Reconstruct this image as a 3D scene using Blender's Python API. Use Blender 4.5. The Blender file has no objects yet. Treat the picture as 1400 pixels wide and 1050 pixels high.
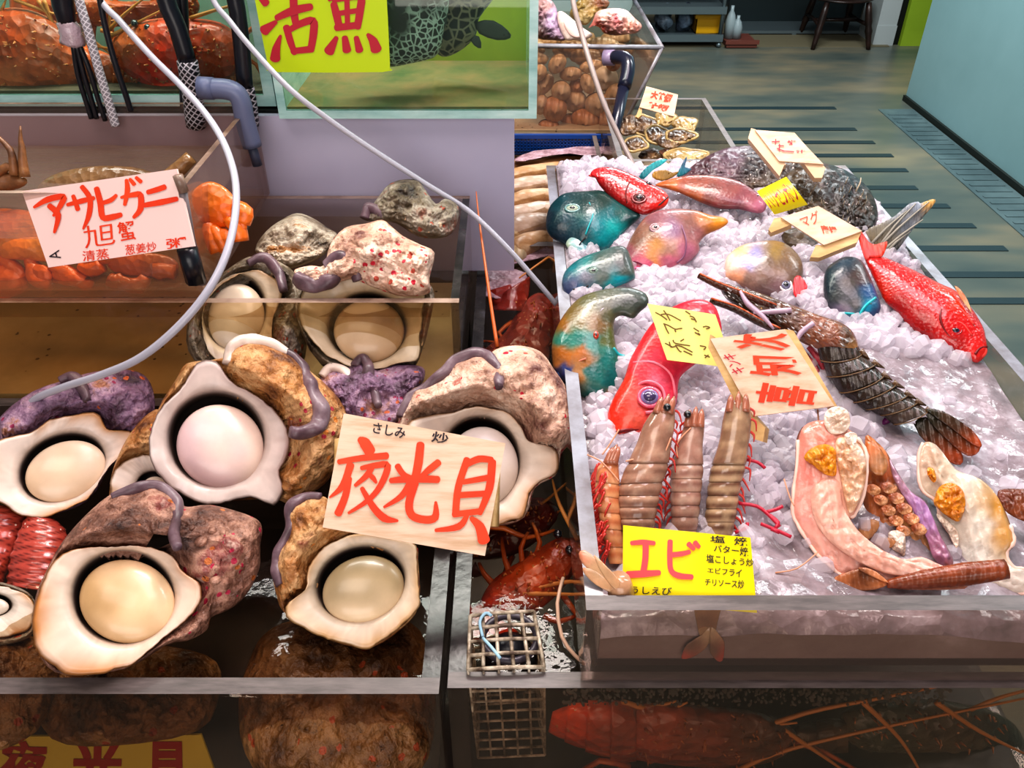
import bpy, bmesh, math, random
from math import sin, cos, pi, radians, sqrt, exp
from mathutils import Vector as V, noise
COL = bpy.context.scene.collection
FPX = 1120.0; PIT = radians(36); CAM = V((0, 0, 1.45))
FW = V((0, cos(PIT), -sin(PIT))); UP = V((0, sin(PIT), cos(PIT))); RT = V((1, 0, 0))
def ray(x, y): return FW + RT*((x-700)/FPX) + UP*((525-y)/FPX)
def W(x, y, z):                       # where the line of sight meets the level z
    r = ray(x, y); return CAM + r*((z-CAM.z)/r.z)
def WY(x, y, Y):                      # where it meets the upright plane at distance Y
    r = ray(x, y); return CAM + r*(Y/r.y)
def D(x, y, d): return CAM + ray(x, y)*d
class PL:                             # a working plane through a point of the stall
    def __init__(s, x, y, z, tilt=0.6, n=None, o=None):
        s.o = o.copy() if o else W(x, y, z)
        if n is None: n = (CAM-s.o).normalized()*tilt + V((0, 0, 1))*(1-tilt)
        s.n = V(n).normalized()
    def p(s, x, y, h=0.0):
        r = ray(x, y); t = ((s.o + s.n*h - CAM).dot(s.n))/r.dot(s.n); return CAM + r*t
def zz(x0, y0, s, pts): return [(x0+u/s, y0+v/s) + tuple(r) for u, v, *r in pts]
ZA=(740,200,3.889); ZB=(740,370,3.5); ZC=(1000,170,3.5); ZD=(1000,350,3.5); ZE=(1020,550,3.684); ZF=(780,530,4.375); ZG=(780,690,3.889)
ZH=(0,450,3.5); ZI=(380,450,3.5); ZJ=(0,650,3.5); ZK=(350,650,3.5); ZL=(300,220,3.5); ZM=(0,220,3.5); ZO=(700,0,3.5)

def lin(h):
    if not isinstance(h, str): return tuple(h)
    h = h.lstrip('#'); v = [int(h[i:i+2], 16)/255 for i in (0, 2, 4)]
    return tuple(c/12.92 if c <= .04045 else ((c+.055)/1.055)**2.4 for c in v)
def col4(h): return (*lin(h), 1.0)

# ---------------------------------------------------------------- materials
MATS = {}
def newmat(name):
    m = bpy.data.materials.new(name); m.use_nodes = True
    nt = m.node_tree; nt.nodes.clear()
    out = nt.nodes.new('ShaderNodeOutputMaterial'); return m, nt, out
def node(nt, t, **kw):
    n = nt.nodes.new(t)
    for k, v in kw.items():
        if k in n.inputs: n.inputs[k].default_value = v
        else: setattr(n, k, v)
    return n
def ramp(nt, src, stops, interp='LINEAR'):
    r = nt.nodes.new('ShaderNodeValToRGB'); cr = r.color_ramp; cr.interpolation = interp
    while len(cr.elements) < len(stops): cr.elements.new(0.5)
    for e, (p, c) in zip(cr.elements, stops): e.position = p; e.color = col4(c)
    nt.links.new(src, r.inputs['Fac']); return r.outputs['Color']
def coords(nt, scale=(1, 1, 1), rot=(0, 0, 0)):
    tc = nt.nodes.new('ShaderNodeTexCoord'); mp = nt.nodes.new('ShaderNodeMapping')
    mp.inputs['Scale'].default_value = scale; mp.inputs['Rotation'].default_value = rot
    nt.links.new(tc.outputs['Object'], mp.inputs['Vector']); return mp.outputs['Vector']
def addbump(nt, bsdf, vec, bumps):
    prev = None
    for kind, sc, st, dist in bumps:
        if kind == 'noise': t = node(nt, 'ShaderNodeTexNoise', Scale=sc, Detail=5.0); o = t.outputs['Fac']
        elif kind == 'voro': t = node(nt, 'ShaderNodeTexVoronoi', Scale=sc); o = t.outputs['Distance']
        elif kind == 'wave': t = node(nt, 'ShaderNodeTexWave', Scale=sc, Distortion=3.0, Detail=2.0); o = t.outputs['Fac']
        nt.links.new(vec, t.inputs['Vector'])
        b = node(nt, 'ShaderNodeBump', Strength=st, Distance=dist); nt.links.new(o, b.inputs['Height'])
        if prev: nt.links.new(prev.outputs['Normal'], b.inputs['Normal'])
        prev = b
    if prev: nt.links.new(prev.outputs['Normal'], bsdf.inputs['Normal'])
def mat(name, base='#808080', rough=.5, metal=0., spec=.5, coat=0., stops=None, nscale=20, ndetail=6., bumps=(), vc=False, vcn=0., vcs=60, trans=0., ior=1.45, sss=0., scale=(1,1,1), rot=(0,0,0), dots=None, alpha=1., emit=0.):
    if name in MATS: return MATS[name]
    m, nt, out = newmat(name)
    b = node(nt, 'ShaderNodeBsdfPrincipled', Roughness=rough, Metallic=metal)
    b.inputs['Base Color'].default_value = col4(base); b.inputs['IOR'].default_value = ior
    b.inputs['Specular IOR Level'].default_value = spec; b.inputs['Coat Weight'].default_value = coat; b.inputs['Coat Roughness'].default_value = .08
    b.inputs['Transmission Weight'].default_value = trans; b.inputs['Alpha'].default_value = alpha
    if sss: b.inputs['Subsurface Weight'].default_value = sss; b.inputs['Subsurface Scale'].default_value = .01; b.inputs['Subsurface Radius'].default_value = (1, .5, .4)
    vec = coords(nt, scale, rot); c = None
    if stops:
        n = node(nt, 'ShaderNodeTexNoise', Scale=nscale, Detail=ndetail, Roughness=.62); nt.links.new(vec, n.inputs['Vector'])
        c = ramp(nt, n.outputs['Fac'], stops)
    if vc:
        a = node(nt, 'ShaderNodeVertexColor', layer_name='Col'); c = a.outputs['Color']
        if vcn:
            n = node(nt, 'ShaderNodeTexNoise', Scale=vcs, Detail=6., Roughness=.65); nt.links.new(vec, n.inputs['Vector'])
            r = ramp(nt, n.outputs['Fac'], [(.3, (1-vcn,)*3), (.7, (1+vcn*.6,)*3)])
            x = node(nt, 'ShaderNodeMix', data_type='RGBA', blend_type='MULTIPLY'); x.inputs[0].default_value = 1
            nt.links.new(c, x.inputs[6]); nt.links.new(r, x.inputs[7]); c = x.outputs[2]
    if dots:
        for (dc, sc, th) in dots:
            v = node(nt, 'ShaderNodeTexVoronoi', Scale=sc); nt.links.new(vec, v.inputs['Vector'])
            r = node(nt, 'ShaderNodeMath', operation='LESS_THAN'); nt.links.new(v.outputs['Distance'], r.inputs[0]); r.inputs[1].default_value = th
            g = node(nt, 'ShaderNodeTexNoise', Scale=sc*.25, Detail=2.); nt.links.new(vec, g.inputs['Vector'])
            g2 = node(nt, 'ShaderNodeMath', operation='GREATER_THAN'); nt.links.new(g.outputs['Fac'], g2.inputs[0]); g2.inputs[1].default_value = .52
            mu = node(nt, 'ShaderNodeMath', operation='MULTIPLY'); nt.links.new(r.outputs[0], mu.inputs[0]); nt.links.new(g2.outputs[0], mu.inputs[1])
            x = node(nt, 'ShaderNodeMix', data_type='RGBA'); nt.links.new(mu.outputs[0], x.inputs[0])
            if c: nt.links.new(c, x.inputs[6])
            else: x.inputs[6].default_value = col4(base)
            x.inputs[7].default_value = col4(dc); c = x.outputs[2]
    if c: nt.links.new(c, b.inputs['Base Color'])
    addbump(nt, b, vec, bumps)
    nt.links.new(b.outputs[0], out.inputs['Surface']); MATS[name] = m; return m
def fresnel(nt, ior):
    fr = node(nt, 'ShaderNodeFresnel', IOR=ior); ge = nt.nodes.new('ShaderNodeNewGeometry'); mr = nt.nodes.new('ShaderNodeMapRange')
    mr.inputs['To Min'].default_value = ior; mr.inputs['To Max'].default_value = 1/ior      # same sheen on both sides of a thin sheet
    nt.links.new(ge.outputs['Backfacing'], mr.inputs['Value']); nt.links.new(mr.outputs[0], fr.inputs['IOR']); return fr
def clear(name, tint, gloss=.05, ior=1.45, haze=0., hazecol='#808080', bumps=(), refl=1.0, scale=(1,1,1)):
    """thin clear sheet or water: tinted see-through, fresnel sheen, some haze"""
    if name in MATS: return MATS[name]
    m, nt, out = newmat(name)
    t = node(nt, 'ShaderNodeBsdfTransparent'); t.inputs[0].default_value = col4(tint)
    g = node(nt, 'ShaderNodeBsdfGlossy', Roughness=gloss); g.inputs['Color'].default_value = (refl, refl, refl, 1)
    d = node(nt, 'ShaderNodeBsdfDiffuse'); d.inputs[0].default_value = col4(hazecol)
    fr = fresnel(nt, ior)
    m1 = nt.nodes.new('ShaderNodeMixShader'); m1.inputs[0].default_value = haze
    nt.links.new(t.outputs[0], m1.inputs[1]); nt.links.new(d.outputs[0], m1.inputs[2])
    m2 = nt.nodes.new('ShaderNodeMixShader'); nt.links.new(fr.outputs[0], m2.inputs[0])
    nt.links.new(m1.outputs[0], m2.inputs[1]); nt.links.new(g.outputs[0], m2.inputs[2])
    if bumps:
        vec = coords(nt, scale)
        class _B: inputs = g.inputs
        addbump(nt, g, vec, bumps)
        nt.links.new(g.inputs['Normal'].links[0].from_socket, fr.inputs['Normal'])
    nt.links.new(m2.outputs[0], out.inputs['Surface']); MATS[name] = m; return m

# ---------------------------------------------------------------- objects
def thing(name, label, cat, loc=(0, 0, 0), group=None, kind=None):
    o = bpy.data.objects.new(name, None); COL.objects.link(o); o.location = loc; o.empty_display_size = .02
    o['label'] = label; o['category'] = cat
    if group: o['group'] = group
    if kind: o['kind'] = kind
    return o
def wloc(o):
    p = V((0, 0, 0))
    while o: p += o.location; o = o.parent
    return p
class MB:
    def __init__(s): s.v = []; s.f = []; s.m = []; s.c = []; s.sm = []
    def V(s, p, c=(.8, .8, .8)): s.v.append(V(p)); s.c.append(lin(c)); return len(s.v)-1
    def F(s, idx, m=0, sm=True): s.f.append(tuple(idx)); s.m.append(m); s.sm.append(sm)
    def grid(s, rows, cols=None, wrap=False, m=0, flip=False):
        n = len(rows[0]); ids = []
        for i, r in enumerate(rows): ids.append([s.V(p, cols[i][j] if cols else (.8, .8, .8)) for j, p in enumerate(r)])
        for i in range(len(rows)-1):
            for j in range(n if wrap else n-1):
                q = (ids[i][j], ids[i][(j+1) % n], ids[i+1][(j+1) % n], ids[i+1][j]); s.F(q[::-1] if flip else q, m)
        return ids
    def box(s, c, sz, m=0, top=None):
        c = V(c); h = V(sz)/2; i = [s.V(c+V((x*h.x, y*h.y, z*h.z))) for z in (-1, 1) for y in (-1, 1) for x in (-1, 1)]
        for k, f in enumerate(((0, 2, 3, 1), (4, 5, 7, 6), (0, 1, 5, 4), (2, 6, 7, 3), (0, 4, 6, 2), (1, 3, 7, 5))): s.F([i[j] for j in f], top if (top is not None and k == 1) else m, False)
    def bx(s, a, b, m=0, top=None):
        a = V(a); b = V(b); s.box((a+b)/2, (abs(b.x-a.x), abs(b.y-a.y), abs(b.z-a.z)), m, top)
    def prism(s, pts, off, m=0, mt=None, c=(.8,.8,.8)):
        off = V(off); a = [s.V(p, c) for p in pts]; b = [s.V(V(p)+off, c) for p in pts]; n = len(pts)
        s.F(a, m if mt is None else mt, False); s.F(b[::-1], m, False)
        for i in range(n): s.F((a[i], b[i], b[(i+1) % n], a[(i+1) % n]), m, False)
    def tube(s, pts, r, k=8, m=0, c=(.8, .8, .8), sm=2, caps=True):
        pts = [V(p) for p in pts]; n0 = len(pts)
        rr = list(r) if hasattr(r, '__len__') else [r]*n0
        if sm and n0 > 2: pts, rr = crv(pts, rr, sm)
        cc = c if callable(c) else (lambda t: c)
        up = V((.13, .31, .94)); prev = None; rows = []; cs = []
        for i, p in enumerate(pts):
            d = (pts[min(i+1, len(pts)-1)]-pts[max(i-1, 0)])
            if d.length < 1e-9: d = V((0, 0, 1))
            d.normalize()
            if prev is None: u = d.cross(up).normalized()
            else: u = (prev-d*prev.dot(d)).normalized()
            prev = u; w = d.cross(u); col = cc(i/max(1, len(pts)-1))
            rows.append([p+(u*cos(a)+w*sin(a))*rr[i] for a in [2*pi*j/k for j in range(k)]]); cs.append([col]*k)
        ids = s.grid(rows, cs, wrap=True, m=m)
        if caps: s.F(ids[0][::-1], m); s.F(ids[-1], m)
    def ell(s, c, rx, ry, rz, ax=None, nu=16, nv=10, m=0, col=(.8, .8, .8), jit=0, fs=30):
        c = V(c); X, Y, Z = ax if ax else (V((1, 0, 0)), V((0, 1, 0)), V((0, 0, 1))); rows = []; cs = []
        for i in range(nv+1):
            th = pi*i/nv; row = []
            for j in range(nu):
                ph = 2*pi*j/nu; p = X*rx*sin(th)*cos(ph)+Y*ry*sin(th)*sin(ph)+Z*rz*cos(th)
                if jit: p = p*(1+jit*noise.noise((c+p)*fs))
                row.append(c+p)
            rows.append(row); cs.append([col]*nu)
        s.grid(rows, cs, wrap=True, m=m)
    def build(s, name, mats, parent=None, label=None, cat=None, group=None, kind=None, loc=None):
        o0 = wloc(parent) if parent else (V(loc) if loc else V((0, 0, 0)))
        me = bpy.data.meshes.new(name)
        me.from_pydata([tuple(p-o0) for p in s.v], [], s.f)
        if not isinstance(mats, (list, tuple)): mats = [mats]
        for m in mats: me.materials.append(m)
        me.polygons.foreach_set('material_index', s.m); me.polygons.foreach_set('use_smooth', s.sm)
        ca = me.color_attributes.new('Col', 'FLOAT_COLOR', 'POINT')
        buf = []
        for c in s.c: buf += [*c, 1.0]
        ca.data.foreach_set('color', buf)
        bm = bmesh.new(); bm.from_mesh(me); bmesh.ops.remove_doubles(bm, verts=bm.verts, dist=1e-6); bmesh.ops.recalc_face_normals(bm, faces=bm.faces); bm.to_mesh(me); bm.free()
        me.update(); o = bpy.data.objects.new(name, me); COL.objects.link(o)
        if parent: o.parent = parent
        elif loc: o.location = loc
        if label: o['label'] = label
        if cat: o['category'] = cat
        if group: o['group'] = group
        if kind: o['kind'] = kind
        return o
def crv(pts, vals=None, k=3, closed=False):
    n = len(pts); out = []; ov = []
    rng = range(n) if closed else range(n-1)
    for i in rng:
        if closed: a, b, c, d = pts[(i-1) % n], pts[i], pts[(i+1) % n], pts[(i+2) % n]
        else: a, b, c, d = pts[max(i-1, 0)], pts[i], pts[i+1], pts[min(i+2, n-1)]
        for j in range(k+1 if False else k):
            t = j/k; t2 = t*t; t3 = t2*t
            out.append((b*2+(c-a)*t+(a*2-b*5+c*4-d)*t2+(b*3-a-c*3+d)*t3)*.5)
            if vals is not None: v0 = vals[i]; v1 = vals[(i+1) % n]; ov.append(v0+(v1-v0)*t)
    if not closed:
        out.append(pts[-1])
        if vals is not None: ov.append(vals[-1])
    return (out, ov) if vals is not None else out
def smpx(pts, k=3, closed=True):
    return [(p.x, p.y) for p in crv([V((a[0], a[1], 0)) for a in pts], None, k, closed)]
def resamp(pts, m, closed=True):
    P = [V((a[0], a[1])) for a in pts]
    if closed: P.append(P[0])
    L = [0]
    for i in range(len(P)-1): L.append(L[-1]+(P[i+1]-P[i]).length)
    out = []; k = 0; tot = L[-1]
    for j in range(m):
        s = tot*j/(m if closed else m-1)
        while k < len(L)-2 and L[k+1] < s: k += 1
        t = (s-L[k])/max(1e-9, L[k+1]-L[k]); q = P[k].lerp(P[k+1], min(1, t)); out.append((q.x, q.y))
    return out
def blob(cols, power=3.0, wob=0., ws=.03):
    C = [(x, y, lin(c)) for x, y, c in cols]
    def f(x, y):
        if wob: x += wob*noise.noise(V((x*ws, y*ws, 3))); y += wob*noise.noise(V((x*ws, y*ws, 9)))
        sw = 0; r = [0, 0, 0]
        for a, b, c in C:
            w = 1/((a-x)**2+(b-y)**2+4)**(power/2); sw += w
            for i in range(3): r[i] += c[i]*w
        return tuple(v/sw for v in r)
    return f
def seg_near(P, spine):
    best = None
    for i in range(len(spine)-1):
        a = V(spine[i]); b = V(spine[i+1]); d = b-a; t = max(0, min(1, (P-a).dot(d)/max(1e-9, d.length_squared))); q = a+d*t; l = (P-q).length
        if best is None or l < best[0]: best = (l, q)
    return best
def inpoly(x, y, poly):
    c = False; n = len(poly); j = n-1
    for i in range(n):
        xi, yi = poly[i]; xj, yj = poly[j]
        if (yi > y) != (yj > y) and x < (xj-xi)*(y-yi)/(yj-yi)+xi: c = not c
        j = i
    return c
def dome(mb, pl, outline, spine, ratio=.7, h0=0., col=None, M=110, N=14, back=.7, disp=None, m=0, sm=3, maxh=None):
    """solid with a traced outline, swelling over a spine, rounded back and front"""
    o = resamp(smpx(outline, sm), M); spine = [tuple(p[:2]) for p in spine]
    if len(spine) == 1: spine = [spine[0], (spine[0][0]+.5, spine[0][1])]
    near = [seg_near(V(p), spine) for p in o]
    # smooth the spine feet so the surface has no creases
    feet = [q for l, q in near]
    for _ in range(6): feet = [(feet[i-1]+feet[i]*2+feet[(i+1) % M])/4 for i in range(M)]
    sc = (pl.p(spine[0][0]+1, spine[0][1])-pl.p(*spine[0])).length
    feet = [seg_near(q, spine)[1] for q in feet]
    raw = [(V(o[i])-feet[i]).length for i in range(M)]; kw = 2*(sum(raw)/M*.35)**2+1; dist = []
    for i in range(M):
        sw = sv = 0
        for j in range(0, M, 2):
            w = exp(-(feet[i]-feet[j]).length_squared/kw); sw += w; sv += w*raw[j]
        dist.append(sv/sw*sc)
    col = col or (lambda x, y: (.8, .8, .8))
    for side in (1, -1):
        rows = []; cs = []
        for k in range(N+1):
            a = (pi/2)*k/N; f = cos(a); g = sin(a); row = []; cr = []
            for i in range(M):
                x = feet[i].x+(o[i][0]-feet[i].x)*f; y = feet[i].y+(o[i][1]-feet[i].y)*f
                h = dist[i]*ratio*g*(1 if side > 0 else -back)
                if maxh and side > 0: h = min(h, maxh)
                if disp and side > 0: h += disp(x, y, f)
                row.append(pl.p(x, y, h0+h)); cr.append(col(x, y))
            rows.append(row); cs.append(cr)
        ids = mb.grid(rows, cs, wrap=True, m=m, flip=side < 0)
def plate(mb, pl, pts, th=.0015, h=0., m=0, col=None, sm=2, raise_=None):
    """thin flat piece with a traced outline (fins, paper)"""
    q = smpx(pts, sm) if sm else [p[:2] for p in pts]
    cx = sum(p[0] for p in q)/len(q); cy = sum(p[1] for p in q)/len(q); col = col or (lambda x, y: (.8, .8, .8)); FR = (1, .985, .93, .75, .5, .25, 0)
    for s in (1, -1):
        rows = []; cs = []
        for f in FR:
            rows.append([pl.p(cx+(x-cx)*f, cy+(y-cy)*f, h+s*th*.5*(1-f**30)+(raise_(cx+(x-cx)*f, cy+(y-cy)*f) if raise_ else 0)) for x, y in q])
            cs.append([col(cx+(x-cx)*f, cy+(y-cy)*f) for x, y in q])
        mb.grid(rows, cs, wrap=True, m=m, flip=s < 0)
def loft(mb, pl, st, ratio=.8, k=18, sub=4, h0=0., col=None, m=0, ridge=None, caps=True):
    """body through pairs of traced edge points"""
    A = crv([V((s[0], s[1], 0)) for s in st], None, sub); B = crv([V((s[2], s[3], 0)) for s in st], None, sub); rows = []; cs = []; n = len(A)
    col = col or (lambda x, y: (.8, .8, .8))
    for i in range(n):
        c = (A[i]+B[i])/2; w = (B[i]-A[i])/2; L = (pl.p(A[i].x, A[i].y)-pl.p(B[i].x, B[i].y)).length/2
        g = ridge(i/(n-1)) if ridge else 1; row = []; cr = []
        for j in range(k):
            a = 2*pi*j/k; x = c.x+w.x*cos(a)*g; y = c.y+w.y*cos(a)*g
            row.append(pl.p(x, y, h0+L*ratio*sin(a)*g)); cr.append(col(x, y))
        rows.append(row); cs.append(cr)
    ids = mb.grid(rows, cs, wrap=True, m=m)
    if caps: mb.F(ids[0], m); mb.F(ids[-1], m)
def sph(mb, c, r, m=0, col=(.8,.8,.8), n=10): mb.ell(c, r, r, r, nu=n*2 if n < 8 else n, nv=max(5, n//2+2), m=m, col=col)
def tpx(mb, pl, pts, r, h=0., m=0, c=(.8, .8, .8), k=6, sm=3, **kw):
    """round cord along traced points; a point may carry its own height"""
    mb.tube([pl.p(p[0], p[1], h+(p[2] if len(p) > 2 else 0)) for p in pts], r, k, m, c, sm, **kw)

# ---------------------------------------------------------------- lettering
RBN = 0
def ribbon(mb, P0, pts, widths, m=0, sub=4):
    """brush stroke on a sheet: P maps a traced point to the sheet"""
    global RBN; RBN += 1; x0, y0 = pts[0]; a = P0(x0, y0); nn = (P0(x0+4, y0)-a).cross(P0(x0, y0+4)-a).normalized()
    if nn.dot(CAM-a) < 0: nn = -nn
    off = nn*(RBN % 25)*.00003; P = lambda x, y: P0(x, y)+off
    p3 = [V((x, y, 0)) for x, y in pts]
    w = list(widths) if hasattr(widths, '__len__') else [widths]*len(pts)
    while len(w) < len(pts): w.append(w[-1])
    w = [1.2*w[round(i*(len(w)-1)/(len(pts)-1))] for i in range(len(pts))]
    if len(pts) > 2: p3, w = crv(p3, w, sub)
    L = []; R = []; n = len(p3)
    for i in range(n):
        d = (p3[min(i+1, n-1)]-p3[max(i-1, 0)]).normalized(); q = V((-d.y, d.x, 0))*w[i]/2; L.append(p3[i]+q); R.append(p3[i]-q)
    ids = mb.grid([[P(a.x, a.y), P(b.x, b.y)] for a, b in zip(L, R)], m=m)
    for c, w0, s in ((p3[0], w[0], -1), (p3[-1], w[-1], 1)):      # round ends
        d = (p3[1]-p3[0] if s < 0 else p3[-1]-p3[-2]).normalized()*s; q = V((-d.y, d.x, 0))
        mb.F([mb.V(P(*(c+(q*cos(a)+d*sin(a)*.7)*w0/2).to_2d())) for a in [pi*j/6 for j in range(7)]], m, False)
def glyphs(mb, P, text, quad, bold=.02, m=0, spacing=1.0):
    """characters fitted to a traced quad TL,TR,BR,BL"""
    cu = bpy.data.curves.new('t', 'FONT'); cu.body = text; cu.size = 1; cu.offset = bold; cu.resolution_u = 3; cu.space_character = spacing; cu.fill_mode = 'BOTH'
    ob = bpy.data.objects.new('t', cu); COL.objects.link(ob); dg = bpy.context.evaluated_depsgraph_get()
    me = bpy.data.meshes.new_from_object(ob.evaluated_get(dg)); vs = [v.co.copy() for v in me.vertices]; fs = [tuple(p.vertices) for p in me.polygons]
    bpy.data.objects.remove(ob); bpy.data.curves.remove(cu); bpy.data.meshes.remove(me)
    if not vs: return
    x0 = min(v.x for v in vs); x1 = max(v.x for v in vs); y0 = min(v.y for v in vs); y1 = max(v.y for v in vs); TL, TR, BR, BL = [V(q) for q in quad]
    ids = []
    for v in vs:
        u = (v.x-x0)/(x1-x0); w = (v.y-y0)/max(1e-6, y1-y0); t = TL.lerp(TR, u); b = BL.lerp(BR, u); q = b.lerp(t, w); ids.append(mb.V(P(q.x, q.y)))
    for f in fs: mb.F([ids[i] for i in f], m, False)
random.seed(7)
# ================================================================ shared materials
ACR = clear('clear_acrylic', '#f6f2f0', .06, 1.35, .05, '#a89890')
ACRF = clear('clear_acrylic_front', '#e8ded6', .05, 1.35, .03, '#5a4a40', bumps=[('noise', 9, .12, .02)])
ACRC = clear('warm_clear_acrylic', '#f4ebe6', .08, 1.35, .07, '#b0a09c')
EDGE = mat('acrylic_edge', '#5e5654', .35, spec=.4, stops=[(.35, '#514a48'), (.65, '#6e6462')], nscale=30, scale=(1, 6, 6))
EDGED = mat('dark_wet_edge', '#2a2725', .25, spec=.45, stops=[(.4, '#1e1c1b'), (.6, '#383433'), (.74, '#55535a')], nscale=25, bumps=[('noise', 60, .3, .002)])
EDGEL = mat('bright_acrylic_edge', '#8c8486', .2, spec=.6, stops=[(.35, '#6c6466'), (.7, '#a8acb8')], nscale=14)
EDGEB = mat('brown_acrylic_edge', '#7a6458', .25, spec=.6, stops=[(.35, '#6a5448'), (.65, '#a08a7c')], nscale=20)
GLEDGE = mat('green_glass_edge', '#a9cfcb', .12, spec=.8, stops=[(.3, '#7fb0ad'), (.55, '#b7dcd8'), (.75, '#dff2ee')], nscale=7, scale=(1, 1, 4))
DARK = mat('dark_tank_bed', '#1d1512', .4, stops=[(.35, '#0f0b0a'), (.6, '#2b1d17'), (.8, '#3f2a20')], nscale=12)
TAN = mat('tan_silty_plastic', '#a89474', .45, stops=[(.3, '#8a785a'), (.5, '#a89474'), (.75, '#c0b094')], nscale=6, dots=[('#4a3420', 70, .16)], bumps=[('noise', 40, .15, .002)])
WHITEP = mat('lilac_white_plastic', '#bcb8d0', .35, stops=[(.3, '#b6b2cc'), (.7, '#c2bed6')], nscale=3, dots=[('#cfcadd', 22, .07)])
BLACKR = mat('black_rubber', '#14161f', .3, spec=.6, bumps=[('noise', 50, .1, .002)])
PVC = mat('grey_pvc', '#68708e', .35, spec=.5)
TUBEM = mat('milky_vinyl_hose', '#b5b3bf', .2, spec=.7, alpha=.8)
WOODM = mat('pale_plywood', '#dcbca2', .5, stops=[(.3, '#c4a080'), (.5, '#dcbca2'), (.75, '#e6ccb6')], nscale=9, scale=(1, 14, 14), rot=(0, 0, .2), bumps=[('noise', 60, .1, .001)])
WOODB = mat('pine_batten', '#c99f62', .5, stops=[(.3, '#b4884c'), (.7, '#dcb984')], nscale=14, scale=(1, 6, 6))
WATER = clear('tank_water', '#ece2d4', .04, 1.33, .02, '#6a5444', refl=.6, bumps=[('noise', 14, .25, .01)])
WATERC = clear('crab_tank_water', '#fae6cc', .05, 1.33, .22, '#a8988c', bumps=[('noise', 18, .5, .01)], scale=(1, 4, 1))
RED = mat('orange_red_paint', '#e63a10', .5, stops=[(.4, '#e0340c'), (.7, '#f04a1c')], nscale=15)
RED2 = mat('crimson_marker', '#b91f35', .4)
PINKR = mat('pink_red_marker', '#ee4a50', .4)
INK = mat('black_marker', '#241520', .5)
GOLDI = mat('brown_gold_marker', '#6a4a10', .5)
YEL = mat('yellow_card', '#f0dd08', .3, spec=.5, stops=[(.3, '#eed806'), (.7, '#f6e40c')], nscale=5)
LIME = mat('lime_card', '#c2dc12', .35)
LEMON = mat('pale_yellow_card', '#f4ee86', .5)
PINKW = mat('pinkish_white_card', '#f3d2cb', .4)

def tank(name, label, x0, x1, y0, y1, z0, z1, th=.010, pan=None, front=None, edge=None, fedge=None, sedge=None, base=None, sides='FBLRO', group=None):
    t = thing(name, label, 'tank', ((x0+x1)/2, (y0+y1)/2, z0), group); pan = pan or ACR; edge = edge or EDGE
    def p(nm, a, b, mm, ed): m = MB(); m.bx(a, b, 0, 1); return m.build(nm, [mm, ed], t)
    if 'F' in sides: p('front_panel', (x0, y0, z0), (x1, y0+th, z1), front or pan, fedge or edge)
    if 'B' in sides: p('back_panel', (x0, y1-th, z0), (x1, y1, z1), pan, edge)
    if 'L' in sides: p('side_panel', (x0, y0+th, z0), (x0+th, y1-th, z1), pan, sedge or edge)
    if 'R' in sides: p('side_panel', (x1-th, y0+th, z0), (x1, y1-th, z1), pan, sedge or edge)
    if 'O' in sides: p('base_panel', (x0+th, y0+th, z0), (x1-th, y1-th, z0+.008), base or pan, base or pan)
    return t
def waterbox(label, x0, x1, y0, y1, z, m, n=30, amp=.0015):
    b = MB(); rows = []
    for j in range(n+1):
        rows.append([(x0+(x1-x0)*i/n, y0+(y1-y0)*j/n, z+amp*noise.noise(V((i*.5, j*.5, z*9)))) for i in range(n+1)])
    b.grid(rows); return b.build('water', m, label=label, cat='water', kind='stuff')

# ================================================================ setting
def structure(name, mb, mats, **k):
    o = mb.build(name, mats, kind='structure'); return o
FLOORM = mat('dark_green_wet_floor', '#4a5450', .35, spec=.4, stops=[(.3, '#44504e'), (.46, '#5a6058'), (.58, '#746f5e'), (.75, '#8e8468')], nscale=1.6, ndetail=3, scale=(.6, 1.4, 1), bumps=[('noise', 6, .06, .02)])
STRIPE = mat('dark_floor_stripe', '#26363a', .4)  # thin dark stripes laid across the floor
RIDGEF = mat('ridged_floor_strip', '#55686a', .4, stops=[(.4, '#4c5f62'), (.6, '#607476')], nscale=4, bumps=[('wave', 60, .4, .01)])
f = MB(); f.bx((-3, -1, -.05), (6, 7.3, 0), 0)
ys = [W(1200, y, 0).y for y in (148, 177, 195, 213, 233, 257, 282, 309, 340, 376, 412)]
for i, y in enumerate(ys):
    xr = W((1142, 1170, 1195, 1220, 1240, 1253, 1297, 1332, 1375, 1412, 1450)[i], (148, 177, 195, 213, 233, 257, 282, 309, 340, 376, 412)[i], 0).x
    f.bx((.2, y-.022, 0), (xr, y+.022, .003), 1)
f.bx((W(1226, 168, 0).x-.02, .5, 0), (2.24, 4.6, .004), 2)
for k in range(60):
    f.bx((W(1226, 168, 0).x, .6+k*.066, .004), (2.22, .62+k*.066, .007), 2)
structure('floor', f, [FLOORM, STRIPE, RIDGEF])
WB = mat('blue_grey_wall_panel', '#86a9ac', .45, stops=[(.3, '#80a3a6'), (.7, '#8db0b3')], nscale=1.5)
w = MB(); w.bx((2.26, -1, .02), (2.34, 4.775, 2.8), 0); structure('wall_right', w, WB)
w = MB(); w.bx((2.245, -1, 0), (2.26, 4.775, .03), 0); structure('baseboard_right', w, mat('dark_wall_gap', '#1a211c', .6))  # dark strip paints the shade of the gap under the wall panel
w = MB(); w.bx((-3, 7.3, 0), (6, 7.4, 2.8), 0); structure('wall_back', w, mat('dim_teal_wall', '#3f4c4e', .6, stops=[(.4, '#39464a'), (.6, '#475558')], nscale=2))
w = MB(); w.bx((-.5, 5.98, 0), (2.62, 7.3, .006), 0); structure('trim_1', w, mat('worn_concrete_kerb', '#6b6550', .6))
a = W(1193, 62, 0); b = W(1219, 62, 0)
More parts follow.
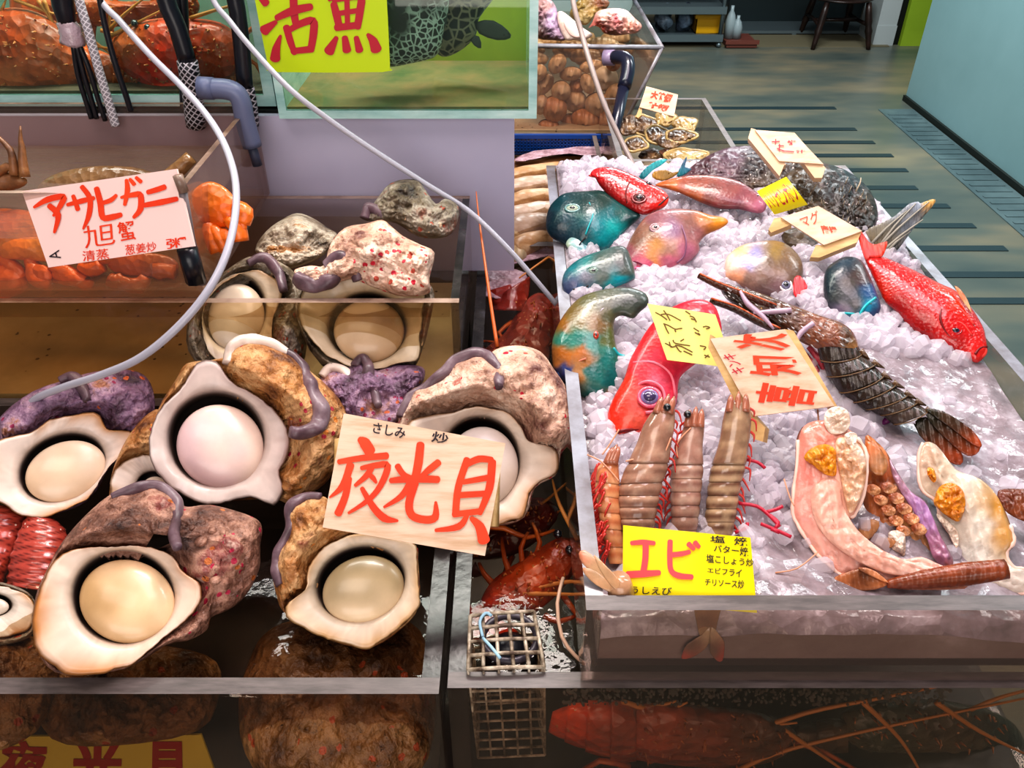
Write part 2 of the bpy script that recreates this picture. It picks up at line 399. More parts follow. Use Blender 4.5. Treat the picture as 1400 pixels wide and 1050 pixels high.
w = MB(); w.bx((a.x, a.y, 0), (b.x, a.y+.3, 2.6), 0); w.bx((a.x-.004, a.y-.006, 0), (b.x+.004, a.y, .13), 0); structure('trim_2', w, mat('white_tiled_post', '#a7b0b0', .35))
w = MB(); w.bx((b.x, a.y+.02, 0), (b.x+.05, a.y+.25, 2.6), 0); structure('trim_3', w, mat('black_post_gap', '#0c0e0d', .5))  # solid black fill paints the shade of the gap beside the post
w = MB(); w.bx((b.x+.05, a.y-.02, 0), (b.x+.6, a.y+.3, 2.6), 0); structure('wall_left', w, mat('lime_green_wall', '#8fae2c', .5, stops=[(.4, '#88a62a'), (.6, '#97b432')], nscale=2))

# steel rack with bags and crate
STEEL = mat('dull_steel', '#6d7a7e', .35, metal=.6)
def pz(x, y, Y): p = WY(x, y, Y); return p
rk = thing('storage_rack', 'grey steel storage rack with two shelves standing by the dark back wall', 'rack', (1.1, 5.6, 0))
YR = 6.0; L = pz(880, 50, YR-.06); R_ = pz(985, 50, YR-.06); z1 = L.z; z2 = pz(900, 12, YR-.06).z
for z in (z1, z2, z2+.28):
    m = MB(); m.bx((L.x-.25, YR-.05, z-.02), (R_.x+.02, YR+.35, z), 0); m.bx((L.x-.25, YR-.06, z-.035), (R_.x+.02, YR-.048, z+.012), 0); m.build('shelf', STEEL, rk)
for x in (L.x-.24, R_.x):
    for y in (YR-.04, YR+.34): m = MB(); m.tube([(x, y, 0.02), (x, y, z2+.5)], .014, 8, sm=0); m.ell((x, y, .018), .02, .02, .018, nu=8, nv=6); m.build('post', STEEL, rk)
for i, (x, c) in enumerate(((905, '#8ea0b4'), (934, '#7b8fa6'))):
    m = MB(); p = pz(x, 46, 6.12); m.ell((p.x, 6.12, z1+.075), .062, .1, .074, nu=18, nv=12, jit=.45, fs=22); m.ell((p.x+.01, 6.12, z1+.14), .03, .03, .04, nu=10, nv=8, jit=.5, fs=40)
    m.build('plastic_bag', mat('blue_white_plastic_bag%d' % i, c, .3, stops=[(.4, '#20242c'), (.6, c)], nscale=9), label=('knotted pale plastic bag at the left on the low rack shelf', 'knotted pale plastic bag next to the yellow crate on the rack')[i], cat='bag')
cr = thing('plastic_crate', 'yellow plastic crate on the low shelf of the steel rack', 'crate', (pz(965, 46, 6.1).x, 6.1, z1))
m = MB(); p0 = pz(949, 45, 6.05); p1 = pz(985, 45, 6.05); X0, X1 = p0.x, p1.x-.01; n = 8
for s in (0, 1): m.prism([(X0, 6.02+s*.16, z1+.002), (X1, 6.02+s*.16, z1+.002), (X1, 6.02+s*.16, z1+.10), (X0, 6.02+s*.16, z1+.10)], (0, .006, 0))
m.bx((X0, 6.02, z1+.002), (X0+.006, 6.186, z1+.1)); m.bx((X1-.006, 6.02, z1+.002), (X1, 6.186, z1+.1)); m.bx((X0, 6.02, z1+.002), (X1, 6.186, z1+.008))
m.build('crate_body', mat('yellow_plastic', '#c8960c', .4), cr)
m = MB(); m.bx((X0-.012, 6.008, z1+.1), (X1+.012, 6.198, z1+.125)); m.build('rim', mat('yellow_plastic', '#c8960c', .4), cr)
for i, x in enumerate((1001, 1011)):
    m = MB(); p = W(x, 58, .04); prof = [(.0, 0), (.04, 0), (.042, .1), (.03, .15), (.013, .18), (.013, .21), (0, .21)]
    m.grid([[(p.x+r*.9*cos(2*pi*j/12), 6.06+r*.9*sin(2*pi*j/12), .04+z*(1 if i == 0 else .7)) for j in range(12)] for r, z in prof], wrap=True)
    m.build('bottle', mat('cloudy_bottle', '#8f9da0', .3), label=('taller cloudy bottle on the red tray beside the rack', 'shorter cloudy bottle on the red tray beside the rack')[i], cat='bottle')
p = W(1006, 57, .0); m = MB(); m.bx((p.x-.11, 5.93, .007), (p.x+.1, 6.2, .038)); m.bx((p.x-.12, 5.92, .03), (p.x+.11, 5.94, .055))
m.build('tray', mat('dull_red_tray', '#6a3a30', .5), label='dull red tray on the floor holding two cloudy bottles', cat='tray')
# sink bench and chair
bn = thing('work_bench', 'dark steel work bench standing against the back wall', 'bench', (1.9, 6.4, 0)); BD = mat('dark_steel_bench', '#2c3638', .35, metal=.5)
YB = 6.3; z = pz(1040, 42, YB).z; m = MB(); m.bx((1.62, YB, z-.02), (2.62, YB+.4, z)); m.build('lower_shelf', STEEL, bn)
m = MB(); m.bx((1.62, YB+.3, z), (2.62, YB+.36, z+.6)); m.build('front_board', BD, bn)
m = MB(); m.bx((1.6, YB, z+.6), (2.64, YB+.4, z+.65)); m.build('bench_top', BD, bn)
for x in (1.65, pz(1085, 50, YB).x, 2.6): m = MB(); m.bx((x-.015, YB, .006), (x+.015, YB+.03, z-.02)); m.build('leg', STEEL, bn)
CHM = mat('dark_brown_wood', '#20140f', .35, stops=[(.4, '#1a100c'), (.7, '#33201a')], nscale=10)
ch = thing('wooden_chair', 'dark brown wooden chair with turned legs before the work bench', 'chair', (2.28, 5.9, 0))
FL = W(1111, 68, 0); FR = W(1187, 68, 0); zs = .30
m = MB(); cx = (FL.x+FR.x)/2; cy = FL.y+.2; m.ell((cx, cy, zs), .22, .22, .022, nu=24, nv=8); m.build('seat', CHM, ch)
for (x, y, tx, ty) in ((FL.x, FL.y, cx-.14, cy-.15), (FR.x, FR.y, cx+.14, cy-.15), (FL.x+.03, FL.y+.42, cx-.13, cy+.14), (FR.x-.03, FR.y+.42, cx+.13, cy+.14)):
    m = MB(); a = V((x, y, 0)); b = V((tx, ty, zs-.01)); m.tube([a.lerp(b, t) for t in (0, .15, .3, .4, .5, .6, .8, 1)], [.014, .018, .02, .026, .02, .025, .022, .018], 10, sm=1); m.build('leg', CHM, ch)
for s in (-1, 1): m = MB(); m.tube([(cx+s*.165, FL.y+.05, .15), (cx+s*.15, cy, .15), (cx+s*.15, FL.y+.38, .15)], .013, 8, sm=1); m.build('stretcher', CHM, ch)
m = MB(); m.tube([(cx-.15, cy, .15), (cx+.15, cy, .15)], .012, 8, sm=0); m.build('stretcher', CHM, ch)
for x in (-.16, -.08, 0, .08, .16): m = MB(); m.tube([(cx+x, cy+.17, zs), (cx+x*1.1, cy+.24, zs+.42)], .009, 8, sm=0); m.build('spindle', CHM, ch)
m = MB(); m.tube([(cx-.2, cy+.2, zs+.42), (cx, cy+.27, zs+.44), (cx+.2, cy+.2, zs+.42)], .02, 8); m.build('top_rail', CHM, ch)

# ================================================================ tanks
tank('acrylic_tank', 'clear acrylic front-left tank heaped with opened turban shells', -.95, -.055, .361, .73, .70, .90, .014, front=ACRF, base=DARK, sedge=EDGED)
tank('acrylic_tank', 'clear acrylic tank of live lobsters under the ice bin', -.049, .49, .366, 1.12, .70, .90, .014, front=ACRF, base=DARK, sedge=EDGED)
tank('acrylic_tank', 'clear acrylic tank behind the front shells, holding barnacled turban shells', -.85, -.055, .735, 1.01, .888, 1.02, .009, front=clear('brown_clear_acrylic', '#f6eede', .05, 1.35, .05, '#a08c68'), edge=EDGEB, fedge=EDGEB, sedge=EDGED, base=TAN)
tank('acrylic_tank', 'clear acrylic tank holding the orange spanner crabs', -.85, -.317, .737, 1.015, 1.022, 1.139, .006, pan=ACRC, edge=EDGEB, base=clear('silty_acrylic_base', '#f2e2cc', .1, 1.4, .18, '#b08850'))
tank('ice_bin', 'clear acrylic bin filled with crushed ice and seafood', .052, .508, .370, 1.205, .904, .986, .013, edge=EDGE, sedge=EDGEL, front=clear('hazy_clear_acrylic', '#f0e8e4', .08, 1.35, .08, '#a08c84', bumps=[('noise', 20, .1, .01)]), base=clear('ice_bin_base', '#90807a', .1, 1.4, .5, '#6e5f5a'))
tank('acrylic_tank', 'clear acrylic bin of oysters behind the ice bin', .165, .360, 1.225, 1.545, .88, .985, .009, edge=EDGE, base=TAN)
tank('acrylic_tank', 'low tank of long tan clams beside the far left of the ice bin', -.2, .155, 1.125, 1.50, .692, .935, .008, edge=EDGE, base=DARK, sides='BLRO')
m = MB(); m.bx((-.95, 1.02, .905), (.003, 1.028, 1.12)); m.bx((-.95, 1.02, 1.12), (.003, 1.03, 1.121))
m.build('panel_board', WHITEP, label='plain lilac-white plastic board standing under the two glass tanks', cat='board')
waterbox('clear water over the shells in the front-left tank', -.935, -.07, .376, .715, .872, WATER)
waterbox('clear water in the lobster tank beneath the ice bin', -.035, .475, .381, 1.10, .882, WATER)
waterbox('murky water in the tank of barnacled shells', -.84, -.066, .746, .999, .996, WATER)
waterbox('rippling orange water in the spanner crab tank', -.843, -.324, .744, 1.007, 1.088, WATERC)
waterbox('water over the long tan clams', -.19, .145, 1.13, 1.49, .905, WATER)

# counter below
m = MB(); m.bx((-.96, .362, .60), (.50, 1.6, .69)); m.build('counter', DARK, label='dark counter board carrying all the tanks', cat='counter')
m = MB(); m.bx((-.9, .5, 0), (.42, 1.5, .60)); m.build('counter_plinth', DARK, label='dark plinth holding up the counter', cat='plinth')
# riser blocks carrying the rear tanks
m = MB(); m.bx((-.85, 1.04, .70), (-.215, 1.55, 1.122)); m.build('riser', mat('dark_green_riser', '#1c211f', .5), label='dark riser block under the glass tanks', cat='riser')
m = MB(); m.bx((-.845, .742, .70), (-.06, 1.0, .886)); m.build('riser', DARK, label='dark block under the tank of barnacled shells', cat='riser')

m = MB(); m.bx((.17, 1.23, .69), (.355, 1.54, .878)); m.build('riser', DARK, label='dark block under the oyster bin', cat='riser')
# ---- upper glass tanks
GL = clear('aquarium_glass', '#e6f2ec', .02, 1.4, .02, '#80a098')
def aquarium(label, x0, x1, y0, y1, z0, z1, back, th=.010):
    t = thing('glass_aquarium', label, 'aquarium', ((x0+x1)/2, y0, z0))
    for nm, a, b in (('front_pane', (x0+th, y0, z0+th), (x1-th, y0+.004, z1)), ):
        m = MB(); m.bx(a, b); m.build(nm, GL, t)
    m = MB(); m.bx((x0, y0, z0), (x1, y1, z0+th)); m.build('bottom_pane', GLEDGE, t)
    for x in (x0, x1-th): m = MB(); m.bx((x, y0, z0+th), (x+th, y1, z1)); m.build('side_pane', GLEDGE, t)
    m = MB(); m.bx((x0+th, y1-.006, z0+th), (x1-th, y1, z1)); m.build('back_pane', back, t)
    return t
BK1 = mat('pale_green_back_pane', '#8fae9c', .5, stops=[(.35, '#4c5a50'), (.5, '#84a392'), (.75, '#a5c2b0')], nscale=4)
BK2 = mat('yellow_green_back_pane', '#9aa22c', .5, stops=[(.3, '#7f8a24'), (.7, '#abb436')], nscale=5)
aquarium('glass aquarium full of orange spiny lobsters, upper left', -.95, -.298, 1.045, 1.26, 1.125, 1.42, BK1, .014)
aquarium('glass aquarium of dark groupers behind the lime sign', -.284, .030, 1.0, 1.22, 1.124, 1.42, BK2)
m = MB(); m.bx((-.274, 1.005, 1.134), (.02, 1.214, 1.137)); m.build('algae_bed', mat('green_algae_silt', '#6e7038', .7, stops=[(.3, '#48562c'), (.5, '#70653c'), (.7, '#8c6c44')], nscale=16, bumps=[('noise', 50, .5, .004)]), label='green and brown silt on the floor of the grouper aquarium', cat='silt', kind='stuff')
m = MB(); m.bx((-.93, 1.05, 1.1392), (-.314, 1.252, 1.143)); m.build('tank_silt', mat('brown_silt', '#4c4436', .7, stops=[(.3, '#3a3228'), (.7, '#6a5e48')], nscale=20), label='brown silt under the lobsters in the aquarium', cat='silt', kind='stuff')
def hat(pl, outline, spine, ratio, x, y, h0):      # height of a dome's skin at a traced point
    near, q = seg_near(V((x, y)), [tuple(p[:2]) for p in spine]); o = smpx(outline, 3); d = V((x, y))-q; L = max(d.length, 1e-6); d = d/L if L > .5 else V((0, -1)); best = 50
    for j in range(len(o)):
        a = V(o[j])-q; b = V(o[(j+1) % len(o)])-q; den = d.x*(b-a).y-d.y*(b-a).x
        if abs(den) < 1e-9: continue
        t = (a.x*(b-a).y-a.y*(b-a).x)/den; u = (a.x*d.y-a.y*d.x)/den
        if t > 0 and -.001 <= u <= 1.001: best = t; break
    f = min(.98, near/best); sc = (pl.p(x+1, y)-pl.p(x, y)).length; return h0+best*sc*ratio*sqrt(1-f*f)
# ================================================================ turban shells
def crust(name, stops, dots, sc=26):
    stops = [(min(1, p*1.06+.01), c) for p, c in stops]
    return mat(name, '#8a6a5a', .42, spec=.45, stops=stops, nscale=sc, ndetail=9, dots=dots, bumps=[('noise', 34, .6, .008), ('voro', 90, .6, .006), ('noise', 240, .8, .004)])
CR = [crust('crust_pink_brown', [(.3, '#3a2420'), (.42, '#7d5748'), (.52, '#b98c78'), (.6, '#8a4a44'), (.72, '#d8bfae')], [('#b02a48', 85, .22), ('#c4703a', 60, .18)]),
      crust('crust_grey_olive', [(.3, '#2a221c'), (.42, '#6a5c4a'), (.52, '#9a8f80'), (.62, '#7a4a38'), (.75, '#cfc8bc')], [('#a04a34', 70, .2), ('#d0b090', 50, .16)]),
      crust('crust_purple', [(.3, '#3b2632'), (.44, '#7d5f78'), (.52, '#a58698'), (.6, '#9c6a50'), (.74, '#d8c2be')], [('#b85a30', 70, .2), ('#8e2a50', 90, .2)]),
      crust('crust_cream_red', [(.3, '#6a4038'), (.42, '#c09882'), (.54, '#e2c6b2'), (.62, '#a8584a'), (.74, '#f2e0d2')], [('#c02038', 95, .26), ('#b04a38', 60, .18)]),
      crust('crust_orange_tan', [(.3, '#5a3420'), (.42, '#a8703e'), (.52, '#cfa272'), (.62, '#8a4a34'), (.75, '#e4cdb4')], [('#a82a3c', 85, .2), ('#e08a40', 60, .2)])]
NACRE = mat('pearly_nacre', vc=True, vcn=.16, vcs=14, rough=.36, coat=.15, spec=.5, bumps=[('noise', 12, .05, .01)])
OPERC = mat('creamy_operculum', vc=True, vcn=.16, vcs=14, rough=.3, coat=.2, spec=.5, bumps=[('noise', 30, .05, .003)])
FOLD = mat('violet_brown_fold', '#5c4850', .35, spec=.45, stops=[(.3, '#33262a'), (.5, '#665058'), (.72, '#8e7c82')], nscale=22, scale=(1, 1, 1), bumps=[('noise', 60, .35, .003)])
FOLDL = mat('pale_shell_lobe', '#d8c6b8', .3, stops=[(.3, '#b8a092'), (.6, '#e2d2c6')], nscale=16, bumps=[('noise', 50, .2, .003)])
def ellp(c, rx, ry, rot, m): return [(c[0]+rx*cos(a)*cos(rot)-ry*sin(a)*sin(rot), c[1]+rx*cos(a)*sin(rot)+ry*sin(a)*cos(rot)) for a in [2*pi*i/m for i in range(m)]]
def polar(poly, c, m):
    """radius of an outline about c at m even angles"""
    out = []
    for i in range(m):
        a = 2*pi*i/m; dx, dy = cos(a), sin(a); best = 0
        for j in range(len(poly)):
            x1, y1 = poly[j][0]-c[0], poly[j][1]-c[1]; x2, y2 = poly[(j+1) % len(poly)][0]-c[0], poly[(j+1) % len(poly)][1]-c[1]
            den = dx*(y2-y1)-dy*(x2-x1)
            if abs(den) < 1e-9: continue
            t = (x1*(y2-y1)-y1*(x2-x1))/den; u = (x1*dy-y1*dx)/den
            if t > 0 and -1e-6 <= u <= 1+1e-6: best = max(best, t)
        out.append((c[0]+dx*best, c[1]+dy*best))
    return out
SHN = 0
def turban(label, c, z, tilt, body, spine, lip=None, hole=None, oper=None, mt=0, ridges=(), nac=('#dcc8bc', '#b08a68'), opc=(('#f0ddd6',), None), ratio=.75, group=None, lipz=0., under=None, bmat=None, back=.8, kn=()):
    global SHN; SHN += 1; seed = SHN*7.3
    pl = PL(c[0], c[1], z, tilt); t = thing('turban_shell', label, 'shell', pl.o-pl.n*.03, group)
    sc = (pl.p(c[0]+1, c[1])-pl.p(*c)).length; lips = smpx(lip, 3) if lip else None
    lc = (sum(p[0] for p in lips)/len(lips), sum(p[1] for p in lips)/len(lips)) if lips else c
    R = sum(sqrt((p[0]-lc[0])**2+(p[1]-lc[1])**2) for p in lips)/len(lips) if lips else 80
    def disp(x, y, f):
        d = (noise.fractal(V((x*.022, y*.022, seed)), 1, 2, 5)*16 + abs(noise.noise(V((x*.06, y*.06, seed))))*11 + abs(noise.noise(V((x*.17, y*.17, seed+3))))*5 + noise.noise(V((x*.4, y*.4, seed+3)))*1.6)*sc*(1-f**6)
        return d
    h0 = -R*.34*sc if lips else 0
    b = MB(); base = MB()
    dome(b, pl, body, spine, ratio, h0, M=210, N=34, back=back, disp=disp)
    if lips:                              # dish the body under the pearly mouth
        lp = polar(lips, lc, 72)
        for i, v in enumerate(b.v):
            h = (v-pl.o).dot(pl.n)
            r = v-CAM; k = r.dot(FW); x = 700+r.dot(RT)/k*FPX; y = 525-r.dot(UP)/k*FPX
            a = math.atan2(y-lc[1], x-lc[0]) % (2*pi); q = lp[int(a/(2*pi)*72) % 72]; L = sqrt((q[0]-lc[0])**2+(q[1]-lc[1])**2); d = sqrt((x-lc[0])**2+(y-lc[1])**2)/max(1, L)
            lim = -R*.25*sc + max(0, d-.96)*R*1.5*sc
            if d < .78: lim = -R*.9*sc
            if h > lim: b.v[i] = pl.p(x, y, lim)
    for (x, y, r) in kn: b.ell(pl.p(x, y, h0+(.5*R*sc if lips else 30*sc)), r*sc, r*sc, r*sc*.7, jit=.5, fs=60)
    b.build('shell_body', bmat or CR[mt], t)
    if lips:
        M = 96; LO = polar(lips, lc, M); hc = (hole[0]-hole[2]*.035, hole[1]-hole[3]*.05); HO = polar(ellp(hc, hole[2]*1.02, hole[3]*1.03, radians(hole[4]), 60), hc, M)
        LO = [(V(LO[i-1])+V(LO[i])*2+V(LO[(i+1) % M]))/4 for i in range(M)]; LC = V(lc); LO = [LC+(q-LC)*(1+.035*noise.noise(V((cos(2*pi*i/M)*3.5, sin(2*pi*i/M)*3.5, seed)))+.02*noise.noise(V((cos(2*pi*i/M)*11, sin(2*pi*i/M)*11, seed)))) for i, q in enumerate(LO)]
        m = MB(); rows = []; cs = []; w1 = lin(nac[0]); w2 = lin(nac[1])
        for f, hh in ((-2., -.66), (-1., -.66), (-.35, -.62), (-.22, -.5), (-.1, -.36), (-.02, -.22), (.03, -.15), (.12, -.10), (.3, -.06), (.55, -.035), (.8, -.01), (.93, .0), (1., -.03), (1.02, -.08), (1.01, -.2), (1.0, -.36), (.96, -.55)):
            row = []; cr = []
            for i in range(M):
                a = 2*pi*i/M
                if f < 0: x = hc[0]+(HO[i][0]-hc[0])*(1+f*.5); y = hc[1]+(HO[i][1]-hc[1])*(1+f*.5)
                else: x = HO[i][0]+(LO[i].x-HO[i][0])*f; y = HO[i][1]+(LO[i].y-HO[i][1])*f
                ww = noise.noise(V((cos(a)*1.6, sin(a)*1.6, seed)))*.10*max(0, f)+noise.noise(V((cos(a)*5, sin(a)*5, seed)))*.03*max(0, f)
                row.append(pl.p(x, y, (hh+ww)*R*sc+lipz))
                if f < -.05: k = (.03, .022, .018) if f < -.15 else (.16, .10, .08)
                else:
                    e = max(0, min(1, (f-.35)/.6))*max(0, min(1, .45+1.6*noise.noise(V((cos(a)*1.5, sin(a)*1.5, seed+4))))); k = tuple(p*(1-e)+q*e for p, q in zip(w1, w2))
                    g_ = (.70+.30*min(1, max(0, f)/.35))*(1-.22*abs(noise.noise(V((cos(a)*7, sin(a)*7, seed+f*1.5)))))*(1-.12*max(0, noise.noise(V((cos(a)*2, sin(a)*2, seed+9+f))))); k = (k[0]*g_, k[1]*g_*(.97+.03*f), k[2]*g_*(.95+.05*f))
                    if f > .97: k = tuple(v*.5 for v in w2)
                cr.append(k)
            rows.append(row); cs.append(cr)
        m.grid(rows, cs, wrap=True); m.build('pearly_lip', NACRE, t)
        ox, oy, rx, ry, rot = oper; ox += rx*.03; oy += ry*.045; rx *= .985; ry *= .985; m = MB(); m_n = 56; rows = []; cs = []; c1, c2 = lin(opc[0]), lin(opc[1]); dx, dy = opc[2] if len(opc) > 2 else (.5, .5)
        hd = min(rx, ry)*sc*.42; O = ellp((ox, oy), rx, ry, radians(rot), m_n)
        for k in range(15):
            if k == 0: f, h = .93, -.16
            elif k == 1: f, h = .99, -.06
            else: q = (k-2)/12*pi/2; f, h = cos(q), sin(q)
            row = []; cr = []
            for (x, y) in O:
                X = ox+(x-ox)*f; Y = oy+(y-oy)*f; row.append(pl.p(X, Y, -R*.2*sc+h*hd+lipz))
                u = max(0, min(1, .5+((X-ox)*dx/rx+(Y-oy)*dy/ry)*.7+.5*noise.noise(V((X*.03, Y*.03, seed))))); cr.append(tuple(p*(1-u)+q2*u for p, q2 in zip(c1, c2)))
            rows.append(row); cs.append(cr)
        ids = m.grid(rows, cs, wrap=True); m.build('operculum', OPERC, t)
    for pts, r, h, mm in ridges:
        m = MB(); n = len(pts); rr = [r*sc*(.55+.45*sin(pi*(i+.6)/(n+.2))) for i in range(n)]
        Hs = [max(hat(pl, body, spine, ratio, x, y, h0), h*sc*.5-(R*.2*sc if lips else 0)) for x, y in pts]; Hm = [(Hs[max(0, i-1)]+Hs[i]*2+Hs[min(n-1, i+1)])/4 for i in range(n)]
        m.tube([pl.p(x, y, hh-r*sc*.15) for (x, y), hh in zip(pts, Hm)], rr, 14, 0, sm=8)
        for i, v in enumerate(m.v): m.v[i] = v+pl.n*noise.noise(v*70)*r*sc*.6+V((1, 0, 0))*noise.noise(v*60+V((5, 5, 5)))*r*sc*.55
        m.build('shell_fold', mm, t)
    return t
sh = turban
# big opened shell in the middle
turban('largest opened turban shell, pinkish white operculum, in the middle of the pile', (300, 608), .955, .8,
  [(213,600),(216,560),(240,520),(255,497),(290,492),(308,487),(314,472),(340,462),(365,468),(400,485),(425,508),(445,525),(470,555),(476,590),(465,625),(450,655),(430,672),(400,690),(375,682),(330,684),(290,686),(250,668),(222,640)],
  [(300, 590), (380, 580)], lip=zz(*ZH, [(870,290),(920,200),(985,150),(1060,165),(1085,225),(1130,270),(1230,320),(1330,400),(1375,470),(1385,560),(1360,640),(1325,690),(1360,760),(1300,855),(1230,800),(1100,825),(970,845),(860,790),(780,720),(730,640),(715,560),(725,480),(760,400),(820,330)]),
  hole=(298, 603, 65, 63, 0), oper=(299, 608, 61, 58, 20), mt=4, nac=('#dac8c0', '#a88e88'), opc=('#d8b8b8', '#e6ccbc', (.8, -.4)),
  ridges=[([(392,482),(413,500),(424,528),(438,558),(436,580),(412,592),(395,590)], 12, 8, FOLD), ([(311,497),(318,474),(342,466),(370,472),(394,484)], 11, 4, FOLDL)])
turban('opened turban shell with a purple crusted back, far left of the pile', (90, 625), .925, .75,
  [(0,600),(0,570),(45,535),(95,518),(130,508),(180,506),(205,522),(212,560),(200,590),(180,610),(150,640),(120,685),(60,705),(10,690),(-15,650)], [(60, 630), (150, 560)],
  lip=zz(*ZH, [(-40,560),(60,515),(150,490),(250,430),(350,415),(450,398),(490,440),(510,485),(570,480),(640,500),(625,560),(560,620),(520,660),(490,710),(440,790),(390,830),(280,880),(200,905),(100,890),(30,840),(-40,790)]),
  hole=(87, 641, 61, 43, -24), oper=(88, 643, 58, 41, -20), mt=2, nac=('#e6d4c8', '#c48a50'), opc=('#e4ccb4', '#d8b898', (-.3, .8)),
  ridges=[([(84,520),(100,514),(112,530),(118,548)], 9, 14, FOLD)])
turban('opened turban shell with the biggest pale mouth, lowest left of the pile', (170, 790), .945, .62,
  zz(*ZJ, [(160,700),(170,580),(215,470),(290,330),(400,200),(530,90),(620,75),(720,40),(800,60),(850,110),(890,150),(1000,140),(1130,170),(1230,210),(1255,260),(1245,340),(1240,450),(1180,570),(1100,640),(1010,680),(990,740),(900,790),(800,810),(600,925),(320,955),(200,880)]),
  [(170, 800), (210, 730), (300, 740)], lip=zz(*ZJ, [(215,500),(270,400),(340,362),(450,345),(600,335),(700,345),(800,370),(860,430),(890,480),(950,500),(965,560),(930,640),(860,720),(800,760),(700,850),(600,915),(500,940),(320,950),(230,890),(170,820),(160,720),(168,620)]),
  hole=(171, 819, 69, 62, 0), oper=(172, 820, 67, 58, 12), mt=0, nac=('#e0cab8', '#c07c3c'), opc=('#b89468', '#e8c49c', (.8, -.2)),
  ridges=[([(152,680),(175,672),(208,664),(230,674),(243,694),(238,722),(240,748)], 10, 18, FOLD)], kn=((275, 740, 9), (290, 725, 7), (262, 722, 6), (295, 793, 8)))
turban('opened turban shell with a tan mouth under the wooden sign', (490, 775), .93, .66,
  zz(*ZK, [(85,430),(78,480),(100,580),(130,650),(250,740),(420,810),(560,822),(700,730),(780,620),(775,400),(750,330),(500,240),(400,180),(350,120),(320,100),(250,98),(180,130),(145,190),(155,280),(100,370)]),
  [(490, 800), (430, 730)], lip=zz(*ZK, [(245,540),(245,450),(300,370),(400,300),(480,275),(600,290),(700,315),(760,330),(772,420),(782,600),(770,640),(720,700),(640,760),(560,820),(490,825),(420,800),(300,770),(240,730),(160,690),(135,630),(185,580)]),
  hole=(495, 800, 61, 49, -18), oper=(495, 804, 58, 46, -20), mt=4, nac=('#e6d2bc', '#cf9f68'), opc=('#9c8868', '#dcc09c', (.2, .8)),
  ridges=[([(441,680),(415,680),(397,696),(395,724),(384,752),(377,778),(381,800)], 9, 10, FOLD)])
turban('opened turban shell half hidden behind the wooden sign', (650, 640), .95, .72,
  zz(*ZI, [(580,420),(600,370),(640,290),(700,265),(770,230),(830,140),(930,112),(1000,120),(1070,85),(1170,80),(1260,110),(1320,190),(1390,300),(1420,440),(1400,540),(1355,600),(1330,700),(1230,760),(1180,900),(1030,940),(700,900),(580,600)]),
  [(650, 620), (710, 560)], lip=zz(*ZI, [(640,440),(700,420),(830,400),(900,380),(1000,375),(1100,400),(1170,470),(1200,540),(1300,550),(1345,600),(1330,690),(1250,730),(1200,790),(1175,900),(1110,910),(1030,940),(950,900),(800,800),(700,700),(620,560)]),
  hole=(658, 634, 54, 60, 0), oper=(658, 636, 50, 56, 0), mt=3, nac=('#e0cebe', '#b8885c'), opc=('#e8dcd4', '#c8b4a4', (.5, .8)),
  ridges=[([(548,570),(560,545),(585,527),(608,510),(625,493),(648,484),(668,489),(681,508),(684,530)], 10, 16, FOLD)], kn=((744, 584, 9), (686, 541, 7)))
turban('purple crusted turban shell peeking out above the wooden sign', (500, 545), .93, .6,
  zz(*ZI, [(195,240),(260,190),(320,190),(360,150),(400,125),(440,150),(470,190),(560,165),(690,180),(700,240),(660,330),(640,470),(570,520),(480,520),(330,500),(270,400),(210,290)]), [(470, 540), (550, 530)], mt=2, ratio=.8,
  ridges=[([(484,500),(494,490),(504,502),(508,525),(518,555)], 8, 26, FOLD), ([(440,515),(455,503),(470,506),(478,520)], 7, 20, FOLDL)])
turban('small turban shell wedged between the two largest mouths', (190, 640), .915, .6, [(150,668),(155,640),(172,602),(195,572),(222,560),(250,600),(250,650),(225,690),(180,705),(152,692)], [(190, 640), (210, 620)], mt=4,
  lip=[(151,668),(157,645),(176,628),(205,622),(232,632),(238,655),(226,690),(190,696),(160,690)], hole=(208, 666, 22, 20, -30), oper=(210, 668, 19, 17, -30), opc=('#ecd6c4', '#e0bc9c'))
turban('pale shell edge cut off at the lower left corner of the pile', (0, 835), .88, .6, [(-60,850),(-50,810),(-10,795),(30,805),(48,822),(46,850),(40,872),(-10,885),(-50,880)], [(-20, 840), (15, 840)], mt=1,
  lip=[(-52,840),(-40,806),(-5,800),(30,810),(46,824),(44,846),(36,862),(-5,872),(-40,866)], hole=(-12, 828, 30, 16, 0), oper=(-14, 829, 26, 13, 0), opc=('#d8c8b8', '#b8a898'), nac=('#ddd0c2', '#b0783c'))
# shells seen through the water at the bottom
BR = crust('crust_wet_brown', [(.3, '#2c180c'), (.45, '#64401f'), (.58, '#8a6038'), (.7, '#4c3826'), (.8, '#9c8058')], [('#8a3a1a', 60, .2)], 22)
ROCKS = [('big brown upturned turban shell under water below the tan mouth', (450, 930), .835, .35, [(340,905),(360,868),(400,848),(470,843),(560,850),(588,900),(596,980),(570,1060),(470,1090),(380,1080),(335,1030),(326,960)], [(430, 950), (510, 960)]),
  ('brown submerged turban shell at the far left bottom', (20, 920), .84, .35, [(-50,900),(-10,868),(35,868),(75,885),(80,930),(50,1000),(-20,1020)], [(0, 930), (20, 930)]),
  ('dim olive brown shell under water behind the lower yellow card', (170, 940), .81, .35, [(50,950),(80,900),(150,880),(240,885),(296,905),(300,950),(270,1000),(150,1020),(70,1010)], [(130, 950), (220, 945)])]
for lb, c, z, ti, b_, sp in ROCKS: turban(lb, c, z, ti, b_, sp, bmat=BR, ratio=.6, back=.45)
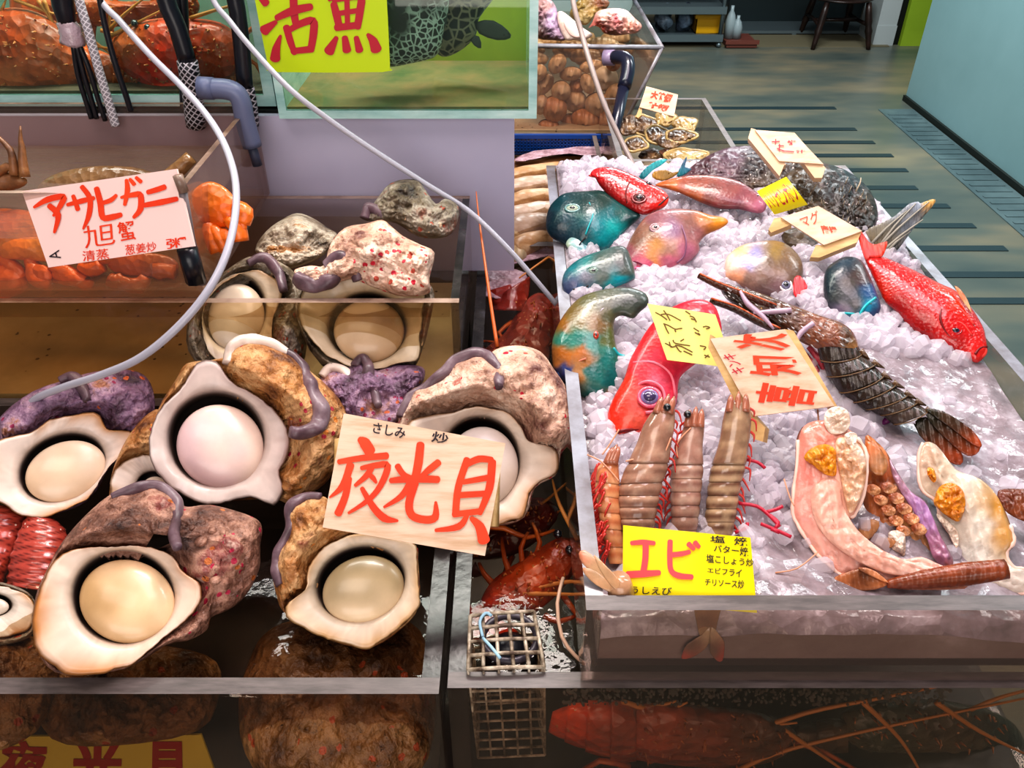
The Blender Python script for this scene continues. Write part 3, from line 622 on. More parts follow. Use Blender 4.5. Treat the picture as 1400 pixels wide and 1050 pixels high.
# ribbed red tails between the shells
RIB = mat('ribbed_red_shell', vc=True, vcn=.25, vcs=60, rough=.25, coat=.4, dots=[('#e8c8b8', 130, .13)], bumps=[('noise', 120, .3, .002)])
for lb, st in (('dark red ribbed lobster tail lying between the left shells', [(8,800,78,812),(10,785,85,790),(14,760,92,765),(22,735,95,742),(32,712,88,722),(42,700,72,708)]), ('dark red ribbed lobster tail cut off by the left edge', [(-50,800,-2,812),(-48,780,8,790),(-44,755,20,760),(-40,725,32,726),(-40,700,34,704),(-35,690,20,692)])):
    pl = PL((st[0][0]+st[0][2])/2, st[0][1], .86, .6); m = MB()
    loft(m, pl, st, .75, 28, 12, col=lambda x, y: (.42, .06, .04) if (y+.25*x) % 9 > 1.6 else (.10, .012, .01), ridge=lambda t: 1+.035*sin(t*50))
    t = thing('lobster_tail', lb, 'lobster', pl.o); m.build('tail_shell', RIB, t)
# rear tank
G2 = None
turban('opened turban shell under water at the left of the rear tank', (325, 440), .99, .7, [(255,450),(275,400),(320,362),(350,350),(395,365),(415,400),(420,470),(400,512),(320,515),(265,492)], [(320, 440), (370, 440)], mt=1,
  lip=[(292,492),(276,450),(285,408),(318,380),(350,370),(377,380),(386,405),(372,440),(372,482),(350,508),(315,506)], hole=(322, 428, 42, 50, 10), oper=(322, 432, 39, 47, 10), nac=('#d8c8b0', '#b08a60'), opc=('#d4c4b0', '#bca68c'),
  ridges=[([(338,360),(362,352),(380,372),(388,398)], 8, 12, FOLD)])
turban('opened turban shell facing out under water behind the middle pile', (500, 450), .985, .75, [(402,430),(410,395),(430,375),(480,368),(560,372),(592,395),(590,430),(577,480),(560,505),(500,512),(440,500)], [(480, 440), (530, 440)], mt=1,
  lip=[(410,435),(415,400),(440,385),(490,378),(560,382),(580,400),(576,440),(572,496),(556,494),(500,506),(455,490),(425,465)], hole=(504, 450, 53, 47, 0), oper=(503, 451, 49, 44, 0), nac=('#d6c4a8', '#a88a60'), opc=('#cbb294', '#b89a78'))
turban('cream and crimson barnacled turban shell lying on top in the rear tank', (500, 350), 1.045, .55,
  zz(*ZL, [(500,500),(530,400),(600,320),(700,300),(780,282),(830,320),(880,360),(960,400),(1030,440),(1005,560),(1010,625),(960,645),(850,645),(700,590),(640,565),(560,585),(500,600),(420,605),(370,560),(360,520),(440,500)]),
  [(440, 375), (520, 350), (560, 360)], mt=3, ratio=.8, ridges=[([(405,378),(425,390),(450,385),(468,368)], 11, 8, FOLD), ([(446,362),(466,352),(484,362),(492,384)], 10, 18, FOLD)], kn=((520, 340, 5), (527, 348, 4), (514, 350, 4), (530, 335, 4)))
turban('grey barnacled turban shell at the back right corner of the rear tank', (565, 290), 1.05, .5,
  zz(*ZL, [(690,260),(740,200),(820,105),(940,88),(980,130),(1035,205),(1080,180),(1145,220),(1125,330),(1060,370),(950,362),(850,300),(780,290),(700,285)]), [(530, 280), (585, 300)], mt=1, ratio=.75, ridges=[([(500,300),(506,284),(520,290),(528,300)], 8, 6, FOLD)])
turban('striped grey dome of a turban shell at the left back of the rear tank', (400, 330), 1.02, .5,
  zz(*ZL, [(170,430),(220,340),(300,280),(370,250),(440,270),(520,320),(565,355),(530,420),(470,470),(380,505),(310,520),(240,490)]), [(380, 340), (420, 340)], ratio=.8,
  bmat=mat('striped_grey_shell', '#8a7a6a', .35, stops=[(.32, '#2e2620'), (.45, '#8c7a68'), (.55, '#c4b6a4'), (.63, '#a06a34'), (.75, '#4a3c34')], nscale=14, scale=(.6, 3.2, 3.2), rot=(0, 0, .9), bumps=[('noise', 40, .5, .003), ('wave', 30, .4, .003)]))
# ================================================================ ice
random.seed(11)
def icez(x, y):
    t = max(0, min(1, (y-.42)/.35)); z = .950+.030*t+.014*max(0, min(1, (y-.75)/.3))
    z += .010*noise.noise(V((x*9, y*9, 1)))+.004*noise.noise(V((x*30, y*30, 2)))
    z -= .022*max(0, min(1, (x-.33)/.15))*max(0, min(1, (.85-y)/.3)); return z
def Pice(x, y):
    p = W(x, y, .98)
    for _ in range(4): p = W(x, y, icez(p.x, p.y))
    return p
def icemat(name, c, tr=.30, tl=.5):
    m, nt, out = newmat(name); d = node(nt, 'ShaderNodeBsdfDiffuse'); l = node(nt, 'ShaderNodeBsdfTranslucent'); g = node(nt, 'ShaderNodeBsdfGlossy', Roughness=.1); t = node(nt, 'ShaderNodeBsdfTransparent')
    d.inputs[0].default_value = l.inputs[0].default_value = col4(c); vec = coords(nt); fr = fresnel(nt, 1.3)
    a = nt.nodes.new('ShaderNodeMixShader'); b = nt.nodes.new('ShaderNodeMixShader'); e = nt.nodes.new('ShaderNodeMixShader'); a.inputs[0].default_value = tl; b.inputs[0].default_value = tr
    nt.links.new(d.outputs[0], a.inputs[1]); nt.links.new(l.outputs[0], a.inputs[2]); nt.links.new(a.outputs[0], b.inputs[1]); nt.links.new(t.outputs[0], b.inputs[2])
    nt.links.new(fr.outputs[0], e.inputs[0]); nt.links.new(b.outputs[0], e.inputs[1]); nt.links.new(g.outputs[0], e.inputs[2]); nt.links.new(e.outputs[0], out.inputs[0])
    addbump(nt, g, vec, [('noise', 160, .4, .002)]); return m
ICE = icemat('crushed_ice', '#f6eef6', .45, .4)
MELT = mat('slushy_melt', '#8c7870', .25, spec=.5, stops=[(.3, '#7c6660'), (.5, '#8a766e'), (.66, '#9c8a84'), (.78, '#c0b0b0')], nscale=9, bumps=[('noise', 30, .5, .006), ('noise', 90, .3, .003)])
WETICE = mat('wet_clear_ice', '#a79aa0', .12, spec=.7, stops=[(.3, '#75696c'), (.5, '#978a90'), (.7, '#c8c0c8')], nscale=30, bumps=[('voro', 45, .6, .008), ('noise', 80, .4, .004)])
it = thing('ice', 'heap of crushed ice filling the clear bin under the fish', 'ice', (.28, .8, .92), kind='stuff')
X0, X1, Y0, Y1 = .0658, .4942, .3838, 1.191; nx, ny = 70, 110
m = MB(); m.grid([[V((X0+(X1-X0)*i/nx, Y0+(Y1-Y0)*j/ny, icez(X0+(X1-X0)*i/nx, Y0+(Y1-Y0)*j/ny)-(.012 if j == 0 else 0))) for i in range(nx+1)] for j in range(ny+1)])
m.build('ice_surface', WETICE, it, kind='stuff')
m = MB()
for (a, b) in (((X0, Y0), (X1, Y0)), ((X1, Y0), (X1, Y1)), ((X1, Y1), (X0, Y1)), ((X0, Y1), (X0, Y0))):
    r = []
    for i in range(41):
        x = a[0]+(b[0]-a[0])*i/40; y = a[1]+(b[1]-a[1])*i/40; zt = icez(x, y)-(.012 if y == Y0 else 0); r.append([V((x, y, .9115+(zt-.9115)*k/4)) for k in range(5)])
    m.grid(r)
m.build('slush', MELT, it, kind='stuff')
FOOT = []                                        # outlines of what lies on the ice
def lift(c, z, tilt, ol, lim=-.008, mx=.045):
    z0 = z
    while True:
        pl = PL(c[0], c[1], z, tilt); lo = 9
        for q in ol[::2]: p = pl.p(q[0], q[1]); lo = min(lo, p.z-icez(p.x, p.y))
        if lo > lim or z > z0+mx: return pl
        z += .003
# ================================================================ fish
SKIN = mat('wet_fish_skin', vc=True, vcn=.4, vcs=55, rough=.32, coat=.2, spec=.45, bumps=[('voro', 260, .2, .0015), ('noise', 40, .12, .004)])
SMOOTHSK = mat('smooth_fish_skin', vc=True, vcn=.15, vcs=30, rough=.2, coat=.5, spec=.6, bumps=[('noise', 60, .15, .003)])
SCALES = mat('scaly_red_skin', vc=True, vcn=.18, vcs=50, rough=.25, coat=.5, spec=.6, bumps=[('wave', 60, .12, .002), ('voro', 300, .3, .002)])
WARTY = mat('warty_mottled_skin', vc=True, vcn=.6, vcs=80, rough=.38, coat=.1, bumps=[('voro', 70, .7, .006), ('noise', 40, .4, .006)], dots=[('#c8b8b0', 120, .16)])
EYEW = mat('eye_iris', vc=True, rough=.08, coat=1.); EYEB = mat('eye_pupil', '#0c0a12', .05, coat=1.); DLINE = mat('dark_crease', '#2a1212', .5)
FIN = mat('fin_membrane', vc=True, vcn=.35, vcs=90, rough=.35, coat=.2, bumps=[('wave', 70, .5, .002)], scale=(1, .25, 1))
def eye(t, pl, x, y, rx, ry, h, iris, pupil=.55, ring=None, pm=None):
    m = MB(); q = MB(); c = pl.p(x, y, h); s = (pl.p(x+1, y, h)-c).length; u = (pl.p(x+1, y, h)-c).normalized(); v = pl.n.cross(u)
    m.ell(c, rx*s, ry*s, min(rx, ry)*s*.55, (u, v, pl.n), 20, 10, 0, lin(iris)); q.ell(c+pl.n*min(rx, ry)*s*.25, rx*s*pupil, ry*s*pupil, min(rx, ry)*s*.42, (u, v, pl.n), 16, 8, 0)
    if ring:
        m.tube([c+u*cos(a)*rx*s*1.12+v*sin(a)*ry*s*1.12 for a in [2*pi*i/24 for i in range(25)]], rx*s*.22, 8, 0, ring, 0, caps=False)
    e = m.build('eye', EYEW, t); q.build('pupil', pm or EYEB, e)
def foot(ol, k=.93):
    cx = sum(q[0] for q in ol)/len(ol); cy = sum(q[1] for q in ol)/len(ol); o = [(cx+(q[0]-cx)*k, cy+(q[1]-cy)*k) for q in ol]; FOOT.append(((min(q[0] for q in o), min(q[1] for q in o), max(q[0] for q in o), max(q[1] for q in o)), o))
def deep(f): return lambda x, y: tuple(v**1.3 for v in f(x, y))
def fish(label, c, z, tilt, outline, spine, cols, ratio=.55, skin=None, eyes=(), fins=(), lines=(), h0=.0, wob=6, power=3.2, name='fish', extra=(), group=None, disp=None, gill=None):
    foot(outline); pl = lift(c, z, tilt*.75, outline); t = thing(name, label, 'fish', pl.o-pl.n*.01, group); f = deep(blob(cols, power, wob, .07))
    m = MB(); dome(m, pl, outline, spine, ratio, h0, f, M=140, N=24, back=.6, disp=disp); m.build('body', skin or SKIN, t)
    H = lambda x, y: hat(pl, outline, spine, ratio, x, y, h0)
    for e in eyes: eye(t, pl, e[0], e[1], e[2], e[3], H(e[0], e[1])-.001, *e[4:])
    for nm, pts, cc, h in fins: m = MB(); plate(m, pl, pts, .002, h, col=blob(cc, 3, 3, .1)); m.build(nm, FIN, t)
    for nm, pts, r, mm in lines: m = MB(); m.tube([pl.p(x, y, H(x, y)) for x, y in pts], r, 6, sm=4); m.build(nm, mm, t)
    for nm, ol, sp, ra, hh, cc, mm in extra: m = MB(); dome(m, pl, ol, sp, ra, hh if hh is not None else H(*sp[0])-.003, blob(cc, 3, 4, .1), M=60, N=10); m.build(nm, mm, t)
    return pl, t, H
TEALL = mat('turquoise_line', '#1aa6ac', .3)
A = lambda *p: zz(*ZA, p)
def zc(Z, *p): return [(x, y, c) for x, y, c in zz(*Z, p)]
fish('teal blunt-headed parrotfish at the left, beside the small red fish', (815, 305), 1.006, .7, A((25,400),(40,330),(80,280),(130,248),(240,238),(340,240),(480,330),(530,370),(480,420),(425,470),(400,510),(330,560),(260,575),(220,592),(150,560),(120,520),(60,490),(30,450)),
  A((130,380),(260,400),(440,380)), zc(ZA, (100,300,'#1f545c'),(55,400,'#173e4a'),(150,400,'#2a5560'),(240,300,'#2c4c4a'),(330,290,'#33514a'),(300,420,'#0d8f96'),(340,500,'#13989c'),(270,540,'#0f8088'),(380,420,'#22a8a6'),(90,480,'#2c4656'),(200,460,'#2c5058'),(420,350,'#246a66'),(480,380,'#1a4a4a'),(370,370,'#0f7a80')),
  eyes=[(*A((165,330))[0], 8.5, 5, '#a9b4a0', .55, '#5c8a88')], extra=[('beak', A((130,520),(160,480),(220,475),(245,510),(255,560),(225,588),(160,560)), A((185,530),(215,540)), .45, None, [(785,332,'#8fb0b0'),(795,340,'#6a98a0'),(775,336,'#a8b8a0')], SMOOTHSK)],
  lines=[('mouth_line', A((235,485),(205,520),(195,560)), .0009, DLINE), ('gill_line', A((255,300),(275,360),(250,430),(235,470)), .0010, TEALL)])
fish('grey teal parrotfish, middle of the three stacked along the left wall', (815, 375), .998, .7, A((110,720),(130,660),(200,600),(300,560),(400,530),(450,540),(480,600),(500,690),(480,712),(420,740),(330,770),(240,780),(190,800),(165,835),(140,800),(115,760)),
  A((200,690),(430,630)), zc(ZA, (160,640,'#2a8086'),(240,600,'#3a8a88'),(330,620,'#5c6a60'),(430,600,'#5a5e5a'),(330,690,'#66706a'),(240,700,'#7c7c86'),(170,740,'#656a88'),(150,790,'#4c5478'),(430,725,'#14a0aa'),(370,755,'#1cb0b4'),(460,660,'#5e6660'),(210,780,'#1a8a98')),
  eyes=[(*A((278,664))[0], 8, 6, '#6a7c70', .5, '#3a605c')], lines=[('mouth_line', A((170,760),(215,760),(250,740)), .0009, DLINE)])
B_ = lambda *p: zz(*ZB, p)
fish('teal and ochre patched parrotfish at the left front of the ice', (820, 470), .992, .7, B_((50,370),(60,310),(90,240),(140,170),(200,120),(300,90),(420,80),(500,110),(512,160),(470,200),(440,230),(385,215),(350,240),(352,330),(372,420),(372,520),(350,590),(310,640),(230,620),(150,580),(80,520),(58,470)),
  B_((190,470),(210,320),(290,180),(430,140)), zc(ZB, (300,130,'#6e7060'),(420,120,'#57605a'),(380,180,'#5c6458'),(220,150,'#74704c'),(100,260,'#96691c'),(180,210,'#86703a'),(280,250,'#8c6c34'),(320,210,'#6e6c50'),(110,320,'#0e7f72'),(180,330,'#0a8478'),(250,350,'#0f8a80'),(300,430,'#067c76'),(330,520,'#0a7a78'),(240,480,'#087d78'),(110,400,'#b0721e'),(190,400,'#a86c22'),(215,440,'#b07a30'),(75,430,'#9a6a3a'),(120,480,'#2a4a88'),(90,510,'#16264e'),(180,480,'#a87838'),(330,330,'#6a7038'),(260,600,'#0a6a66'),(300,625,'#c8987c')),
  wob=9, power=4.5, eyes=[(*B_((262,308))[0], 4, 6.5, '#a03018', .5)], extra=[('beak', B_((75,490),(95,455),(150,450),(170,480),(150,520),(100,520)), B_((105,488),(140,484)), .45, None, [(768,508,'#16305e'),(780,505,'#4a6aa0'),(772,515,'#1c2c50')], SMOOTHSK)],
  lines=[('mouth_line', B_((80,500),(120,470),(165,440),(215,420)), .001, mat('pink_crease', '#c87a60', .4)), ('jaw_line', B_((345,370),(370,400),(400,410)), .0016, TEALL)])
fish('small red fish with a brown eye lying on top at the back left', (862, 262), 1.035, .7, A((258,152),(290,118),(370,112),(460,140),(540,180),(600,210),(655,240),(678,275),(660,320),(600,352),(540,365),(450,325),(370,272),(310,210),(288,172)),
  A((350,170),(450,230),(590,290)), zc(ZA, (350,140,'#d82630'),(420,180,'#c81a1e'),(500,240,'#d02020'),(600,270,'#d8261c'),(650,280,'#e83c24'),(450,290,'#b01414'),(350,230,'#9c1010'),(560,340,'#c01a18')), skin=SCALES,
  eyes=[(*A((520,276))[0], 8.5, 6.5, '#5a2a28', .6, '#8a2420'), (*A((568,200))[0], 5, 4, '#4a2430', .6)], lines=[('mouth_line', A((600,335),(640,300),(672,270)), .001, DLINE), ('gill_line', A((470,190),(450,240),(455,300)), .001, mat('dark_red_crease', '#6a0c0c', .4))],
  fins=[('tail_fin', [(804,240),(812,236),(820,232),(822,244),(812,243)], [(810,240,'#d03020')], .002)])
fish('brownish pink goatfish lying at the back, left of the yellow card', (970, 262), 1.02, .6, A((605,205),(700,170),(820,153),(940,158),(1050,185),(1140,240),(1195,290),(1190,340),(1150,357),(1050,335),(950,332),(850,300),(740,250),(660,225)),
  A((720,205),(900,240),(1110,300)), zc(ZA, (680,190,'#c0743c'),(780,180,'#a8624c'),(880,170,'#a0604e'),(900,240,'#8a4e44'),(1000,220,'#99605c'),(1100,270,'#9c6068'),(1160,310,'#b8788c'),(1050,310,'#8a505a'),(820,260,'#b06a44'),(940,300,'#8c4c4c')), ratio=.5,
  eyes=[(*A((1150,265))[0], 4, 3, '#b09090', .5)])
fish('pink and ochre emperor fish facing left in the middle of the ice', (915, 330), 1.008, .68, A((435,620),(445,560),(480,480),(540,390),(600,350),(700,332),(820,340),(900,366),(970,378),(995,405),(950,440),(880,470),(840,515),(840,560),(780,620),(700,660),(600,692),(520,692),(465,668)),
  A((560,570),(700,470),(870,395)), zc(ZA, (600,390,'#9a6a72'),(500,490,'#8c6654'),(620,520,'#c09058'),(600,580,'#c8905a'),(560,620,'#cc6684'),(470,640,'#c86a8a'),(900,372,'#d08a34'),(930,385,'#dc9a3c'),(760,560,'#b87c92'),(700,440,'#9c7894'),(780,400,'#9a6c60'),(820,460,'#a87878'),(680,620,'#d07c94'),(560,450,'#a07a68'),(700,540,'#b89080'),(460,580,'#a87078')),
  eyes=[(*A((607,434))[0], 6.5, 5.5, '#c0a0a0', .5, '#9a7078')], lines=[('mouth_line', A((440,632),(500,612),(560,640),(620,655)), .0013, mat('pink_lip_crease', '#8a3450', .4)), ('gill_line', A((745,420),(770,500),(760,580),(720,620)), .001, mat('mauve_crease', '#7c4c68', .4)), ('lip', A((450,650),(520,650),(590,680)), .002, mat('pink_lip', '#d8709a', .3))])
fish('yellowish brown wrasse with a white-ringed eye, right of centre', (1045, 372), .998, .68, A((975,650),(985,590),(1040,540),(1120,510),(1240,500),(1320,530),(1380,600),(1392,680),(1362,770),(1300,822),(1200,800),(1100,765),(1030,725),(980,700)),
  A((1060,640),(1290,690)), zc(ZA, (1010,600,'#ecd4c4'),(1060,560,'#d8c098'),(1180,680,'#8c7062'),(1100,700,'#94786c'),(1240,560,'#a48a54'),(1130,590,'#9c98c8'),(1110,620,'#a8a0cc'),(1320,580,'#94785a'),(1260,760,'#84686c'),(1050,690,'#d8a080'),(1340,680,'#806a5c'),(1200,620,'#8e7660'),(1290,640,'#88705c')),
  eyes=[(*A((1300,738))[0], 7, 8, '#6a6880', .6, '#f0dcd8')], fins=[('gill_flap', [(1086,380),(1094,377),(1104,391),(1100,398),(1088,407),(1084,396)], [(1094,390,'#d8222c')], .012)])
C_ = lambda *p: zz(*ZC, p)
fish('dark parrotfish with turquoise gill lines, left of the big red snapper', (1165, 395), .99, .68, C_((440,790),(450,700),(490,660),(550,632),(620,650),(660,720),(700,820),(715,880),(690,925),(650,935),(600,968),(540,960),(508,920),(460,870)),
  C_((530,740),(600,860)), zc(ZC, (480,700,'#2f4650'),(540,660,'#2c4a5a'),(560,760,'#5a5248'),(610,720,'#5e4a42'),(650,870,'#1a8fa6'),(670,800,'#2a5a88'),(640,730,'#5c3434'),(530,890,'#7c7080'),(560,940,'#4a7c98'),(500,820,'#44484a'),(680,900,'#4a5c7c'),(460,780,'#30404a'),(590,860,'#565450')),
  lines=[('gill_line', C_((690,830),(640,870),(610,920),(600,960)), .0016, TEALL), ('mouth_line', C_((520,905),(570,905),(615,915)), .0014, TEALL)], eyes=[(*C_((660,858))[0], 3.5, 3, '#3a5a60', .5)])
SN = C_((640,640),(700,628),(780,655),(900,710),(1000,762),(1080,800),(1150,880),(1200,960),(1216,1010),(1226,1080),(1212,1112),(1180,1140),(1140,1130),(1050,1080),(960,1040),(860,980),(790,900),(735,850),(700,780),(662,700))
pl, t, H = fish('big bright red snapper lying diagonally at the right of the bin', (1260, 410), 1.0, .72, SN, C_((700,690),(860,800),(1000,900),(1150,1050)),
  zc(ZC, (700,680,'#cc2420'),(800,740,'#c2161a'),(900,800,'#c4161a'),(1000,850,'#c81a1c'),(1020,780,'#d44a1e'),(1090,840,'#d84c20'),(900,720,'#cc3020'),(800,880,'#a81216'),(900,960,'#aa1418'),(1050,950,'#c81a1e'),(1150,950,'#cc2022'),(1180,1080,'#d82c28'),(1100,1060,'#b81818'),(700,800,'#c83a1c'),(1205,1095,'#e04038')), skin=SCALES, ratio=.55,
  eyes=[(*C_((1068,986))[0], 8.5, 6.5, '#2a2040', .62, '#8a1a18')],
  fins=[('tail_fin', C_((612,560),(603,515),(625,515),(655,560),(690,575),(745,560),(738,600),(722,632),(700,640),(660,640),(640,650)), [(1180,325,'#d02a18'), (1205,335,'#d83818'), (1190,350,'#c02018')], .004),
        ('dorsal_fin', C_((1068,772),(1100,795),(1130,840),(1150,900),(1140,890),(1095,830)), [(1315,405,'#d87038'), (1325,415,'#e0a070')], .012)],
  lines=[('mouth_line', C_((1165,1100),(1190,1070),(1222,1065)), .0014, mat('deep_red_crease', '#70080c', .4)), ('gill_line', C_((1010,855),(1000,930),(1030,1000),(1085,1040)), .0012, mat('deep_red_crease', '#70080c', .4)), ('cheek_line', C_((985,830),(1090,880),(1160,960)), .0014, mat('light_red_ridge', '#d84038', .3)), ('head_ridge', C_((1040,950),(1100,950),(1150,1010)), .001, mat('light_red_ridge', '#d84038', .3))],
  extra=[('pectoral_fin', C_((940,880),(1000,840),(1040,850),(1020,900),(970,910)), C_((975,880),(1010,865)), .22, None, [(1285,420,'#d8382c')], FIN), ('lip', C_((1180,1120),(1185,1085),(1215,1065),(1226,1085),(1212,1112)), C_((1200,1095),(1205,1085)), .6, None, [(1343,482,'#e04a40')], SMOOTHSK)])
BE = B_((320,760),(315,700),(340,620),(395,520),(420,440),(455,370),(520,265),(600,190),(700,145),(780,140),(830,170),(852,220),(862,300),(800,400),(720,460),(660,520),(645,640),(570,760),(480,800),(400,840),(350,850),(325,820))
pl, t, H = fish('orange red big-eyed fish under the pale yellow card, head by the prawns', (880, 530), .978, .72, BE, B_((440,690),(520,500),(640,330),(760,230)),
  zc(ZB, (360,650,'#e8401c'),(340,780,'#e8481e'),(420,820,'#e83a3a'),(400,540,'#ea4424'),(560,420,'#dc4460'),(700,180,'#dc2c4c'),(480,480,'#e2485a'),(540,540,'#e06a80'),(450,720,'#e8705c'),(520,340,'#e23440'),(620,240,'#de3048'),(640,500,'#dc3c60'),(460,620,'#ec6a60'),(600,680,'#e25078')), ratio=.55,
  eyes=[(*B_((518,606))[0], 13, 12.5, '#8474a4', .72, '#ec5a74', mat('violet_pupil', '#46385e', .08, coat=1.))],
  lines=[('mouth_line', B_((322,792),(380,768),(440,762),(480,760)), .0018, mat('deep_red_crease', '#70080c', .4)), ('eye_socket', B_((450,640),(455,560),(510,530),(570,555),(590,610),(560,665),(500,680)), .0016, mat('pink_ridge', '#ee7a8c', .3)), ('gill_line', B_((440,440),(540,440),(620,500),(640,600)), .0013, mat('pink_ridge', '#ee7a8c', .3))])
def wart(x, y, f): return .004*abs(noise.noise(V((x*.16, y*.16, 4))))*(1-f**4)*2
fish('mottled purple brown spiny fish at the back under a wooden sign', (1010, 232), 1.005, .5, [(930,244),(962,216),(1005,200),(1060,203),(1105,222),(1118,258),(1060,274),(1000,260),(955,254)], [(970,236),(1080,240)],
  [(960,230,'#6a4a52'),(1000,215,'#7a6470'),(1030,230,'#3c2e30'),(1040,250,'#6e5c4c'),(1080,240,'#5a4a40'),(985,245,'#8a7078'),(1100,255,'#645444')], skin=WARTY, disp=wart, ratio=.4)
pl, t, H = fish('dark mottled spiny fish against the right wall at the back of the bin', (1140, 275), 1.002, .5, [(1050,278),(1070,242),(1110,222),(1155,232),(1188,258),(1200,288),(1197,314),(1178,328),(1135,325),(1090,305)], [(1100,268),(1165,290)],
  [(1080,260,'#6c5a40'),(1110,240,'#5c4a38'),(1140,260,'#38302c'),(1160,250,'#2c2a2e'),(1185,280,'#54402c'),(1180,310,'#3a2c20'),(1120,290,'#6c5c48'),(1150,300,'#2c221c')], skin=WARTY, disp=wart, ratio=.5, eyes=[(1166, 298, 7, 6, '#20283a', .6, '#4a3a2a')])
m = MB()
random.seed(3)
for i in range(46):
    x = random.uniform(1085, 1190); y = random.uniform(240, 312)
    h = H(x, y); 
    if inpoly(x, y, [(1070,262),(1110,232),(1185,262),(1195,300),(1150,318),(1095,300)]): a = pl.p(x, y, h); m.tube([a, a+(pl.n+V((random.uniform(-.4, .4), random.uniform(-.4, .4), 0)))*.011], [.0009, .0002], 5, sm=0)
m.tube([pl.p(1170, 262, .02), pl.p(1176, 250, .028), pl.p(1177, 243, .03)], [.0012, .001, .0005], 6); m.build('spines', mat('pale_spine', '#b8a890', .4), t)
fish('grey brown fish hidden beneath the tilted wooden sign, body showing under it', (1110, 330), .995, .5, [(1068,322),(1090,310),(1120,314),(1128,332),(1110,346),(1082,340)], [(1085,325),(1110,332)], [(1090,325,'#6a5a44'),(1115,335,'#4c4034')], skin=WARTY)
# fish tails sticking up
t = thing('fish_tail', 'grey striped fish tail standing up over the right rim', 'fish', W(1190, 345, .99)); pl = PL(1200, 335, 1.0, .9)
m = MB(); f = blob([(1270,278,'#c89a50'),(1255,282,'#8c96a4'),(1235,295,'#9aa0a8'),(1215,320,'#8a8474'),(1195,340,'#8c7c5c'),(1240,310,'#707880'),(1262,290,'#5c5c58'),(1218,345,'#2e3036')], 3, 4, .1)
plate(m, pl, C_((640,515),(700,480),(780,440),(850,380),(895,370),(905,378),(960,358),(978,370),(930,430),(870,500),(820,570),(780,615),(735,628),(700,600)), .004, .0, col=f); m.build('tail_fin', FIN, t)
m = MB()
for a, b in (((1195,345),(1270,276)), ((1200,340),(1252,278)), ((1190,335),(1240,288)), ((1205,345),(1262,300)), ((1212,345),(1245,316))): m.tube([pl.p(*a, .002), pl.p((a[0]+b[0])/2-3, (a[1]+b[1])/2, .0045), pl.p(*b, .002)], [.002, .0014, .0006], 5)
m.build('fin_rays', mat('grey_fin_ray', '#9c988c', .3), t)
t = thing('fish_tail', 'blue green fish tail with ochre base behind the small red fish', 'fish', W(895, 240, 1.0)); pl = PL(895, 235, 1.03, .7)
for pts, c1, c2 in ((A((520,160),(560,110),(620,75),(672,68),(640,100),(590,130),(545,175)), '#0e7c88', '#1aa0a4'), (A((720,160),(735,120),(768,60),(775,64),(765,110),(800,118),(780,140),(745,160)), '#12707c', '#3a5a78'), (A((590,165),(600,135),(660,125),(700,140),(740,130),(700,165),(640,185)), '#a87a2c', '#8a6a30')):
    m = MB(); plate(m, pl, pts, .004, .004, col=blob([(pts[0][0], pts[0][1], c1), (pts[3][0], pts[3][1], c2)], 2)); m.build('fin', FIN, t)

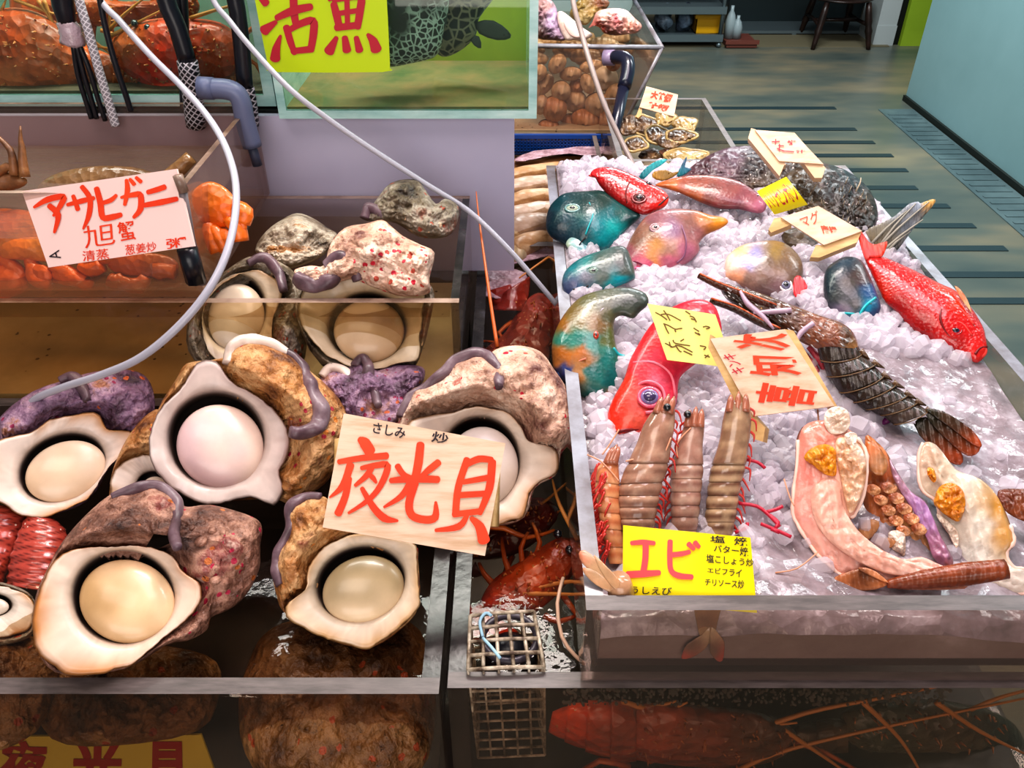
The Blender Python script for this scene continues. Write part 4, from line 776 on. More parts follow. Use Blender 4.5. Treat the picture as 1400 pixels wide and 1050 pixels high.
# ================================================================ prawns
PRW = mat('translucent_prawn_shell', vc=True, vcn=.3, vcs=60, rough=.2, coat=.4, sss=.12, bumps=[('noise', 60, .2, .003)])
PLEG = mat('red_prawn_legs', '#c8352c', .3, coat=.3); PANT = mat('pale_feeler', '#d89878', .35)
def prawn(label, z, tilt, Lp, Rp, segs, c=('#b08670', '#8a6250', '#caa68c'), legs=None, eyes=(), feelers=(), tailfan=(), hn=2):
    Lp = zz(*ZF, Lp); Rp = zz(*ZF, Rp); mid = len(Lp)//2; pl = PL((Lp[mid][0]+Rp[mid][0])/2, Lp[mid][1], z, tilt); t = thing('prawn', label, 'prawn', pl.o, None)
    st = [(a[0], a[1], b[0], b[1]) for a, b in zip(Lp, Rp)]; c1, c2, c3 = map(lin, c)
    yb = [s[1] for s in st]
    def cf(x, y):
        k = .5+.5*sin((y-yb[hn])*.42) if y > yb[hn] else .35+.3*noise.noise(V((x*.05, y*.05, 1)))
        k = max(0, min(1, k)); e = max(0, noise.noise(V((x*.08, y*.08, 7))))
        return tuple((p*(1-k)+q*k)*(1-e)+r*e for p, q, r in zip(c2, c1, c3))
    m = MB(); loft(m, pl, st[:hn+1], .85, 24, 6, 0, cf); m.build('head_shell', PRW, t)
    for i in range(hn, len(st)-1):
        a = st[i]; b = st[i+1]; mid = tuple((p+q)/2 for p, q in zip(a, b)); cx = (mid[0]+mid[2])/2; cy = (mid[1]+mid[3])/2
        ex = tuple(v+(mv-v)*-.10 for v, mv in zip(b, mid)); m = MB()
        g = lambda s, k: (s[0]*(1+k)/2+s[2]*(1-k)/2, s[1]*(1+k)/2+s[3]*(1-k)/2, s[0]*(1-k)/2+s[2]*(1+k)/2, s[1]*(1-k)/2+s[3]*(1+k)/2)
        loft(m, pl, [g(a, .93), g(tuple(x*.6+y*.4 for x, y in zip(a, b)), 1.03), g(ex, .99)], .85, 24, 6, 0, cf); m.build('tail_segment', PRW, t)
    if legs:
        m = MB(); random.seed(len(label))
        for i in range(legs[0]):
            k = (i+.5)/legs[0]*(len(st)-2); j = int(k); fr = k-j; x = (st[j][legs[1]]*(1-fr)+st[j+1][legs[1]]*fr); y = (st[j][1]*(1-fr)+st[j+1][1]*fr); s = -1 if legs[1] == 0 else 1
            p = [(x-s*3, y), (x+s*random.uniform(2, 6), y+random.uniform(4, 9)), (x+s*random.uniform(1, 10), y+random.uniform(12, 22))]
            m.tube([pl.p(*q, -.001-.002*n) for n, q in enumerate(p)], [.0014, .001, .0004], 5, sm=3)
        m.build('legs', PLEG, t)
    for x, y in zz(*ZF, eyes): m = MB(); m.tube([pl.p(x+1, y+5, .004), pl.p(x, y, .008)], .0016, 6, 1, sm=0); sph(m, pl.p(x, y, .010), .0034, 0, n=12); m.build('eye', [EYEB, PANT], t)
    for f_ in feelers: m = MB(); f_ = zz(*ZF, f_); m.tube([pl.p(x, y, .008) for x, y in f_], [.0007]*len(f_), 5, sm=6); m.build('feeler', PANT, t)
    # head spike and mouth plates
    h = st[0]; x = (h[0]+h[2])/2; y = (h[1]+h[3])/2; m = MB()
    dx = x-(st[1][0]+st[1][2])/2; dy = y-(st[1][1]+st[1][3])/2; L = sqrt(dx*dx+dy*dy); dx /= L; dy /= L
    for o, ln in ((-.33, 9), (0, 13), (.33, 10)):
        bx_ = x+(h[2]-h[0])*o; m.tube([pl.p(bx_-dx*14, y-dy*14, .005), pl.p(bx_+dx*ln*.3, y+dy*ln*.3, .006), pl.p(bx_+dx*ln*1.1, y+dy*ln*1.1, .005)], [.0040, .0028, .0005], 8, 0, lin('#a86850'), sm=3)
    m.build('head_spike', PRW, t)
    for pts, cc in tailfan: m = MB(); plate(m, pl, pts, .0015, 0, col=blob(cc, 3)); m.build('tail_fin', PRW, t)
    return t, pl
prawn('brown tiger prawn leaning on the red fish head, leftmost of three upright ones', .985, .75, [(515,105),(440,215),(400,320),(340,450),(295,570),(284,640),(284,710),(292,780),(305,850),(320,930)], [(625,90),(625,215),(605,330),(590,450),(555,560),(535,640),(520,710),(508,780),(500,850),(490,930)], 5, hn=3, legs=(16, 2), eyes=[(578,118)], feelers=[[(330,440),(400,430),(470,480),(460,560),(360,680)], [(600,300),(560,390),(480,470)]])
prawn('brown tiger prawn standing between the two others, middle of the three', .98, .75, [(690,175),(668,260),(640,350),(602,460),(594,540),(595,620),(598,700),(602,770),(608,850),(620,930)], [(800,175),(800,260),(792,350),(796,460),(790,540),(782,620),(775,700),(768,770),(758,850),(745,930)], 5, c=('#b8907c', '#94685a', '#d0b09c'), hn=3, legs=(12, 0), eyes=[(700,160)], feelers=[[(720,240),(640,330),(640,420)]])
t, pl = prawn('dark banded tiger prawn beside the wooden sign, rightmost of the three', .978, .75, [(935,85),(908,200),(885,330),(842,460),(825,560),(816,640),(808,720),(802,800),(800,880),(812,990)], [(1070,85),(1082,200),(1068,330),(1052,460),(1025,560),(1008,640),(998,720),(985,800),(968,880),(950,990)], 5, c=('#b89878', '#6e4a38', '#c8a884'), hn=3, legs=(14, 2), eyes=[], feelers=[[(960,260),(930,360),(925,460)], [(985,260),(1000,360),(1000,450)]])
# its tail end shows low against the front wall
plt = PL(960, 860, 0, n=(0, -1, .15), o=WY(960, 860, .3833)); m = MB(); cf = blob([(960,820,'#b8946c'), (960,860,'#8a6a4a')], 3)
loft(m, plt, [(946,812,992,812), (950,840,984,840), (955,865,978,865), (960,880,972,880)], .10, 16, 5, 0, cf); m.build('tail_base', PRW, t)
for pts in (zz(*ZG, [(740,650),(700,690),(620,740),(595,790),(592,820),(640,815),(700,780),(735,735)]), zz(*ZG, [(750,650),(740,740),(745,790),(780,832),(808,830),(818,780),(818,730),(790,690)])):
    m = MB(); plate(m, plt, pts, .001, .0005, col=blob([(pts[2][0], pts[2][1], '#6a4a36'), (pts[4][0], pts[4][1], '#9a3c2c'), (pts[0][0], pts[0][1], '#b08c68')], 3)); m.build('tail_fin', PRW, t)
t, pl = prawn('orange prawn on its side showing red legs, against the left wall of the bin', .975, .75, [(230,410),(160,480),(145,560),(150,640),(165,740),(185,840),(210,950),(230,1050)], [(285,385),(290,500),(296,580),(300,660),(306,750),(312,850),(320,950),(318,1050)], 4, c=('#d89868', '#c07048', '#e8b890'), legs=(34, 0), hn=2, feelers=[[(100,400),(180,440),(240,500),(290,560)], [(290,250),(240,330),(190,400)]])
m = MB(); random.seed(5)
for i in range(40):
    x = random.uniform(160, 240); y = random.uniform(430, 1000); a = zz(*ZF, [(x, y), (x-random.uniform(5, 50), y+random.uniform(10, 70)), (x-random.uniform(0, 70), y+random.uniform(60, 140))]); m.tube([pl.p(q[0], q[1], .011-.002*n) for n, q in enumerate(a)], [.001, .0009, .0004], 5, sm=3)
m.build('swimming_legs', PLEG, t)
for pts in ([(782,620),(810,612),(850,628),(848,640),(815,634)],): pass
t = thing('prawn_tail', 'tan prawn tail fan poking over the left wall of the bin', 'prawn', W(820, 790, .99)); pl = PL(820, 785, .992, .8)
m = MB(); cf = blob([(793,760,'#c87858'),(815,775,'#c89c74'),(835,800,'#b88a64'),(800,755,'#d8a488')], 3)
for pts in ([(791,757),(799,752),(818,766),(838,788),(846,808),(832,808),(812,786),(796,770)], [(797,776),(815,780),(836,800),(835,810),(815,800),(800,786)], [(812,758),(830,775),(848,795),(846,810),(834,800),(818,776)]): plate(m, pl, pts, .003, .001*len(m.v)/900, col=cf)
m.build('tail_fan', PRW, t)
m = MB(); m.tube([pl.p(845, 795, .0), pl.p(848, 805, -.01), pl.p(850, 815, -.02)], [.009, .010, .010], 12, 0, lin('#b88a68')); m.build('tail_base', PRW, t)
# ================================================================ lobster and lobster halves on the ice
LOB = mat('brown_lobster_shell', vc=True, vcn=.5, vcs=90, rough=.22, coat=.4, bumps=[('voro', 120, .6, .004), ('noise', 70, .4, .004)], dots=[('#c89858', 170, .16)])
LOBS = mat('glossy_lobster_tail', vc=True, vcn=.45, vcs=60, rough=.25, coat=.3, bumps=[('noise', 60, .6, .004), ('wave', 50, .4, .003)])
FLESH = mat('raw_lobster_flesh', vc=True, vcn=.10, vcs=30, rough=.16, coat=.5, sss=.12, bumps=[('wave', 25, .4, .006), ('noise', 90, .4, .004)])
ROE = mat('orange_roe', '#e08a14', .25, coat=.4, stops=[(.35, '#c06a08'), (.6, '#f0a020'), (.75, '#f8b840')], nscale=60, bumps=[('voro', 160, .9, .004)])
FOAMW = mat('white_tissue', '#e8dcd0', .2, coat=.5, stops=[(.35, '#c8a890'), (.6, '#ecdccc')], nscale=50, bumps=[('noise', 80, .8, .006)])
D_ = lambda *p: zz(*ZD, p); E_ = lambda *p: zz(*ZE, p)
pl = PL(1150, 480, 1.0, .65); t = thing('lobster', 'whole dark brown spiny lobster lying across the ice, tail toward the lower right', 'lobster', pl.o)
co = [(983,388),(1003,390),(1040,401),(1080,416),(1120,431),(1150,441),(1167,455),(1174,474),(1166,482),(1135,480),(1108,474),(1078,458),(1048,440),(1018,424),(993,409)]
cs = [(1005,402),(1080,436),(1140,460)]; cf = blob([(1000,398,'#2e2014'),(1040,410,'#4c3018'),(1080,430,'#5a3420'),(1120,445,'#80482e'),(1140,465,'#7c4630'),(1160,460,'#5a3a26'),(1060,440,'#3a2416'),(1165,478,'#a87848')], 3, 6, .1)
foot(co); m = MB(); dome(m, pl, co, cs, .75, .004, cf, M=120, N=20, disp=lambda x, y, f: .0016*abs(noise.noise(V((x*.35, y*.35, 2))))*(1-f**4)*2); m.build('carapace', LOB, t)
m = MB(); random.seed(21)
for i in range(60):
    x = random.uniform(995, 1160); y = 388+(x-983)*.36+random.uniform(0, 40)
    if inpoly(x, y, [q[:2] for q in co]): h = hat(pl, co, cs, .75, x, y, .004); a = pl.p(x, y, h-.001); m.tube([a, a+(pl.n*.6+V((-.5, .2, .1))).normalized()*.006], [.0012, .0002], 5, sm=0)
m.build('spines', LOB, t)
Lf = [(1114,468),(1122,492),(1132,514),(1148,536),(1166,550),(1184,560),(1204,568),(1222,580)]; Rt = [(1170,462),(1178,484),(1196,498),(1208,514),(1224,526),(1240,540),(1254,550),(1268,562)]
cf = blob([(1140,480,'#2c2018'),(1180,500,'#3c2c20'),(1160,530,'#241a16'),(1210,530,'#33261c'),(1230,560,'#4a3c34'),(1195,555,'#2a201a')], 3, 5, .1)
foot(Lf+Rt[::-1]+[(1340,600),(1310,632)])
for i in range(7):
    a, b, a2, b2 = V(Lf[i]), V(Rt[i]), V(Lf[i+1]), V(Rt[i+1]); g = lambda k: tuple(a.lerp(a2, k))+tuple(b.lerp(b2, k))
    c1 = (a+b)/2; d = ((a2+b2)/2-c1)
    s0 = g(-.15); s1 = g(.5); s2 = g(1.18); w = lambda s, k: ((s[0]+s[2])/2+(s[0]-s[2])/2*k, (s[1]+s[3])/2+(s[1]-s[3])/2*k, (s[0]+s[2])/2-(s[0]-s[2])/2*k, (s[1]+s[3])/2-(s[1]-s[3])/2*k)
    m = MB(); loft(m, pl, [w(s0, .86), w(s1, 1.0), w(s2, 1.04)], .62, 26, 6, .004, cf)
    e = pl.p(*(b.lerp(b2, .8)), .006); q = pl.p(b.lerp(b2, 1.25).x+9, b.lerp(b2, 1.25).y+2, .005); m.tube([e, q], [.004, .0005], 6, sm=0, c=lin('#5a4028'))
    o = len(m.v); m.build('tail_segment', LOBS, t)
    m = MB(); k = w(g(1.14), 1.045); c0 = V(((k[0]+k[2])/2, (k[1]+k[3])/2)); wv = V(((k[2]-k[0])/2, (k[3]-k[1])/2)); Lh = (pl.p(k[0], k[1])-pl.p(k[2], k[3])).length/2
    m.tube([pl.p(c0.x+wv.x*cos(q)+d.x*.35*(sin(q)-.6), c0.y+wv.y*cos(q)+d.y*.35*(sin(q)-.6), .0042+Lh*.63*sin(q)) for q in [pi*(j+1)/16 for j in range(15)]], .0006, 6, sm=0); m.build('segment_edge', mat('tan_shell_edge', '#664a2c', .3), t)
for i, pts in enumerate((D_((880,790),(930,770),(985,800),(1060,880),(1110,960),(1095,1000),(1040,985),(980,935),(900,860)), D_((930,760),(1010,740),(1090,800),(1150,870),(1190,900),(1185,935),(1150,958),(1100,940),(1000,850)), D_((930,735),(1000,738),(1080,780),(1150,830),(1192,885),(1195,915),(1150,900),(1060,830)), D_((870,800),(920,830),(985,900),(1010,950),(985,945),(920,880)))):
    m = MB(); cx = pts[4]; plate(m, pl, pts, .0018, .004+.003*(i % 3), col=blob([(pts[0][0], pts[0][1], '#2c2c1e'), (pts[3][0], pts[3][1], '#6a3418'), (pts[4][0], pts[4][1], '#a84820'), (pts[2][0], pts[2][1], '#3e2a1a')], 3, 4, .1)); m.build('tail_fan', LOBS, t)
for pts, r, c in (([(955,377),(985,391),(1020,404),(1060,420)], .0042, '#4a2412'), ([(971,411),(1005,422),(1035,438),(1065,452)], .0042, '#3a2418')):
    m = MB(); tpx(m, pl, pts, [r*.7, r, r*1.1, r], .012, c=lin(c), k=8); tpx(m, pl, [(p[0]+2, p[1]-3) for p in pts], .0012, .0155, c=lin('#c0582a'), k=5); m.build('antenna', LOBS, t)
LIL = mat('lilac_strip', '#b39aac', .3, coat=.4)
for pts in ([(1012,398),(1022,415),(1042,432),(1058,450)], [(1030,428),(1055,426),(1082,424)], [(1088,470),(1095,455),(1112,442)]): m = MB(); tpx(m, pl, pts, [.0015, .003, .003, .001][:len(pts)], .016, k=6); m.build('pale_strip', LIL, t)
for pts, c in (([(1160,568),(1185,562),(1212,566),(1240,560)], '#7a2a6a'), ([(1175,592),(1200,580),(1225,570),(1245,566)], '#7a2a6a'), ([(1106,474),(1120,492),(1132,515),(1136,540)], '#c84a5a'), ([(1096,480),(1112,500),(1124,520)], '#d87078'), ([(1150,560),(1165,550),(1180,552)], '#c0502a')):
    m = MB(); tpx(m, pl, pts, [.003, .0035, .003, .0012][:len(pts)], -.008, c=lin(c), k=7); m.build('leg', LOBS, t)

def half(label, c, z, ti): pl = PL(c[0], c[1], z, ti); return pl, thing('lobster_half', label, 'lobster', pl.o)
def D1(t, nm, pl, ol, sp, ra, h, cols, mm, wob=5, disp=None):
    if disp is None: disp = lambda x, y, f: (.0045 if 'tissue' in nm or nm == 'roe' else .0022)*noise.fractal(V((x*.11, y*.11, len(nm))), 1, 2, 4)*(1-f**4)
    if 'white' in nm: ra *= .4
    m = MB(); dome(m, pl, ol, sp, ra, h, blob(cols, 3, wob, .09), M=110, N=14, disp=disp); return m.build(nm, mm, t)
pl, t = half('split lobster half with pink flesh and orange roe, curving beside the prawns', (1150, 700), .975, .75)
ol = E_((262,190),(300,110),(400,90),(500,120),(560,180),(604,250),(607,350),(590,470),(545,570),(515,570),(530,620),(600,700),(700,760),(800,790),(880,778),(960,810),(1045,850),(1030,872),(900,892),(800,908),(720,912),(640,874),(550,852),(480,872),(430,830),(360,770),(285,660),(236,560),(242,430),(258,300))
foot(ol, .97); sp = E_((400,200),(380,400),(370,560),(500,720),(700,840),(950,855))
big = [(ol[i][0]+(ol[i][0]-1150)*.015, ol[i][1]+(3 if ol[i][0] < 1200 else 1)) for i in range(len(ol))]
D1(t, 'shell', pl, [(x-3 if x < 1150 else x+1, y+2) for x, y in ol], sp, .35, -.008, [(1090,650,'#b85838'),(1150,780,'#c8704c'),(1100,580,'#8a4a34'),(1180,620,'#a8683c')], LOBS)
RIMM = mat('pale_jagged_rim', '#ecc8b8', .3)
def rim(t, pl, pts, r=.0016):
    m = MB(); q = smpx(pts, 4, False); m.tube([pl.p(x+.9*noise.noise(V((x*.4, y*.4, 0))), y, .001+.002*noise.noise(V((x*.3, y*.3, 4)))) for x, y in q], [r*(1+.6*noise.noise(V((i*.7, 0, 0)))) for i in range(len(q))], 6, sm=0); m.build('shell_rim', RIMM, t)
rim(t, pl, ol[-8:]+ol[:1]); rim(t, pl, ol[4:10])
D1(t, 'flesh', pl, ol, sp, .30, -.001, [(1110,620,'#dc9080'),(1100,700,'#e09a8c'),(1130,740,'#e8a898'),(1180,770,'#e4a494'),(1250,785,'#e8ae9c'),(1160,680,'#e6a890'),(1130,590,'#d88a78'),(1170,620,'#d8a888'),(1090,640,'#e8887c')], FLESH)
D1(t, 'muscle', pl, E_((330,440),(400,380),(470,400),(490,520),(560,640),(680,740),(820,800),(980,840),(1000,870),(860,880),(700,860),(560,800),(420,700),(340,580)), E_((400,480),(440,600),(600,750),(900,850)), .32, .006, [(1130,690,'#ecb4a0'),(1200,760,'#e8ac98'),(1260,785,'#eebaa8')], FLESH)
D1(t, 'roe', pl, E_((290,280),(330,230),(400,210),(450,240),(455,310),(450,370),(390,360),(340,320)), E_((380,280),(420,310)), .6, .008, [(0,0,'#e08a14')], ROE)
D1(t, 'head_tissue', pl, E_((460,180),(540,190),(600,270),(602,400),(560,520),(520,560),(495,480),(470,360),(450,260)), E_((530,260),(545,440)), .5, .007, [(0,0,'#d8b898')], mat('tan_head_tissue', '#d0a078', .2, coat=.5, stops=[(.35, '#a86a40'), (.5, '#d8a884'), (.65, '#f0d8c4')], nscale=40, bumps=[('noise', 70, .9, .006)]))
D1(t, 'white_tissue', pl, E_((400,50),(450,20),(510,40),(525,100),(500,150),(430,160),(395,110)), E_((460,90)), .6, .006, [(0,0,'#e0c8c0')], FOAMW)
D1(t, 'white_tissue', pl, E_((495,165),(530,150),(560,165),(550,205),(510,210)), E_((525,180)), .6, .012, [(0,0,'#f0e8e0')], FOAMW)
for i, pts in enumerate((E_((440,890),(480,865),(560,840),(600,845),(660,870),(720,912),(645,945),(540,950),(470,942)), E_((560,840),(600,832),(650,850),(690,880),(720,912),(660,890)))):
    m = MB(); plate(m, pl, pts, .003, .006+.003*i, col=blob([(1142,795,'#a8643c'),(1180,790,'#7c4422'),(1210,800,'#c07848'),(1195,780,'#c8845c')], 3, 5, .1)); m.build('tail_fan', LOBS, t)
m = MB(); tpx(m, pl, [(1212,799),(1262,792),(1320,785),(1376,778)], [.003, .007, .009, .0075], .006, c=lin('#8a4426'), k=10); m.build('tail_fan', LOBS, t)
m = MB(); plate(m, pl, E_((720,915),(900,890),(1100,905),(1100,940),(900,945),(760,940)), .003, .0, col=blob([(1250,800,'#9a5438'),(1300,800,'#c08068')], 3)); m.build('tail_fan', LOBS, t)
pl, t = half('split lobster half turned to show its orange segmented belly and violet edge', (1235, 700), .966, .75)
ol = E_((600,170),(660,200),(720,270),(760,380),(840,520),(920,640),(1000,740),(1042,800),(1040,858),(960,830),(880,790),(800,770),(700,740),(620,640),(590,500),(600,340))
foot(ol); D1(t, 'shell', pl, ol, E_((660,280),(760,520),(940,780)), .5, -.006, [(1195,620,'#c07038'),(1210,650,'#a85a34'),(1220,690,'#b86a40'),(1250,720,'#c88850'),(1270,740,'#d09060'),(1240,660,'#8a4428')], LOBS)
D1(t, 'violet_edge', pl, E_((722,285),(770,360),(830,450),(900,500),(950,600),(985,680),(1040,780),(1042,850),(1000,835),(940,780),(915,700),(860,580),(790,470),(740,380)), E_((780,410),(880,540),(990,770)), .6, .006, [(1230,650,'#b88ca0'),(1260,700,'#a87aa8'),(1290,760,'#a8708c'),(1300,780,'#98503c')], FLESH)
random.seed(9)
for r in range(5):
    for k in range(2):
        x = 610+r*38+k*75; y = 430+r*52-k*10; s = 40+k*4
        D1(t, 'belly_plate', pl, E_((x-5,y-8),(x+s*.8,y-s*.45),(x+s*1.7,y+s*.15),(x+s*1.5,y+s*.8),(x+s*.7,y+s*.95),(x,y+s*.5)), E_((x+s*.4,y+s*.2),(x+s*1.1,y+s*.4)), .5, .008, [(E_((x, y))[0][0], E_((x, y))[0][1], ('#b86a42', '#a4583a')[k]), (E_((x+s, y+s*.5))[0][0], E_((x+s, y+s))[0][1], '#dca070')], LOBS)
for pts, c in ((E_((565,640),(610,590),(670,600),(660,650),(610,700),(590,690)), '#c89060'), (E_((640,700),(700,680),(760,700),(700,750)), '#c8884c'), (E_((600,190),(680,240),(715,310),(690,370),(620,340)), '#c86c34')):
    m = MB(); plate(m, pl, pts, .004, .011, col=blob([(pts[0][0], pts[0][1], c), (pts[2][0], pts[2][1], '#b0784c')], 3)); m.build('swimmeret', LOBS, t)
D1(t, 'white_tissue', pl, E_((715,660),(760,645),(800,665),(800,770),(770,760),(730,730)), E_((760,700)), .6, .010, [(0,0,'#f0e0d0')], FOAMW)
pl, t = half('split lobster half with cream flesh and round orange roe at the right end', (1330, 700), .972, .75)
ol = E_((868,285),(890,205),(960,215),(1060,340),(1180,385),(1270,480),(1330,620),(1350,700),(1310,760),(1345,830),(1420,850),(1420,960),(1180,945),(1100,830),(1060,720),(985,590),(955,500),(880,430))
foot(ol); D1(t, 'shell', pl, [(x+2, y+3) for x, y in ol], E_((960,330),(1120,560),(1250,850)), .35, -.008, [(1260,650,'#5a4034'),(1380,720,'#8a5a3c'),(1350,650,'#4a342a')], LOBS)
rim(t, pl, ol[6:13]); rim(t, pl, ol[-4:]+ol[:2])
D1(t, 'flesh', pl, ol, E_((960,330),(1120,560),(1250,850)), .32, 0, [(1270,620,'#c8a890'),(1290,640,'#cbb49c'),(1320,660,'#d8cab8'),(1340,720,'#d8ccbc'),(1330,760,'#e0d8cc'),(1370,690,'#c08838'),(1360,660,'#c8a070'),(1375,730,'#c89450'),(1390,800,'#dcd0c4'),(1300,720,'#d0c0b0')], FLESH)
D1(t, 'roe', pl, E_((945,500),(970,430),(1030,405),(1090,440),(1105,520),(1075,600),(1020,580),(960,530)), E_((1025,490),(1050,530)), .55, .010, [(0,0,'#e08a14')], ROE)
D1(t, 'white_tissue', pl, E_((960,560),(1020,600),(1070,660),(1060,740),(1010,640),(975,600)), E_((1030,650)), .6, .008, [(0,0,'#e0d0c0')], FOAMW)
D1(t, 'roe', pl, E_((915,330),(945,335),(960,380),(945,405),(915,370)), E_((937,370)), .5, .010, [(0,0,'#e08a14')], ROE)
t = thing('lobster_shell', 'dark rusty piece of lobster shell at the right edge of the ice', 'shell', Pice(1375, 680)); pl = PL(1375, 690, .965, .6)
D1(t, 'shell_piece', pl, E_((1268,450),(1300,436),(1380,436),(1460,450),(1460,600),(1400,600),(1320,560),(1270,500)), E_((1340,500),(1420,520)), .35, 0, [(1375,680,'#6c3420'),(1395,700,'#8a4a2c')], LOBS)
m = MB(); random.seed(31)
t = thing('prawn_scraps', 'loose crimson prawn legs scattered on the wet ice', 'scraps', Pice(1050, 715)); pl = PL(1050, 715, .968, .5)
for pts in ([(1010,688),(1035,692),(1052,705),(1066,720)], [(1052,704),(1064,714),(1060,722)], [(1040,716),(1060,724),(1082,734)], [(1005,728),(1020,722),(1022,715)], [(1020,628),(1036,632),(1046,640)], [(1048,700),(1062,696),(1070,692)], [(1054,723),(1066,728)]): m = MB(); tpx(m, pl, pts, .0016, .003, k=5); m.build('leg', mat('crimson_leg', '#b81a38', .3), t)
for pts in ([(1060,783),(1090,777),(1118,755)], [(1118,560),(1120,590)], [(1072,655),(1080,680),(1086,692)]): m = MB(); tpx(m, pl, pts, .0007, .004, k=4); m.build('feeler', PANT, t)

# ================================================================ signs
def sign(name, label, pl, corners, m, th=.005, cat='sign', rad=0, edge=None):
    t = thing(name, label, cat, pl.p(*corners[0])); b = MB(); n = len(corners)
    top = [pl.p(x, y) for x, y in corners]; b.prism(top, -pl.n*th, 1 if edge else 0, 0); b.build('board', [m, edge or m], t); return t
def B0(t): return [c for c in bpy.data.objects if c.parent is t and c.name.split('.')[0] in ('board', 'card')][0]
def on(pl, h=.0008): return lambda x, y: pl.p(x, y, h)
I_ = lambda *p: zz(*ZI, p)
pl = PL(575, 660, 1.0, .85)
t = sign('wooden_sign', 'large plywood sign with three orange characters standing among the opened shells', pl, [(470,565),(691,606),(663,760),(441,721)], WOODM, .004)
P = on(pl); m = MB()
for pts, w in (([(392,528),(415,545),(440,585)], (7, 13, 13)), ([(292,635),(400,617),(520,606)], (6, 7, 8)), ([(347,650),(310,750),(248,805)], (9, 8, 2)), ([(340,715),(322,800),(288,882)], (7, 8, 9)),
   ([(452,655),(425,700),(370,748)], (7, 7, 4)), ([(400,665),(470,652),(525,655),(490,750),(430,820),(338,880)], (5, 7, 8, 7, 6, 3)), ([(432,692),(455,712),(470,735)], (5, 6, 3)), ([(402,762),(455,850),(510,905),(572,917)], (5, 8, 9, 3)),
   ([(682,552),(672,640),(655,722)], (9, 10, 9)), ([(572,655),(600,695),(635,708)], (7, 7, 4)), ([(768,638),(725,672),(680,708)], (8, 8, 4)), ([(540,725),(650,716),(765,720)], (6, 9, 8)), ([(632,738),(590,800),(508,852)], (8, 7, 3)), ([(655,738),(628,830),(640,890),(700,912),(752,900),(755,828)], (9, 9, 9, 9, 9, 3)),
   ([(905,625),(862,760),(850,882)], (8, 8, 8)), ([(898,650),(960,622),(1022,626)], (7, 8, 7)), ([(1025,635),(1012,760),(965,882)], (9, 9, 6)), ([(888,732),(1000,712)], (6, 7)), ([(865,795),(1000,787)], (7, 7)), ([(842,887),(965,872)], (7, 7)), ([(905,890),(865,945),(755,963)], (5, 8, 4)), ([(925,905),(965,945),(985,1010)], (5, 11, 14))):
    ribbon(m, P, I_(*pts), w)
m.build('lettering', RED, B0(t))
m = MB(); glyphs(m, P, 'さしみ', [(511,577),(556,585),(553,600),(509,592)], .015); m.build('small_lettering', INK, B0(t)); m = MB(); glyphs(m, P, '炒', [(592,589),(614,593),(612,608),(589,604)], .015); m.build('small_lettering', INK, B0(t))
# leg battens of the sign, resting in the shells
for x, y in ((462, 640), (672, 680)): m = MB(); a = pl.p(x+4, y-40, -.009); b = pl.p(x+2, y+40, -.009); m.tube([a, b], .005, 4, sm=0); m.build('batten', WOODB, t)

Q_ = lambda *p: zz(*ZM, p)
pl = PL(150, 300, 1.06, n=(-.10, -.93, .45), o=WY(150, 300, .722)); 
t = sign('plastic_sign', 'pinkish white sign with orange katakana clipped to the spanner crab tank', pl, Q_((105,145),(845,38),(930,408),(232,510)), PINKW, .003); P = on(pl)
m = MB()
for pts, w in (([(165,222),(230,185),(305,172),(290,215),(258,262)], (4, 9, 9, 8, 4)), ([(238,215),(280,260),(262,342)], (8, 9, 4)), ([(322,210),(390,192),(448,178)], (5, 8, 6)), ([(350,168),(372,232)], (6, 7)), ([(392,124),(430,180),(425,260),(398,325)], (7, 8, 8, 3)),
   ([(462,132),(480,200),(492,270),(540,268),(578,258)], (8, 9, 9, 9, 7)), ([(480,205),(530,188),(556,165)], (6, 7, 5)), ([(580,175),(640,162),(672,165),(672,230),(640,270)], (4, 8, 9, 9, 5)), ([(605,92),(610,140),(597,210)], (5, 8, 5)), ([(622,88),(642,112)], (5, 6)), ([(652,80),(674,100)], (5, 6)),
   ([(708,150),(750,138),(788,125)], (7, 8, 8)), ([(692,212),(770,198),(846,182)], (7, 9, 7))): ribbon(m, P, Q_(*pts), tuple(v*.78 for v in w))
m.build('lettering', RED, B0(t))
m = MB(); glyphs(m, P, '旭', Q_((392,315),(545,290),(552,400),(408,420)), -.005); glyphs(m, P, '蟹', Q_((556,295),(638,283),(655,375),(575,388)), .01); glyphs(m, P, '清蒸', Q_((392,432),(516,418),(524,468),(396,482)), .005); glyphs(m, P, '葱姜炒', Q_((596,402),(745,385),(750,430),(602,452)), .005); glyphs(m, P, '粥', Q_((792,375),(888,362),(892,410),(798,422)), .01); m.build('small_lettering', RED, B0(t))
m = MB(); glyphs(m, P, 'A', Q_((245,478),(225,438),(282,425),(292,465)), .0); m.build('letter', INK, B0(t))
t = thing('clamp', 'black and grey clamp gripping the pinkish white sign and crab tank', 'clamp', WY(262, 350, .73)); m = MB(); q = lambda x, y, Y=.728: WY(x, y, Y)
m.tube([q(250,262), q(262,330), q(277,388)], .0045, 6, sm=0); m.build('bar', mat('grey_clamp', '#6a6062', .4), t)
m = MB(); m.tube([q(256,340,.722), q(268,385,.722)], .010, 8, sm=0); m.build('grip', BLACKR, t); m = MB(); m.tube([q(243,240), q(251,262)], .005, 8, sm=0); m.build('bar', EDGEB, t)

pl = PL(942, 775, .988, .8); G_ = lambda *p: zz(*ZG, p)
